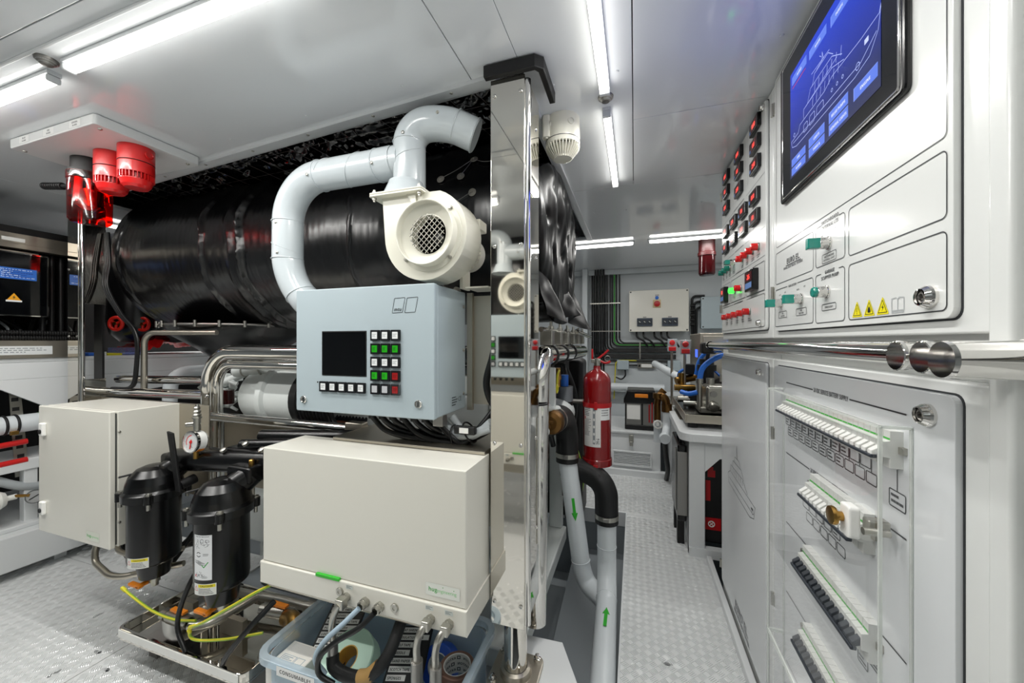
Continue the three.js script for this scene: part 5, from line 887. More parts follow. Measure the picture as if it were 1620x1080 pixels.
// ---------- silencer outlet and the white engine ----------
{
  const t = thing('exhaust_outlet', 'black lagged outlet cone with clamp under the silencer', 'exhaust', P(-2.4, 0.6, 1.75));
  obj('cone', lathe([[0.39, 0.74], [0.36, 0.68], [0.24, 0.6], [0.165, 0.54], [0.16, 0.3], [0.2, 0.1], [0.2, -0.1]], P(-2.4, 0.6, 1.75), UP, 48, false), M.wrap, t);
  obj('clamp', [ring(P(-2.4, 1.335, 1.75), UP, 0.4, 0.007, 60, 8)], M.dullSteel, t);
  for (let i = 0; i < 9; i++) { const a = -2.3 + i * 0.28; obj('clamp_bolt', rod(P(-2.4 + 0.41 * Math.cos(a), 1.32, 1.75 + 0.41 * Math.sin(a)), P(-2.4 + 0.41 * Math.cos(a), 1.355, 1.75 + 0.41 * Math.sin(a)), 0.008, 0.008, 8), M.zinc, t); }
}
{
  const W = std(0xdadfdd, 0.32), t = thing('marine_engine', 'white painted marine engine behind the tube frame and pillar', 'engine', P(-1.5, -0.2, 1.85));
  obj('block', [box(-2.15, -0.62, 0.1, 0.98, 1.55, 2.2, 0.03), box(-2.1, -0.75, 0.98, 1.16, 1.62, 2.1, 0.04), box(-2.1, -0.7, -0.2, 0.1, 1.6, 2.1, 0.05)], W, t);
  obj('air_housing', lathe([[0.0, -0.2], [0.09, -0.19], [0.135, -0.15], [0.14, -0.02], [0.16, -0.01], [0.16, 0.02], [0.145, 0.03], [0.145, 0.19], [0.15, 0.2]], P(-1.71, 0.96, 1.46), PX, 40), W, t);
  obj('rubber_band', lathe([[0.15, 0.19], [0.156, 0.2], [0.156, 0.235], [0.148, 0.24]], P(-1.71, 0.96, 1.46), PX, 40), M.rubber, t); obj('ribbed_duct', Array.from({ length: 10 }, (_, i) => ring(P(-1.46 + i * 0.02, 0.96, 1.46), PX, 0.143, 0.009, 36, 6)), M.blackMatt, t);
  obj('intake_pipe', [pipe([P(-1.97, 1.085, 1.4), P(-1.77, 1.105, 1.4), P(-1.7, 1.105, 1.47)], 0.032), pipe([P(-2.25, 0.95, 1.42), P(-2.1, 1.02, 1.42), P(-1.98, 1.07, 1.45)], 0.02), rod(P(-1.7, 1.02, 1.46), P(-1.7, 1.14, 1.46), 0.045)], W, t);
  obj('intake_clamp', [ring(P(-1.9, 1.092, 1.4), PX, 0.033, 0.004), ring(P(-1.78, 1.104, 1.4), PX, 0.033, 0.004)], M.zinc, t);
  const bits = []; for (let i = 0; i < 46; i++) { const x = rr(-2.24, -1.96), y = rr(0.88, 1.04), d = rr(1.36, 1.5); bits.push(i % 3 ? rod(P(x, y, d), P(x + rr(-0.05, 0.05), y + rr(-0.04, 0.04), d + 0.02), rr(0.006, 0.016), rr(0.006, 0.014), 10) : box(x, x + rr(0.02, 0.05), y, y + rr(0.015, 0.04), d, d + 0.03, 0.004)); }
  obj('fuel_fittings', bits, W, t);
  obj('sight_cup', [rod(P(-1.99, 0.92, 1.37), P(-1.99, 0.99, 1.37), 0.026)], std(0x3a1010, 0.2), t);
  obj('identity_plate', [box(-1.72, -1.5, 1.1, 1.15, 1.5, 1.51)], M.paperWhite, t); obj('warning_sticker', [box(-1.715, -1.685, 1.14, 1.148, 1.497, 1.5)], M.cableYellow, t);
  obj('copper_cover', [box(-1.45, -1.25, 0.66, 0.85, 1.4, 1.5, 0.02)], std(0xa8562c, 0.5, 0.3), t);
  obj('front_filter', [rod(P(-1.52, 0.7, 1.32), P(-1.52, 0.85, 1.32), 0.035), rod(P(-1.28, 0.78, 1.33), P(-1.28, 0.86, 1.33), 0.03)], M.dullSteel, t);
  // forward end, seen from the passage
  obj('end_cover', [prism(rrect(1.55, 2.15, 0.2, 1.1, 0.12), 'x', -0.62, -0.5, 0.01)], W, t);
  obj('pulley', lathe([[0.14, 0], [0.145, 0.012], [0.125, 0.02], [0.145, 0.028], [0.125, 0.036], [0.145, 0.044], [0.14, 0.055], [0.1, 0.05], [0.04, 0.03], [0, 0.03]], P(-0.5, 0.42, 1.5), PX, 44), M.blackMatt, t);
  for (let i = 0; i < 8; i++) { const a = i * Math.PI / 4; obj('pulley_spoke', rod(P(-0.45, 0.42 + 0.05 * Math.sin(a), 1.5 + 0.05 * Math.cos(a)), P(-0.45, 0.42 + 0.115 * Math.sin(a), 1.5 + 0.115 * Math.cos(a)), 0.01, 0.01, 8), M.blackMatt, t); }
  obj('arm', [box(-0.375, -0.345, 0.9, 1.12, 1.68, 1.7, 0.004), pipe([P(-0.40, 1.02, 1.55), P(-0.385, 0.95, 1.62), P(-0.345, 0.92, 1.74)], 0.018, 0.05), lathe([[0, 0.04], [0.05, 0.03], [0.075, 0.0], [0.08, -0.06]], P(-0.385, 0.86, 1.95), ND, 28, false), pipe([P(-0.45, 0.82, 1.3), P(-0.4, 0.86, 1.5), P(-0.38, 0.84, 1.62)], 0.024), box(-0.46, -0.4, 0.72, 0.92, 1.7, 1.8, 0.012), rod(P(-0.38, 0.86, 1.7), P(-0.34, 0.84, 1.7), 0.025)], W, t);
  obj('oil_filter', [rod(P(-0.36, 0.72, 2.0), P(-0.36, 1.0, 2.0), 0.045), rod(P(-0.42, 0.78, 1.82), P(-0.42, 1.05, 1.82), 0.05), box(-0.5, -0.4, 0.9, 1.14, 1.7, 1.95, 0.02)], M.blackMatt, t);
  obj('filter_label', [lathe([[0.0456, 0.02], [0.0456, 0.1]], P(-0.36, 0.9, 2.0), UP, 24)], std(0x6d7276, 0.5), t); obj('blue_cap', rod(P(-0.36, 1.0, 2.0), P(-0.36, 1.06, 2.0), 0.022), M.cableBlue, t); obj('brass_fitting', [rod(P(-0.385, 1.0, 1.95), P(-0.385, 1.1, 1.95), 0.014, 0.014, 8), rod(P(-0.385, 1.04, 1.95), P(-0.385, 1.06, 1.95), 0.02, 0.02, 6)], M.brass, t);
  obj('dipstick', [ring(P(-0.345, 1.02, 1.72), PX, 0.018, 0.005), pipe([P(-0.345, 1.035, 1.72), P(-0.345, 1.09, 1.74), P(-0.345, 1.1, 1.78)], 0.005, 0.02)], M.cableYellow, t, 'yellow dipstick handle');
  obj('drain_hose', [cable([P(-0.4, 0.72, 2.05), P(-0.38, 0.6, 2.1), P(-0.36, 0.45, 2.15), P(-0.38, 0.2, 2.2)], 0.014), cable([P(-0.42, 0.9, 2.1), P(-0.34, 0.7, 2.12), P(-0.3, 0.5, 2.15), P(-0.3, 0.2, 2.2)], 0.012), cable([P(-0.44, 0.72, 1.62), P(-0.46, 0.5, 1.66), P(-0.44, 0.2, 1.75)], 0.02), cable([P(-0.47, 0.62, 1.38), P(-0.44, 0.4, 1.35), P(-0.42, 0.1, 1.4)], 0.018)], M.cable, t);
  obj('yellow_lead', [cable([P(-0.4, 0.8, 2.12), P(-0.31, 0.62, 2.14), P(-0.28, 0.45, 2.16), P(-0.34, 0.2, 2.3)], 0.005)], M.earth, t);
  obj('orange_band', rod(P(-0.36, 0.8, 2.0), P(-0.36, 0.84, 2.0), 0.0465), M.orange, t);
  obj('aft_cooler', [box(-1.1, -0.33, 0.05, 1.12, 2.52, 2.75, 0.03), rod(P(-0.46, 0.2, 2.38), P(-0.46, 1.12, 2.38), 0.05), box(-0.52, -0.4, 0.95, 1.14, 2.2, 2.4, 0.01), rod(P(-0.4, 0.3, 2.3), P(-0.4, 0.75, 2.3), 0.045)], M.blackMatt, t);
  obj('aft_hose', [cable([P(-0.42, 1.1, 2.3), P(-0.36, 0.9, 2.34), P(-0.38, 0.6, 2.36), P(-0.36, 0.3, 2.4)], 0.022), cable([P(-0.4, 1.1, 2.2), P(-0.38, 1.0, 2.15), P(-0.4, 0.9, 2.1)], 0.016), cable([P(-0.46, 1.1, 1.6), P(-0.4, 1.0, 1.7), P(-0.43, 0.9, 1.85), P(-0.4, 0.7, 1.9)], 0.014)], M.cable, t);
  obj('yellow_mark', [box(-0.41, -0.396, 1.02, 1.03, 2.196, 2.2), box(-0.44, -0.4, 1.08, 1.088, 1.69, 1.7), box(-0.44, -0.41, 0.94, 0.948, 1.69, 1.7)], M.cableYellow, t);
  obj('sump_frame', [box(-0.56, -0.4, 0.02, 0.1, 1.3, 2.3, 0.01), box(-0.5, -0.42, 0.1, 0.7, 2.25, 2.3, 0.01)], W, t);
}

// ---------- alarm plate on the ceiling ----------
{
  const t = thing('alarm_plate', 'white ceiling plate with three small lettered tabs', 'plate', P(-2.1, 2.012, 0.96));
  obj('board', [prism(rrect(-2.38, -1.815, 0.79, 1.13, 0.012), 'y', 2.012, 2.0485, 0.003)], std(0xe8eaea, 0.3), t);
  for (const [x, s] of [[-2.27, ['BILGE', 'ALARM']], [-2.1, ['FIRE', 'ALARM']], [-1.93, ['GENERAL', 'ALARM']]]) obj('tab', plate('d', x - 0.038, x + 0.038, 2.016, 2.046, 0.7894), printMat(256, 100, (c, w, h) => { c.fillStyle = '#f3f4f3'; c.fillRect(0, 0, w, h); c.strokeStyle = '#c4c8c8'; c.lineWidth = 3; c.strokeRect(2, 2, w - 4, h - 4); s.forEach((q, i) => words(c, q, w / 2, 34 + i * 34, 28, '#3c4044')); }, { opaque: true }), t);
  for (const [x, d] of [[-2.35, 0.82], [-1.845, 0.82], [-1.845, 1.1], [-2.35, 1.1]]) obj('screw', screwHead(P(x, 2.012, d), DOWN, 0.007), M.zinc, t);
  const b = thing('alarm_beacon', 'red glass rotating beacon with black base under the alarm plate', 'beacon', P(-2.218, 1.745, 0.955));
  obj('base', lathe([[0.058, 0], [0.058, 0.05], [0.066, 0.053], [0.066, 0.062], [0, 0.062]], P(-2.218, 2.012, 0.955), DOWN, 40), M.blackMatt, b);
  const dome = obj('dome', [lathe([[0.07, 0.062], [0.07, 0.09], [0.068, 0.095], [0.066, 0.255], [0.06, 0.264], [0, 0.266]], P(-2.218, 2.012, 0.955), DOWN, 40)], M.redGlass, b, 'transparent red dome'); 
  obj('reflector', [lathe([[0.012, 0.064], [0.012, 0.12], [0.04, 0.13], [0.045, 0.2], [0.02, 0.215], [0, 0.215]], P(-2.218, 2.012, 0.955), DOWN, 24)], M.chrome, dome); obj('bulb', [rod(P(-2.218, 1.93, 0.92), P(-2.218, 1.84, 0.915), 0.012)], M.paperWhite, dome);
  function sounder(x, label) {
    const s = thing('alarm_sounder', label, 'sounder', P(x, 1.85, 0.95), 'red alarm sounders');
    obj('base', lathe([[0.055, 0], [0.055, 0.06], [0.0545, 0.062]], P(x, 2.012, 0.95), DOWN, 40), M.red, s); obj('joint', ring(P(x, 1.951, 0.95), UP, 0.054, 0.0016, 40, 6), M.blackMatt, s);
    obj('horn', lathe([[0.054, 0.063], [0.055, 0.065], [0.055, 0.105], [0.047, 0.1055], ], P(x, 2.012, 0.95), DOWN, 40), M.red, s); obj('slot_core', lathe([[0.04, 0.104], [0.04, 0.13]], P(x, 2.012, 0.95), DOWN, 40), M.redDark, s); obj('nose', lathe([[0.05, 0.128], [0.05, 0.131], [0.044, 0.15], [0.035, 0.16], [0, 0.162]], P(x, 2.012, 0.95), DOWN, 40), M.red, s);
    for (let i = 0; i < 30; i++) { const a = (i / 30) * 2 * Math.PI; obj('fin', box(0.04, 0.0548, -0.0015, 0.0015, -0.011, 0.011).rotateX(Math.PI / 2).translate(0, 1.895, 0).rotateY(a).translate(x, 0, -0.95), M.red, s); }
    obj('boss', lathe([[0.016, 0], [0.016, 0.004], [0.012, 0.005], [0.011, 0.003], [0, 0.003]], P(x + 0.0535, 1.983, 0.963), new THREE.Vector3(0.97, 0, -0.24), 20), M.red, s);
  }
  sounder(-1.897, 'red alarm sounder in front of the other red sounder'); sounder(-2.052, 'red alarm sounder between the red beacon and the larger-looking sounder');
  const m = thing('microphone', 'black gooseneck conduit with clamp beside the red beacon', 'conduit', P(-2.4, 1.92, 0.97));
  obj('bellows', [rod(P(-2.62, 1.965, 0.97), P(-2.36, 1.93, 0.97), 0.009), ...Array.from({ length: 9 }, (_, i) => ring(P(-2.61 + i * 0.018, 1.9635 - i * 0.0024, 0.97), new THREE.Vector3(1, -0.13, 0), 0.011, 0.005, 16, 6))], M.blackMatt, m); obj('clamp', [box(-2.38, -2.3, 1.88, 1.95, 0.95, 0.99, 0.008), rod(P(-2.33, 1.94, 0.97), P(-2.33, 2.012, 0.97), 0.01)], M.blackMatt, m); obj('screw_plate', box(-2.37, -2.345, 1.91, 1.935, 0.945, 0.95, 0.001), M.zinc, m);
}
{
  const c = P(-0.25, CY, 1.355), s = thing('siren', 'white ribbed siren on the ceiling beside the tall steel pillar', 'siren', P(-0.25, 1.9, 1.355));
  obj('base', lathe([[0.06, 0], [0.061, 0.004], [0.062, 0.078], [0.0615, 0.082]], c, DOWN, 44), M.cream, s); obj('joint', ring(P(-0.25, CY - 0.083, 1.355), UP, 0.0612, 0.0014, 44, 6), M.gasket, s);
  obj('horn', lathe([[0.0615, 0.084], [0.0625, 0.1], [0.057, 0.102]], c, DOWN, 44), M.cream, s); obj('slot_core', lathe([[0.045, 0.1], [0.02, 0.132]], c, DOWN, 44), M.cream, s); obj('nose', lathe([[0.031, 0.136], [0.031, 0.144], [0, 0.145]], c, DOWN, 44), M.cream, s);
  for (let i = 0; i < 32; i++) { const a = (i / 32) * 2 * Math.PI; obj('rib', prism([[0.03, -0.144], [0.03, -0.13], [0.058, -0.1], [0.0625, -0.1], [0.06, -0.112], [0.034, -0.145]], 'd', -0.0014, 0.0014).rotateY(a).translate(c.x, c.y, c.z), M.cream, s); }
  for (const a of [-2.3, -0.9]) obj('knockout', lathe([[0.013, 0], [0.012, 0.003], [0.009, 0.003], [0.009, 0.001], [0, 0.001]], P(c.x + 0.061 * Math.cos(a), CY - 0.035, 1.355 + 0.061 * Math.sin(a)), new THREE.Vector3(Math.cos(a), 0, -Math.sin(a)), 18), M.cream, s);
  obj('ear', [prism(rrect(-0.315, -0.285, 1.3, 1.33, 0.01), 'y', 1.97, 2.049, 0.002), screwHead(P(-0.3, 1.97, 1.31), DOWN, 0.006)], M.cream, s);
}

// ---------- passage pipes, extinguisher ----------
{
  const t = thing('cooling_pipe', 'white coolant pipe with a green arrow pointing down', 'pipe', P(-0.3, -0.08, 1.95));
  obj('tube', pipe([P(-0.335, 0.64, 1.94), P(-0.262, 0.05, 1.965), P(-0.235, -0.02, 1.965), P(-0.14, -0.03, 1.88)], 0.047, [0.06, 0.08], 28, 60), M.pvc, t);
  obj('weld', [ring(P(-0.268, 0.1, 1.963), new THREE.Vector3(0.12, -1, 0), 0.0475, 0.0022, 36, 6)], M.pvc, t);
  const arrow = (w) => { const s = new THREE.Shape(); [[-0.007, 0], [-0.007, 0.075], [-0.016, 0.075], [0, 0.115], [0.016, 0.075], [0.007, 0.075], [0.007, 0]].forEach(([a, b], i) => (i ? s.lineTo(a, b) : s.moveTo(a, b))); const g = new THREE.ExtrudeGeometry(s, { depth: 0.001, bevelEnabled: false }); const p = g.attributes.position; for (let i = 0; i < p.count; i++) { const a = p.getX(i) / w; p.setXYZ(i, Math.sin(a) * (w + p.getZ(i)), p.getY(i), Math.cos(a) * (w + p.getZ(i))); } g.computeVertexNormals(); return g; };
  { const g = arrow(0.0472).rotateZ(Math.PI).rotateY(0.15); g.rotateZ(0.122).translate(-0.306, 0.44, -1.9495); obj('arrow', g, M.green, t, 'green flow arrow pointing down'); }
  const u = thing('cooling_pipe', 'white coolant pipe with a green arrow pointing up, along the floor opening', 'pipe', P(-0.12, -0.1, 1.5));
  obj('tube', pipe([P(-0.135, 0.36, 1.955), P(-0.135, 0.08, 1.955), P(-0.128, 0.0, 1.86), P(-0.108, -0.03, 1.3), P(-0.1, -0.04, 0.95)], 0.047, [0.1, 0.06, 0.1], 28, 90), M.pvc, u);
  obj('weld', [ring(P(-0.135, 0.2, 1.955), UP, 0.0475, 0.0022, 36, 6), ring(P(-0.128, 0.005, 1.84), new THREE.Vector3(0.02, -0.05, 1), 0.0475, 0.002, 36, 6)], M.pvc, u);
  { const g = arrow(0.0472).rotateX(-Math.PI / 2).translate(-0.12, -0.008, -1.62); obj('arrow', g, M.green, u, 'green flow arrow'); }
  obj('clamp', [lathe([[0.048, -0.012], [0.05, -0.012], [0.05, 0.012], [0.048, 0.012]], P(-0.107, -0.03, 1.27), PD, 36), box(-0.165, -0.155, -0.055, -0.01, 1.26, 1.28, 0.002), rod(P(-0.16, -0.01, 1.27), P(-0.16, 0.02, 1.27), 0.005)], M.zinc, u); obj('clamp_pad', lathe([[0.0485, 0.013], [0.0495, 0.013], [0.0495, 0.02], [0.0485, 0.02]], P(-0.107, -0.03, 1.27), ND, 36), M.blackMatt, u);
  const bandOn = (t, p, dir, r) => { obj('hose_band', [lathe([[r, -0.011], [r + 0.0015, -0.011], [r + 0.0015, 0.011], [r, 0.011]], p, dir, 36)], M.zinc, t); };
  const h1 = thing('rubber_elbow', 'black rubber elbow on the pipe with the brass coupling', 'hose', P(-0.33, 0.6, 1.85));
  obj('hose', pipe([P(-0.36, 0.872, 1.7), P(-0.345, 0.87, 1.86), P(-0.335, 0.78, 1.94), P(-0.335, 0.615, 1.94)], 0.058, [0.1, 0.06], 28, 50), M.rubber, h1); bandOn(h1, P(-0.335, 0.652, 1.94), UP, 0.0585); bandOn(h1, P(-0.357, 0.872, 1.73), PD, 0.0585);
  obj('band_screw', [box(-0.345, -0.32, 0.643, 0.661, 1.876, 1.886, 0.002)], M.dullSteel, h1);
  obj('coupling', lathe([[0.0, 0.05], [0.03, 0.049], [0.05, 0.042], [0.057, 0.02], [0.058, -0.03]], P(-0.36, 0.872, 1.69), ND, 36), M.bronze, h1, 'brass end coupling'); obj('coupling_boss', [rod(P(-0.375, 0.86, 1.65), P(-0.375, 0.86, 1.63), 0.018), box(-0.37, -0.345, 0.872, 0.885, 1.635, 1.65, 0.003)], M.bronze, h1);
  const h2 = thing('rubber_elbow', 'black rubber elbow arching over to the pipe with the upward arrow', 'hose', P(-0.2, 0.3, 1.98));
  obj('hose', pipe([P(-0.37, 0.56, 2.02), P(-0.22, 0.55, 2.0), P(-0.138, 0.5, 1.958), P(-0.135, 0.32, 1.955)], 0.058, [0.07, 0.09], 28, 60), M.rubber, h2); bandOn(h2, P(-0.135, 0.355, 1.955), UP, 0.0585); obj('band_screw', [box(-0.15, -0.12, 0.346, 0.364, 1.89, 1.9, 0.002)], M.dullSteel, h2);
}
{
  const x = -0.192, d = 2.05, t = thing('fire_extinguisher', 'red fire extinguisher with white label hanging in the passage', 'extinguisher', P(x, 0.555, d));
  obj('cylinder', lathe([[0.0, 0.05], [0.07, 0.052], [0.073, 0.06], [0.073, 0.46], [0.07, 0.49], [0.055, 0.515], [0.03, 0.53], [0.02, 0.535], [0.018, 0.555]], P(x, 0.555, d), UP, 44, false), M.redExt, t);
  obj('skirt', lathe([[0.075, 0.03], [0.0785, 0.03], [0.0785, 0.062], [0.075, 0.068]], P(x, 0.555, d), UP, 44), M.redExt, t); obj('foot', [box(x - 0.012, x + 0.012, 0.545, 0.6, d - 0.083, d - 0.074, 0.002)], M.redDark, t);
  obj('strap', [lathe([[0.0735, -0.012], [0.0755, -0.012], [0.0755, 0.012], [0.0735, 0.012]], P(x, 0.905, d), UP, 44), box(x - 0.008, x + 0.008, 0.885, 0.925, d - 0.08, d - 0.074, 0.002)], M.redDark, t);
  const ln = (a0, a1, y0, y1, m) => { const g = new THREE.CylinderGeometry(0.0736, 0.0736, y1 - y0, 16, 1, true, a0, a1 - a0).translate(x, (y0 + y1) / 2, -d); g.userData.keep = true; obj('label', g, m, t); };
  ln(-1.0, 0.35, 0.69, 0.9, printMat(300, 420, (c, w, h) => { c.fillStyle = '#e4e4e0'; c.fillRect(0, 0, w, h); scribble(c, 12, 14, 140, 90, 5, '#333', 5); scribble(c, 12, 130, 140, 180, 14, '#6a6a6a', 3); c.fillStyle = '#8a8f92'; c.fillRect(175, 10, 40, 380); c.fillStyle = '#e4e4e0'; for (let i = 0; i < 5; i++) { c.beginPath(); c.arc(195, 60 + i * 75, 15, 0, 7); c.fill(); } c.fillStyle = '#c4242c'; c.fillRect(14, 108, 26, 30); c.fillStyle = '#555'; for (let i = 0; i < 8; i++) for (let j = 0; j < 5; j++) if (rnd() > 0.5) c.fillRect(230 + i * 6, 330 + j * 12, 6, 10); }, { opaque: true }));
  ln(0.35, 1.15, 0.83, 0.905, printMat(200, 120, (c, w, h) => { c.fillStyle = '#eceeee'; c.fillRect(0, 0, w, h); scribble(c, 14, 30, 170, 60, 3, '#666', 4); }, { opaque: true }));
  obj('valve', [rod(P(x, 1.1, d), P(x, 1.15, d), 0.015), box(x - 0.03, x + 0.02, 1.125, 1.145, d - 0.012, d + 0.012, 0.003)], M.zinc, t);
  obj('handle', [pipe([P(x + 0.0, 1.145, d - 0.005), P(x + 0.03, 1.165, d), P(x + 0.06, 1.195, d)], 0.006, 0.03), pipe([P(x + 0.01, 1.14, d - 0.005), P(x + 0.05, 1.12, d - 0.01), P(x + 0.07, 1.135, d - 0.01)], 0.006, 0.02), box(x - 0.03, x - 0.02, 1.13, 1.2, d - 0.006, d + 0.006, 0.003)], M.redDark, t); obj('safety_ring', ring(P(x + 0.055, 1.15, d - 0.01), ND, 0.014, 0.0015), M.zinc, t);
  obj('bracket', [box(x - 0.04, x + 0.04, 0.7, 1.0, d + 0.08, d + 0.09), rod(P(-0.45, 0.9, d + 0.085), P(x, 0.9, d + 0.085), 0.012)], M.dullSteel, t);
}
{ // chrome header along the passage under the silencer blanket
  const t = thing('chrome_pipe', 'polished steel header pipe running along the passage at rail height', 'pipe', P(-0.33, 0.25, 1.8));
  obj('pipe', pipe([P(-0.335, 1.175, 2.5), P(-0.335, 1.185, 1.33), P(-0.335, 0.25, 1.28)], 0.04, 0.09, 24, 90), M.chrome, t);
  for (const d of [1.5, 1.75, 2.0]) obj('strap', ring(P(-0.335, 1.183, d), PD, 0.0415, 0.004, 28, 6), M.blackMatt, t); obj('strap', ring(P(-0.335, 1.02, 1.288), UP, 0.0415, 0.004, 28, 6), M.blackMatt, t);
  const f = thing('clamp_assembly', 'steel flange rail with bolts under the black lagging blanket', 'clamp', P(-0.35, 1.23, 1.9));
  obj('rail', [rod(P(-0.33, 1.285, 1.35), P(-0.33, 1.285, 2.4), 0.01), rod(P(-0.28, 1.29, 1.9), P(-0.28, 1.27, 2.5), 0.012)], M.chrome, f);
  for (let i = 0; i < 6; i++) { const d = 1.45 + i * 0.19; obj('bracket', [box(-0.36, -0.31, 1.225, 1.285, d, d + 0.05, 0.003), lathe([[0.012, 0], [0.012, 0.012], [0.006, 0.013], [0.006, 0.03], [0, 0.03]], P(-0.32, 1.29, d + 0.025), UP, 8)], M.zinc, f); }
}

// ---------- far bulkhead ----------
{
  const t = thing('cable_bundle', 'thick bundle of black cables coming down the far bulkhead', 'cables', P(-0.2, 1.0, 4.33));
  for (let i = 0; i < 13; i++) { const k = 12 - i, x = -0.46 + i * 0.022 + Math.floor(i / 4) * 0.012, h = 1.222 - k * 0.0105 - Math.floor(k / 4) * 0.024; obj('cable', pipe([P(x, 2.049, 4.34), P(x, h, 4.34), P(0.42, h, 4.34)], 0.0085, 0.06, 8, 44), i === 10 ? M.cableGreen : M.cable, t); }
  for (let i = 0; i < 4; i++) obj('down_cable', pipe([P(-0.42 + i * 0.03, 2.049, 4.3), P(-0.42 + i * 0.03, 0.6, 4.3)], 0.011, 0.05, 8, 10), M.cable, t);
  obj('yellow_lead', pipe([P(0.02, 1.03, 4.33), P(-0.2, 1.03, 4.33), P(-0.22, 0.6, 4.33)], 0.006, 0.05), M.cableYellow, t);
  obj('strap', [box(-0.48, -0.15, 1.66, 1.672, 4.285, 4.295), box(0.05, 0.062, 1.04, 1.24, 4.322, 4.328), box(-0.48, -0.15, 1.35, 1.36, 4.285, 4.295)], M.zinc, t);
}
{
  const d = 4.25, t = thing('starter_box', 'beige wall box with red emergency stop on the far bulkhead', 'switch box', P(0.23, 1.34, 4.32));
  obj('body', [box(-0.05, 0.53, 1.35, 1.785, d + 0.03, 4.4, 0.004)], M.beige, t); obj('lid', [box(-0.058, 0.535, 1.345, 1.79, d, d + 0.03, 0.006)], M.beige, t);
  for (const [x, y] of [[-0.04, 1.362], [0.518, 1.362], [-0.04, 1.773], [0.518, 1.773]]) obj('screw', screwHead(P(x, y, d), ND, 0.008), M.blackMatt, t);
  const e = obj('emergency_stop', [box(0.185, 0.265, 1.6, 1.685, d - 0.006, d, 0.004)], std(0xd8c89a, 0.4), t); obj('button', lathe([[0.02, 0], [0.02, 0.014], [0.031, 0.016], [0.031, 0.026], [0, 0.03]], P(0.225, 1.64, d - 0.006), ND, 24), M.redDark, e); obj('lamp', lathe([[0.018, 0], [0.018, 0.01], [0, 0.014]], P(0.225, 1.705, d), ND, 20), M.cableBlue, t); obj('tag', box(0.205, 0.245, 1.725, 1.74, d - 0.003, d, 0.001), M.dullSteel, t);
  for (const x of [0.025, 0.275]) { const s = obj('switch_group', [box(x, x + 0.155, 1.405, 1.49, d - 0.02, d, 0.004)], std(0x3a4656, 0.4), t); for (let i = 0; i < 3; i++) { obj('switch', [box(x + 0.006 + i * 0.05, x + 0.05 + i * 0.05, 1.42, 1.475, d - 0.024, d - 0.02, 0.002), rod(P(x + 0.016 + i * 0.05, 1.456, d - 0.03), P(x + 0.04 + i * 0.05, 1.438, d - 0.03), 0.005)], M.breakerDark, s); obj('pointer', rod(P(x + 0.018 + i * 0.05, 1.455, d - 0.034), P(x + 0.034 + i * 0.05, 1.443, d - 0.034), 0.003), M.paperWhite, s); } obj('tag', box(x + 0.06, x + 0.095, 1.495, 1.507, d - 0.003, d, 0.001), M.dullSteel, t); }
  const c = thing('cable_tails', 'black cable tails curving from the beige wall box', 'cables', P(0.3, 1.1, 4.3));
  for (const x of [0.02, 0.09, 0.2, 0.27, 0.33]) obj('cable', cable([P(x, 1.343, 4.32), P(x + 0.01, 1.29, 4.31), P(x + 0.08, 1.24, 4.31), P(x + 0.12, 1.18, 4.32)], 0.01, 8, 20), M.cable, c);
  const g = thing('starter_box', 'plain grey box on the far bulkhead beside the switchboard', 'junction box', P(0.85, 1.37, 4.32)); obj('body', [box(0.66, 1.1, 1.38, 1.69, 4.28, 4.4, 0.004)], M.greyBox, g); obj('lid', [box(0.65, 1.11, 1.372, 1.698, 4.25, 4.28, 0.005)], M.greyBox, g); for (const y of [1.39, 1.68]) obj('screw', screwHead(P(0.668, y, 4.25), ND, 0.007), M.blackMatt, g);
  const gb = (x, y, l) => { const b = thing('junction_box', l, 'junction box', P(x, y - 0.05, 4.36), 'grey junction boxes on the far bulkhead'); obj('body', box(x - 0.065, x + 0.065, y - 0.055, y + 0.055, 4.33, 4.4, 0.006), M.greyBox, b); obj('lid', box(x - 0.062, x + 0.062, y - 0.052, y + 0.052, 4.318, 4.33, 0.006), M.greyBox, b); };
  gb(-0.125, 0.98, 'small grey junction box under the black cable bundle'); gb(0.4, 0.98, 'small grey junction box near the red switches');
  const tr = thing('transformer_unit', 'slim silver device between two grey junction boxes', 'device', P(0.12, 0.94, 4.36)); obj('case', box(0.03, 0.22, 0.945, 1.0, 4.36, 4.4, 0.003), M.zinc, tr); obj('face', box(0.07, 0.18, 0.955, 0.99, 4.355, 4.36, 0.002), M.paperWhite, tr); obj('connector', [box(0.04, 0.06, 0.96, 0.985, 4.352, 4.36), box(0.19, 0.21, 0.96, 0.985, 4.352, 4.36)], M.blackMatt, tr); obj('lead', [rod(P(-0.06, 0.975, 4.37), P(0.03, 0.975, 4.37), 0.008), rod(P(0.22, 0.975, 4.37), P(0.335, 0.975, 4.37), 0.008)], M.cable, tr);
  tag(obj('hanging_cable', cable([P(-0.1, 0.925, 4.35), P(-0.1, 0.86, 4.34), P(-0.14, 0.82, 4.34), P(-0.2, 0.84, 4.35)], 0.008), M.cable), 'short black cable loop below the small grey junction box', 'cable');
  const r = thing('wall_siren', 'dark red siren hanging from the ceiling behind the switchboard', 'siren', P(0.53, 1.74, 3.3)); obj('body', lathe([[0.06, 0], [0.06, 0.1], [0.066, 0.105], [0.066, 0.13]], P(0.545, CY, 3.3), DOWN, 32), std(0x3c0608, 0.4), r); obj('dome', lathe([[0.06, 0.13], [0.06, 0.27], [0.052, 0.285], [0, 0.288]], P(0.545, CY, 3.3), DOWN, 32), std(0x2a0406, 0.1), r);
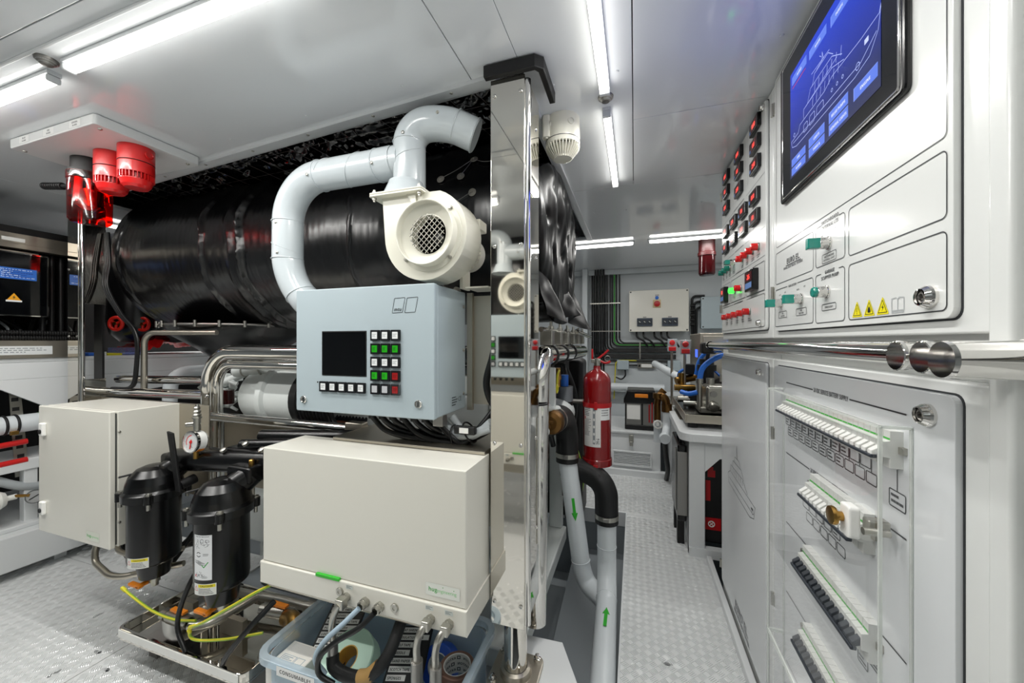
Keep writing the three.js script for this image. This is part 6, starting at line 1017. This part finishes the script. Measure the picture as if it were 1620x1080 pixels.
  const w = thing('wall_conduits', 'black conduits with glands beside the beige wall box', 'conduits', P(0.6, 1.3, 4.36)); for (let i = 0; i < 3; i++) obj('conduit', pipe([P(0.58 + i * 0.02, 1.25, 4.36), P(0.58 + i * 0.02, 1.72 - i * 0.06, 4.36), P(0.7, 1.72 - i * 0.06, 4.36)], 0.012, 0.04), M.cable, w); for (let i = 0; i < 5; i++) obj('gland', rod(P(0.56, 1.42 + i * 0.05, 4.34), P(0.6, 1.42 + i * 0.05, 4.34), 0.014), M.blackMatt, w);
  struct('trim_7', [box(-1.2, 1.5, 1.99, 2.05, 4.32, 4.4, 0.01), box(-0.56, -0.5, -0.1, 2.05, 4.2, 4.4, 0.01)], M.wall, 'pale beam and stiffener on the far bulkhead');
}
{ // white bench with louvred front, black crate on it
  const t = thing('storage_bench', 'white lidded bench with a louvred vent at the passage end', 'bench', P(-0.08, 0.0, 4.0));
  obj('body', [prism([[3.63, 0.0], [3.68, 0.375], [4.38, 0.375], [4.38, 0.0]], 'x', -0.4, 0.225, 0.005)], M.whiteSteel, t); obj('lid', [box(-0.41, 0.235, 0.375, 0.4, 3.66, 4.38, 0.008)], M.whiteSteel, t);
  obj('vent_frame', prism(rrect(-0.2, 0.15, 0.085, 0.225, 0.008), 'd', 3.615, 3.64, 0.002, [rrect(-0.185, 0.135, 0.1, 0.21, 0.004)]), M.whiteSteel, t); obj('vent_back', box(-0.185, 0.135, 0.1, 0.21, 3.634, 3.64), M.whiteSteel, t); for (let i = 0; i < 7; i++) obj('louvre', box(-0.186, 0.136, 0.102 + i * 0.0155, 0.1095 + i * 0.0155, 3.618, 3.632, 0.001), M.whiteSteel, t);
  obj('toggle_latch', [box(-0.05, -0.01, 0.3, 0.37, 3.64, 3.66, 0.004), box(-0.045, -0.015, 0.27, 0.31, 3.63, 3.65, 0.004)], M.zinc, t);
  const c = thing('tool_crate', 'black battery crate with silver sides on the white bench', 'crate', P(0.06, 0.4, 3.85)); obj('body', box(-0.085, 0.2, 0.41, 0.66, 3.74, 4.0, 0.01), M.dullSteel, c); obj('foot', [box(-0.09, 0.205, 0.401, 0.45, 3.73, 4.01, 0.01)], M.blackMatt, c); obj('lid', [prism([[-0.1, 0.65], [0.215, 0.65], [0.215, 0.69], [0.18, 0.775], [-0.065, 0.775], [-0.1, 0.69]], 'd', 3.725, 4.02, 0.01)], M.blackPaint, c); obj('handle', [box(0.0, 0.12, 0.71, 0.745, 3.712, 3.728, 0.006)], M.orange, c); obj('lid_plate', [box(-0.06, 0.175, 0.776, 0.779, 3.76, 3.98)], M.dullSteel, c); obj('label', [box(-0.07, 0.05, 0.5, 0.64, 3.737, 3.741)], M.paperWhite, c); obj('post', [box(0.06, 0.075, 0.44, 0.66, 3.735, 3.742), box(-0.088, -0.078, 0.44, 0.66, 3.735, 3.742)], M.blackMatt, c);
  tag(obj('white_pipe', [pipe([P(-0.6, 0.74, 4.28), P(0.3, 0.74, 4.28)], 0.042)], M.pvc), 'white horizontal pipe behind the black crate', 'pipe');
}
{ // counter behind the switchboard
  const t = thing('work_counter', 'white steel counter with rounded corner beyond the switchboard', 'counter', P(0.8, 0, 3.2));
  obj('top', [prism(rrect(0.25, 1.48, 2.345, 4.25, 0.07), 'y', 0.665, 0.712, 0.004)], M.whiteSteel, t); obj('inlay', [box(0.29, 0.9, 0.712, 0.714, 2.75, 3.3), box(0.29, 0.9, 0.712, 0.714, 3.35, 3.9)], M.brushed, t);
  obj('side', [box(0.3, 0.33, 0.0, 0.665, 2.4, 4.2), box(0.3, 0.385, 0.0, 0.665, 2.38, 2.43, 0.006), prism([[0.385, 0.665], [0.385, 0.49], [0.46, 0.57], [0.6, 0.59], [1.4, 0.59], [1.4, 0.665]], 'd', 2.385, 2.42)], M.whiteSteel, t); obj('plinth', [box(0.3, 1.4, 0.0, 0.05, 2.37, 2.42)], M.whiteSteel, t);
  const b = thing('battery_charger', 'black unit with red labels under the white counter', 'charger', P(0.6, 0.05, 2.7)); obj('case', box(0.39, 1.0, 0.051, 0.58, 2.46, 2.95, 0.01), M.blackMatt, b); obj('label', [box(0.4, 0.425, 0.3, 0.42, 2.456, 2.46), box(0.41, 0.45, 0.44, 0.48, 2.456, 2.46), box(0.4, 0.44, 0.48, 0.5, 2.456, 2.46)], M.redDark, b); obj('badge', [box(0.395, 0.48, 0.13, 0.2, 2.455, 2.46)], M.redDark, b); obj('badge_mark', [ring(P(0.43, 0.165, 2.454), ND, 0.016, 0.003), rod(P(0.42, 0.155, 2.454), P(0.44, 0.175, 2.454), 0.002), rod(P(0.42, 0.175, 2.454), P(0.44, 0.155, 2.454), 0.002)], M.paperWhite, b);
  const k = thing('folding_case', 'tall black flat case leaning on the side of the white counter', 'case', P(0.27, 0.02, 2.62)); obj('body', box(0.245, 0.296, 0.16, 0.62, 2.44, 2.8, 0.012), M.blackPaint, k); obj('band', [box(0.243, 0.298, 0.2, 0.58, 2.433, 2.441, 0.003), box(0.24, 0.246, 0.2, 0.58, 2.5, 2.54, 0.002)], M.dullSteel, k); obj('handle', pipe([P(0.27, 0.62, 2.52), P(0.27, 0.66, 2.54), P(0.27, 0.66, 2.64), P(0.27, 0.62, 2.66)], 0.008, 0.02), M.blackMatt, k); obj('stand', [box(0.25, 0.29, 0.0, 0.16, 2.5, 2.54), box(0.25, 0.29, 0.0, 0.16, 2.7, 2.74)], M.blackMatt, k);
  const s = thing('pump_tray', 'black steel tray on rubber feet holding the grey pump', 'tray', P(0.6, 0.712, 2.75)); obj('tray', [prism([[0.3, 2.5], [0.95, 2.5], [0.95, 3.3], [0.3, 3.3]], 'y', 0.765, 0.772)], M.blackPaint, s); obj('edge', [box(0.3, 0.95, 0.745, 0.795, 2.49, 2.5, 0.002), box(0.292, 0.3, 0.745, 0.795, 2.49, 3.3, 0.002)], M.brushed, s); for (const [x, d] of [[0.34, 2.54], [0.9, 2.54], [0.34, 3.25], [0.9, 3.25]]) obj('rubber_foot', rod(P(x, 0.713, d), P(x, 0.765, d), 0.028), M.rubber, s);
  const p = thing('water_pump', 'grey cast pump block with round valve caps on the black tray', 'pump', P(0.55, 0.772, 2.7)); obj('block', [box(0.43, 0.75, 0.8, 0.96, 2.62, 2.8, 0.02), box(0.4, 0.8, 0.775, 0.82, 2.66, 2.9, 0.01)], M.zinc, p); for (let i = 0; i < 3; i++) { obj('valve_cap', lathe([[0.034, 0], [0.034, 0.02], [0.026, 0.03], [0, 0.032]], P(0.47 + i * 0.095, 0.835, 2.62), new THREE.Vector3(0, -0.3, 1), 8), M.zinc, p); obj('plug', rod(P(0.47 + i * 0.095, 0.91, 2.62), P(0.47 + i * 0.095, 0.91, 2.605), 0.02), M.dullSteel, p); obj('stud', rod(P(0.47 + i * 0.095, 0.96, 2.72), P(0.47 + i * 0.095, 1.0, 2.72), 0.025), M.zinc, p); } obj('motor', [rod(P(0.6, 0.9, 2.8), P(0.6, 0.9, 2.98), 0.085), rod(P(0.47, 0.9, 2.85), P(0.47, 1.12, 2.85), 0.045), rod(P(0.47, 1.04, 2.85), P(0.47, 1.08, 2.85), 0.06)], M.blackMatt, p); obj('gauge_post', [rod(P(0.4, 0.8, 2.68), P(0.4, 0.98, 2.68), 0.016), rod(P(0.4, 0.97, 2.68), P(0.4, 1.0, 2.68), 0.024, 0.024, 6)], M.zinc, p);
  const bl = (pts, l, r = 0.013) => tag(obj('blue_hose', cable(pts, r, 10, 40), M.cableBlue), l, 'hose', 'blue hoses on the counter');
  bl([P(0.4, 0.99, 2.68), P(0.42, 1.07, 2.68), P(0.5, 1.14, 2.66), P(0.62, 1.17, 2.66)], 'thick blue hose arching up from the pump post', 0.017); bl([P(0.3, 0.9, 2.75), P(0.34, 0.895, 2.7), P(0.39, 0.91, 2.68)], 'short blue hose end at the pump tray edge', 0.016); bl([P(0.42, 0.95, 2.95), P(0.5, 1.05, 2.95), P(0.56, 1.0, 2.85), P(0.62, 0.96, 2.8), P(0.75, 0.97, 2.8)], 'thin blue hose dipping behind the grey pump', 0.008); bl([P(0.32, 0.96, 3.15), P(0.33, 1.01, 3.1), P(0.39, 1.04, 3.1), P(0.42, 1.02, 3.15)], 'curled blue hose by the brass fittings', 0.011); bl([P(0.42, 1.0, 2.97), P(0.45, 1.12, 2.96), P(0.53, 1.2, 2.94), P(0.66, 1.24, 2.92)], 'blue hose passing in front of the steel cabinet', 0.014);
  const bf = thing('brass_manifold', 'brass fittings and valves at the edge of the counter', 'fittings', P(0.36, 0.712, 3.1)); obj('pipe', [rod(P(0.3, 0.94, 3.1), P(0.45, 0.97, 3.15), 0.028), rod(P(0.34, 0.86, 3.1), P(0.34, 1.0, 3.1), 0.024), rod(P(0.28, 0.9, 3.0), P(0.42, 0.9, 3.02), 0.022), rod(P(0.4, 0.73, 3.05), P(0.4, 0.92, 3.05), 0.02)], M.brass, bf); obj('solenoid', [box(0.36, 0.43, 0.99, 1.07, 3.08, 3.14, 0.008), box(0.37, 0.43, 0.79, 0.88, 2.96, 3.04, 0.008)], M.blackMatt, bf); obj('union', [rod(P(0.3, 0.82, 2.98), P(0.38, 0.82, 2.98), 0.024, 0.024, 6), rod(P(0.33, 0.8, 2.9), P(0.42, 0.8, 2.9), 0.022, 0.022, 6)], M.zinc, bf);
  const cb = thing('steel_cabinet', 'brushed steel cabinet with blue screen on the counter', 'cabinet', P(0.7, 0.712, 3.3)); obj('body', box(0.45, 1.1, 0.86, 1.3, 3.0, 3.5, 0.006), M.brushed, cb); obj('side_screen', box(0.447, 0.45, 1.12, 1.18, 3.1, 3.2), std(0x2a4ad8, 0.2, 0, { emissive: new THREE.Color(0.1, 0.2, 1), emissiveIntensity: 0.8 }), cb); obj('door', box(0.47, 1.09, 0.88, 1.28, 2.99, 3.0, 0.003), M.brushed, cb); obj('legs', [box(0.47, 0.5, 0.712, 0.86, 3.02, 3.05), box(0.47, 0.5, 0.712, 0.86, 3.45, 3.48), box(1.05, 1.08, 0.712, 0.86, 3.02, 3.05)], M.brushed, cb);
  const hr = thing('short_handrail', 'short padded steel rail jutting past the end of the switchboard', 'handrail', P(0.5, 1.15, 2.2)); obj('bar', rod(P(0.44, 1.2, 2.5), P(0.44, 1.205, 2.14), 0.024), M.chrome, hr); obj('pad', box(0.385, 0.47, 1.165, 1.235, 2.5, 2.58, 0.015), M.blackMatt, hr); obj('stay', pipe([P(0.46, 1.2, 2.55), P(0.46, 1.2, 2.7), P(0.46, 0.86, 2.99)], 0.012, 0.04), M.blackMatt, hr);
  const isw = (x, d, y, l) => { const q = thing('isolator_switch', l, 'switch', P(x, y - 0.06, d), 'red isolator switches with clear hoods'); obj('base', box(x - 0.035, x + 0.035, y - 0.055, y + 0.05, d, d + 0.03, 0.004), M.greyBox, q); obj('knob', [lathe([[0.022, 0], [0.022, 0.012], [0.016, 0.02], [0, 0.022]], P(x, y + 0.02, d), ND, 16), box(x - 0.028, x + 0.028, y - 0.05, y - 0.015, d - 0.03, d, 0.006)], M.red, q); obj('hood', box(x - 0.036, x + 0.036, y - 0.01, y + 0.055, d - 0.045, d - 0.001, 0.006), M.acrylic, q); };
  isw(0.3, 3.4, 1.21, 'red isolator with clear hood nearer the beige wall box'); isw(0.36, 3.05, 1.2, 'red isolator with clear hood beside the steel cabinet');
  tag(obj('isolator_post', [rod(P(0.3, 0.713, 3.44), P(0.3, 1.26, 3.44), 0.01)], M.brushed), 'far steel mounting post carrying a red isolator', 'bracket'); tag(obj('isolator_post', [rod(P(0.36, 0.713, 3.09), P(0.36, 1.25, 3.09), 0.01)], M.brushed), 'near steel mounting post carrying a red isolator', 'bracket');
  const bp = thing('bronze_elbow', 'bronze elbow over white valve pipes beside the counter', 'pipe', P(0.2, 0.35, 2.9)); obj('elbow', [pipe([P(0.17, 0.82, 3.1), P(0.225, 0.82, 3.1), P(0.235, 0.72, 3.1)], 0.03, 0.04), rod(P(0.235, 0.7, 3.1), P(0.235, 0.76, 3.1), 0.038), rod(P(0.17, 0.8, 3.1), P(0.17, 0.84, 3.1), 0.036), pipe([P(0.17, 0.62, 3.15), P(0.17, 0.8, 3.15), P(0.22, 0.86, 3.15)], 0.026, 0.05)], M.bronze, bp); obj('white_pipe', [pipe([P(0.235, 0.71, 3.1), P(0.235, 0.58, 3.09), P(0.21, 0.53, 2.95)], 0.03, 0.05), lathe([[0.038, 0], [0.038, 0.05], [0.034, 0.055], [0, 0.056]], P(0.21, 0.535, 2.96), ND, 24), pipe([P(0.17, 0.62, 3.15), P(0.17, 0.45, 3.15)], 0.028)], M.pvc, bp); obj('valve_wheel', [ring(P(0.17, 0.6, 3.08), ND, 0.028, 0.008), rod(P(0.17, 0.6, 3.08), P(0.17, 0.6, 3.15), 0.012)], M.paperWhite, bp); obj('rod_handle', [rod(P(0.13, 0.6, 3.12), P(0.13, 0.76, 3.12), 0.005), rod(P(0.11, 0.6, 3.14), P(0.11, 0.74, 3.14), 0.005)], M.redDark, bp);
  tag(obj('white_tank', [pipe([P(0.19, 1.02, 3.95), P(0.36, 0.94, 3.3)], 0.032)], M.pvc), 'slanting white tube pointing at the brass fittings', 'pipe');
  tag(obj('drain_hose', cable([P(0.24, 0.5, 3.35), P(0.25, 0.3, 3.4), P(0.27, 0.15, 3.45), P(0.27, 0.005, 3.6)], 0.02), M.cable), 'black drain hose dropping between the bench and the counter', 'hose');
}

// ---------- bench and machinery along the hull on the port side ----------
{
  const X = -3.15, t = thing('hull_bench', 'white steel bench girder with triangular cut-out along the hull', 'bench', P(-3.4, 0, 1.5));
  obj('girder', [box(-3.9, X, 1.035, 1.125, 0.4, 2.6, 0.004), box(-3.9, X - 0.01, 1.125, 1.15, 0.4, 2.6, 0.008)], M.whiteSteel, t);
  obj('gusset', [prism([[0.4, 1.035], [1.3, 1.035], [1.3, 0.72], [1.16, 0.72], [1.16, 0.885], [1.0, 1.0], [0.4, 1.0]], 'x', X - 0.02, X, 0.002), box(X - 0.3, X - 0.02, 0.1, 1.035, 1.29, 1.3), prism([[1.3, 1.035], [1.9, 1.035], [1.9, 0.93], [1.3, 0.9]], 'x', X - 0.02, X, 0.002)], M.whiteSteel, t);
  obj('post', [box(X - 0.14, X - 0.08, 0.1, 1.035, 0.96, 1.0), box(X - 0.06, X - 0.01, 0.1, 0.55, 1.1, 1.15, 0.004)], M.whiteSteel, t);
  obj('base_frame', [box(-3.9, X + 0.1, 0.055, 0.235, 0.4, 1.62, 0.006), box(-3.9, X + 0.03, 0.235, 0.26, 0.4, 1.62, 0.006)], M.whiteSteel, t);
  obj('foot', [0.5, 0.85, 1.2, 1.55].map((d) => box(X - 0.05, X + 0.02, 0.0, 0.055, d, d + 0.05, 0.003)), M.whiteSteel, t);
  obj('cross_bar', [box(-3.5, X, 0.54, 0.6, 1.0, 1.3, 0.004)], M.whiteSteel, t);
  obj('sill', [box(-3.9, X + 0.005, 1.15, 1.245, 0.4, 1.33, 0.002)], M.brushed, t);
  obj('sill_label', plate('+x', 0.9, 1.198, 1.168, 1.215, X + 0.0065), printMat(300, 60, (x, w, h) => { x.fillStyle = '#e9ecec'; x.fillRect(0, 0, w, h); scribble(x, 10, 10, 280, 40, 3, '#9aa0a3', 3); }, { opaque: true }), t);
  obj('top_bar', [box(X - 0.1, X, 1.765, 1.82, 0.4, 1.35, 0.002), box(X - 0.06, X + 0.004, 1.74, 1.765, 0.4, 1.35, 0.002)], M.brushed, t); obj('top_label', plate('+x', 1.02, 1.1, 1.776, 1.795, X + 0.001), M.paperWhite, t);
  obj('hood', [box(-4.2, X - 0.02, 1.825, 1.86, 0.4, 1.36)], M.blackMatt, t);
  obj('back', [box(-4.0, -3.9, 0.0, 1.83, 0.4, 2.6), box(-3.9, X - 0.1, 1.245, 1.83, 1.34, 1.36)], M.blackMatt, t);
  for (let i = 0; i < 14; i++) obj('wire', cable([P(-3.3 + rr(-0.1, 0.08), 1.26, 0.9 + i * 0.035), P(-3.32 + rr(-0.1, 0.1), 1.3, 0.92 + i * 0.032), P(-3.34 + rr(-0.08, 0.1), 1.37, 0.9 + i * 0.035)], rr(0.004, 0.008), 6, 14), i % 5 ? M.cable : M.cableGrey, t);
  for (let i = 0; i < 8; i++) obj('hose', rod(P(-3.25 - (i % 2) * 0.06, 1.3, 1.2 + i * 0.018), P(-3.25 - (i % 2) * 0.06, 1.74, 1.2 + i * 0.018), 0.012), M.blackMatt, t);
  const c = (y, l) => { const q = thing('corrugated_conduit', l, 'conduit', P(X - 0.03, y - 0.015, 1.0), 'corrugated conduits on the sill'); obj('core', rod(P(X - 0.03, y, 0.6), P(X - 0.03, y - 0.005, 1.32), 0.013), M.blackMatt, q); obj('ribs', Array.from({ length: 60 }, (_, i) => ring(P(X - 0.03, y - i * 0.00008, 0.72 + i * 0.01), PD, 0.0135, 0.003, 12, 5)), M.blackMatt, q); };
  c(1.29, 'upper black corrugated conduit below the dark instrument box'); c(1.262, 'lower black corrugated conduit resting on the steel sill');
  const p = thing('instrument_box', 'glossy black instrument box with blue sticker and warning triangle', 'control box', P(X, 1.38, 0.95));
  obj('body', box(X - 0.12, X + 0.012, 1.38, 1.712, 0.62, 1.18, 0.004), M.glassBlack, p); obj('edge', [box(X + 0.006, X + 0.015, 1.378, 1.714, 1.176, 1.182), box(X + 0.006, X + 0.015, 1.376, 1.382, 0.62, 1.182), box(X + 0.006, X + 0.015, 1.71, 1.716, 0.62, 1.182)], M.chrome, p);
  obj('sticker', plate('+x', 0.9, 1.137, 1.572, 1.632, X + 0.0132), printMat(400, 110, (x, w, h) => { x.fillStyle = '#2f6fd0'; x.fillRect(0, 0, w, h); scribble(x, 12, 10, 376, 90, 5, '#cfe0ff', 5); scribble(x, 200, 16, 180, 80, 4, '#173f9a', 6); }, { opaque: true }), p, 'blue data sticker');
  obj('warning_sign', plate('+x', 1.03, 1.085, 1.45, 1.5, X + 0.0132), printMat(128, 116, (x) => { x.fillStyle = '#eee'; x.fillRect(0, 92, 128, 22); x.fillStyle = '#f0a818'; x.beginPath(); x.moveTo(64, 4); x.lineTo(120, 92); x.lineTo(8, 92); x.fill(); x.fillStyle = '#222'; x.beginPath(); x.moveTo(70, 32); x.lineTo(52, 62); x.lineTo(64, 62); x.lineTo(56, 84); x.lineTo(78, 54); x.lineTo(66, 54); x.fill(); }), p);
  obj('yellow_strip', plate('+x', 0.9, 1.02, 1.716, 1.728, X - 0.03), M.cableYellow, p); obj('top_ledge', box(X - 0.13, X - 0.03, 1.712, 1.73, 0.62, 1.16), M.brushed, p);
  const w = thing('white_pipe', 'white pipe with black clamps below the bench girder', 'pipe', P(X - 0.02, 0.74, 1.0)); obj('tube', rod(P(X - 0.03, 0.79, 0.5), P(X - 0.03, 0.795, 1.5), 0.048), M.pvc, w); for (const d of [1.035, 1.075]) obj('clamp', ring(P(X - 0.03, 0.793, d), PD, 0.049, 0.006, 28, 6), M.blackMatt, w); obj('clamp_bolt', box(X + 0.015, X + 0.03, 0.745, 0.765, 1.04, 1.07, 0.003), M.brass, w); obj('green_tape', lathe([[0.0485, -0.012], [0.0485, 0.012]], P(X - 0.03, 0.795, 1.17), PD, 24), M.green, w);
  for (const [y, l] of [[0.675, 'upper red hose on the perforated channel below the white pipe'], [0.575, 'lower red hose on the perforated channel below the white pipe']]) tag(obj('red_hose', pipe([P(X - 0.01, y, 0.6), P(X - 0.01, y + 0.02, 1.11)], 0.015), M.red), l, 'hose', 'red hoses by the hull');
  const ch = thing('cable_channel', 'perforated steel channel crossing behind the red hoses', 'channel', P(X - 0.06, 0.5, 1.08)); obj('strip', prism([[1.06, 1.03], [1.1, 1.03], [1.135, 0.5], [1.085, 0.5]], 'x', X - 0.06, X - 0.055), M.zinc, ch); for (let i = 0; i < 9; i++) obj('slot', box(X - 0.0546, X - 0.054, 0.55 + i * 0.052, 0.57 + i * 0.052, 1.095 - i * 0.0035, 1.12 - i * 0.0035), M.blackMatt, ch);
  const g = thing('pressure_gauge', 'round steel gauge on a brass stem by the white filter bottle', 'gauge', P(X + 0.06, 0.36, 1.1)); const gc = P(X + 0.06, 0.40, 1.115), gn = new THREE.Vector3(0.8, 0.25, 0.55).normalize(); obj('case', lathe([[0, -0.025], [0.034, -0.025], [0.036, 0], [0.036, 0.006], [0.032, 0.006]], gc, gn, 30), M.chrome, g); obj('dial', orient(new THREE.CircleGeometry(0.033, 28).rotateX(-Math.PI / 2), gc.clone().addScaledVector(gn, 0.004), gn), std(0x9a9c9c, 0.4), g); obj('needle', orient(new THREE.BoxGeometry(0.004, 0.001, 0.04).translate(0, 0.006, 0.004), gc, gn), M.blackMatt, g); obj('stem', rod(P(X, 0.415, 1.06), P(X + 0.05, 0.41, 1.1), 0.008), M.brass, g);
  const b = thing('filter_bottle', 'white plastic filter bottle lying by the round steel gauge', 'bottle', P(X, 0.36, 1.0)); obj('bottle', lathe([[0.0, -0.3], [0.045, -0.3], [0.048, -0.28], [0.048, -0.02], [0.035, 0.0], [0.014, 0.004], [0.014, 0.04]], P(X, 0.41, 1.03), PD, 28), std(0xf0f0ea, 0.35), b);
  tag(obj('grey_hose', cable([P(X - 0.05, 0.6, 0.9), P(X - 0.04, 0.52, 1.0), P(X - 0.02, 0.45, 1.1), P(X - 0.02, 0.43, 1.2)], 0.022, 12, 24), M.cableGrey), 'grey ribbed hose curving behind the steel gauge', 'hose');
  // lagged pipes with red hand wheels behind the silencer
  const l = thing('lagged_pipes', 'two fat black lagged pipes with red hand wheels', 'pipes', P(-3.2, 1.2, 1.75));
  for (const [x, d] of [[-3.4, 1.72], [-3.24, 1.86]]) { obj('lagging', lathe([[0.0, 0], [0.1, 0.01], [0.15, 0.06], [0.17, 0.15], [0.165, 0.3], [0.15, 0.75]], P(x, 1.23, d), UP, 32, false), M.wrap, l); const wx = x + (d < 1.8 ? 0.09 : -0.005), wd = d - (d < 1.8 ? 0.17 : 0.2), wh = obj('hand_wheel', [ring(P(wx, 1.36, wd), new THREE.Vector3(0.35, 0, 1), 0.042, 0.011, 30, 8), ...[0, 1, 2].map((i) => { const a = i * 2.1 + 0.5, q = new THREE.Vector3(0.94 * Math.cos(a), Math.sin(a), -0.33 * Math.cos(a)).multiplyScalar(0.04); return rod(P(wx, 1.36, wd), P(wx, 1.36, wd).add(q), 0.008); })], std(0xe8281c, 0.35), l, 'red hand wheel'); obj('spindle', rod(P(wx - 0.03, 1.36, wd + 0.08), P(wx, 1.36, wd - 0.01), 0.012), M.brass, wh); }
  // things left on the bench
  tag(obj('parts_case', [box(-3.36, -3.17, 1.151, 1.2, 1.53, 1.65, 0.004)], new THREE.MeshPhysicalMaterial({ color: 0xb9c4f0, roughness: 0.1, transmission: 0.8, thickness: 0 })), 'clear small-parts case on the white bench', 'case', 'things left on the hull bench');
  tag(obj('folded_tarp', crumple(-3.6, -3.17, 1.66, 2.06, (x, d) => 1.155 + 0.15 * Math.sin((d - 1.66) * 7) * Math.max(0, 1 - Math.abs(x + 3.3) * 2), 40, 40, 0.03), M.red), 'crumpled red tarpaulin on the bench under the silencer', 'tarpaulin', 'things left on the hull bench');
  tag(obj('yellow_folder', [box(-3.36, -3.18, 1.151, 1.165, 1.45, 1.52, 0.002)], M.cableYellow), 'flat yellow folder on the white bench', 'folder', 'things left on the hull bench');
  tag(obj('blue_cloth', [box(-3.35, -3.18, 1.151, 1.17, 1.36, 1.42, 0.006)], std(0x2a6ad0, 0.7)), 'blue cloth bundle on the bench beside the pillar', 'cloth', 'things left on the hull bench');
  tag(obj('spray_can', [rod(P(-3.19, 1.151, 1.435), P(-3.19, 1.175, 1.435), 0.012)], M.paperWhite), 'small white pot on the bench beside the folder', 'pot', 'things left on the hull bench');
  const wp = thing('white_pipe', 'bent white pipe under the bench behind the polished rails', 'pipe', P(-2.9, 0.95, 1.9)); obj('tube', pipe([P(-2.95, -0.499, 1.6), P(-2.95, 1.03, 1.66), P(-2.95, 1.04, 2.4)], 0.04, 0.1), M.pvc, wp); obj('clamp', ring(P(-2.95, 1.04, 1.98), PD, 0.042, 0.006), M.blackMatt, wp);
  tag(obj('red_canister', rod(P(-2.95, -0.499, 2.9), P(-2.95, 1.5, 2.9), 0.06), M.redDark), 'tall red cylinder far behind the tube frame', 'cylinder');
  tag(obj('white_bracket', [pipe([P(-2.5, -0.499, 2.7), P(-2.5, 1.36, 2.7), P(-2.1, 1.38, 2.7)], 0.03, 0.06)], M.pvc), 'white bent pipe far behind above the tube frame', 'pipe');
}

// ---------- the opposite engine's fittings, mirrored in the polished pillar ----------
{
  const turn = (o, label, midX) => { const c = o.clone(true); c.name = numbered(o.name.replace(/_\d+$/, '')); c.userData = { ...o.userData, label }; c.rotation.y = Math.PI; const p = o.position; c.position.set(2 * midX - p.x, p.y, -0.73 - p.z); scene.add(c); return c; };
  turn(panel1, 'second grey engine control unit, mirrored in the polished pillar', -0.83); turn(beige1, 'second large beige control box, mirrored in the polished pillar', -0.77);
  turn(blower1, 'second cream blower, mirrored in the polished pillar', -0.66); turn(duct1, 'second white air duct, mirrored in the polished pillar', -0.78); turn(silencer1, 'second black silencer, mirrored in the polished pillar', -1.6);
  tag(obj('equipment_rack', [box(-1.3, -0.3, 0.42, 0.47, -0.32, -0.16), box(-1.3, -1.26, 0.0, 2.049, -0.58, -0.54), box(-0.34, -0.3, 0.0, 2.049, -0.58, -0.54), box(-1.3, -0.3, 0.92, 1.0, -0.58, -0.54), box(-1.3, -1.26, 0.42, 0.47, -0.56, -0.3), box(-0.34, -0.3, 0.42, 0.47, -0.56, -0.3)], M.brushed), 'steel frame carrying the opposite engine fittings', 'frame');
}

renderer.render(scene, camera);
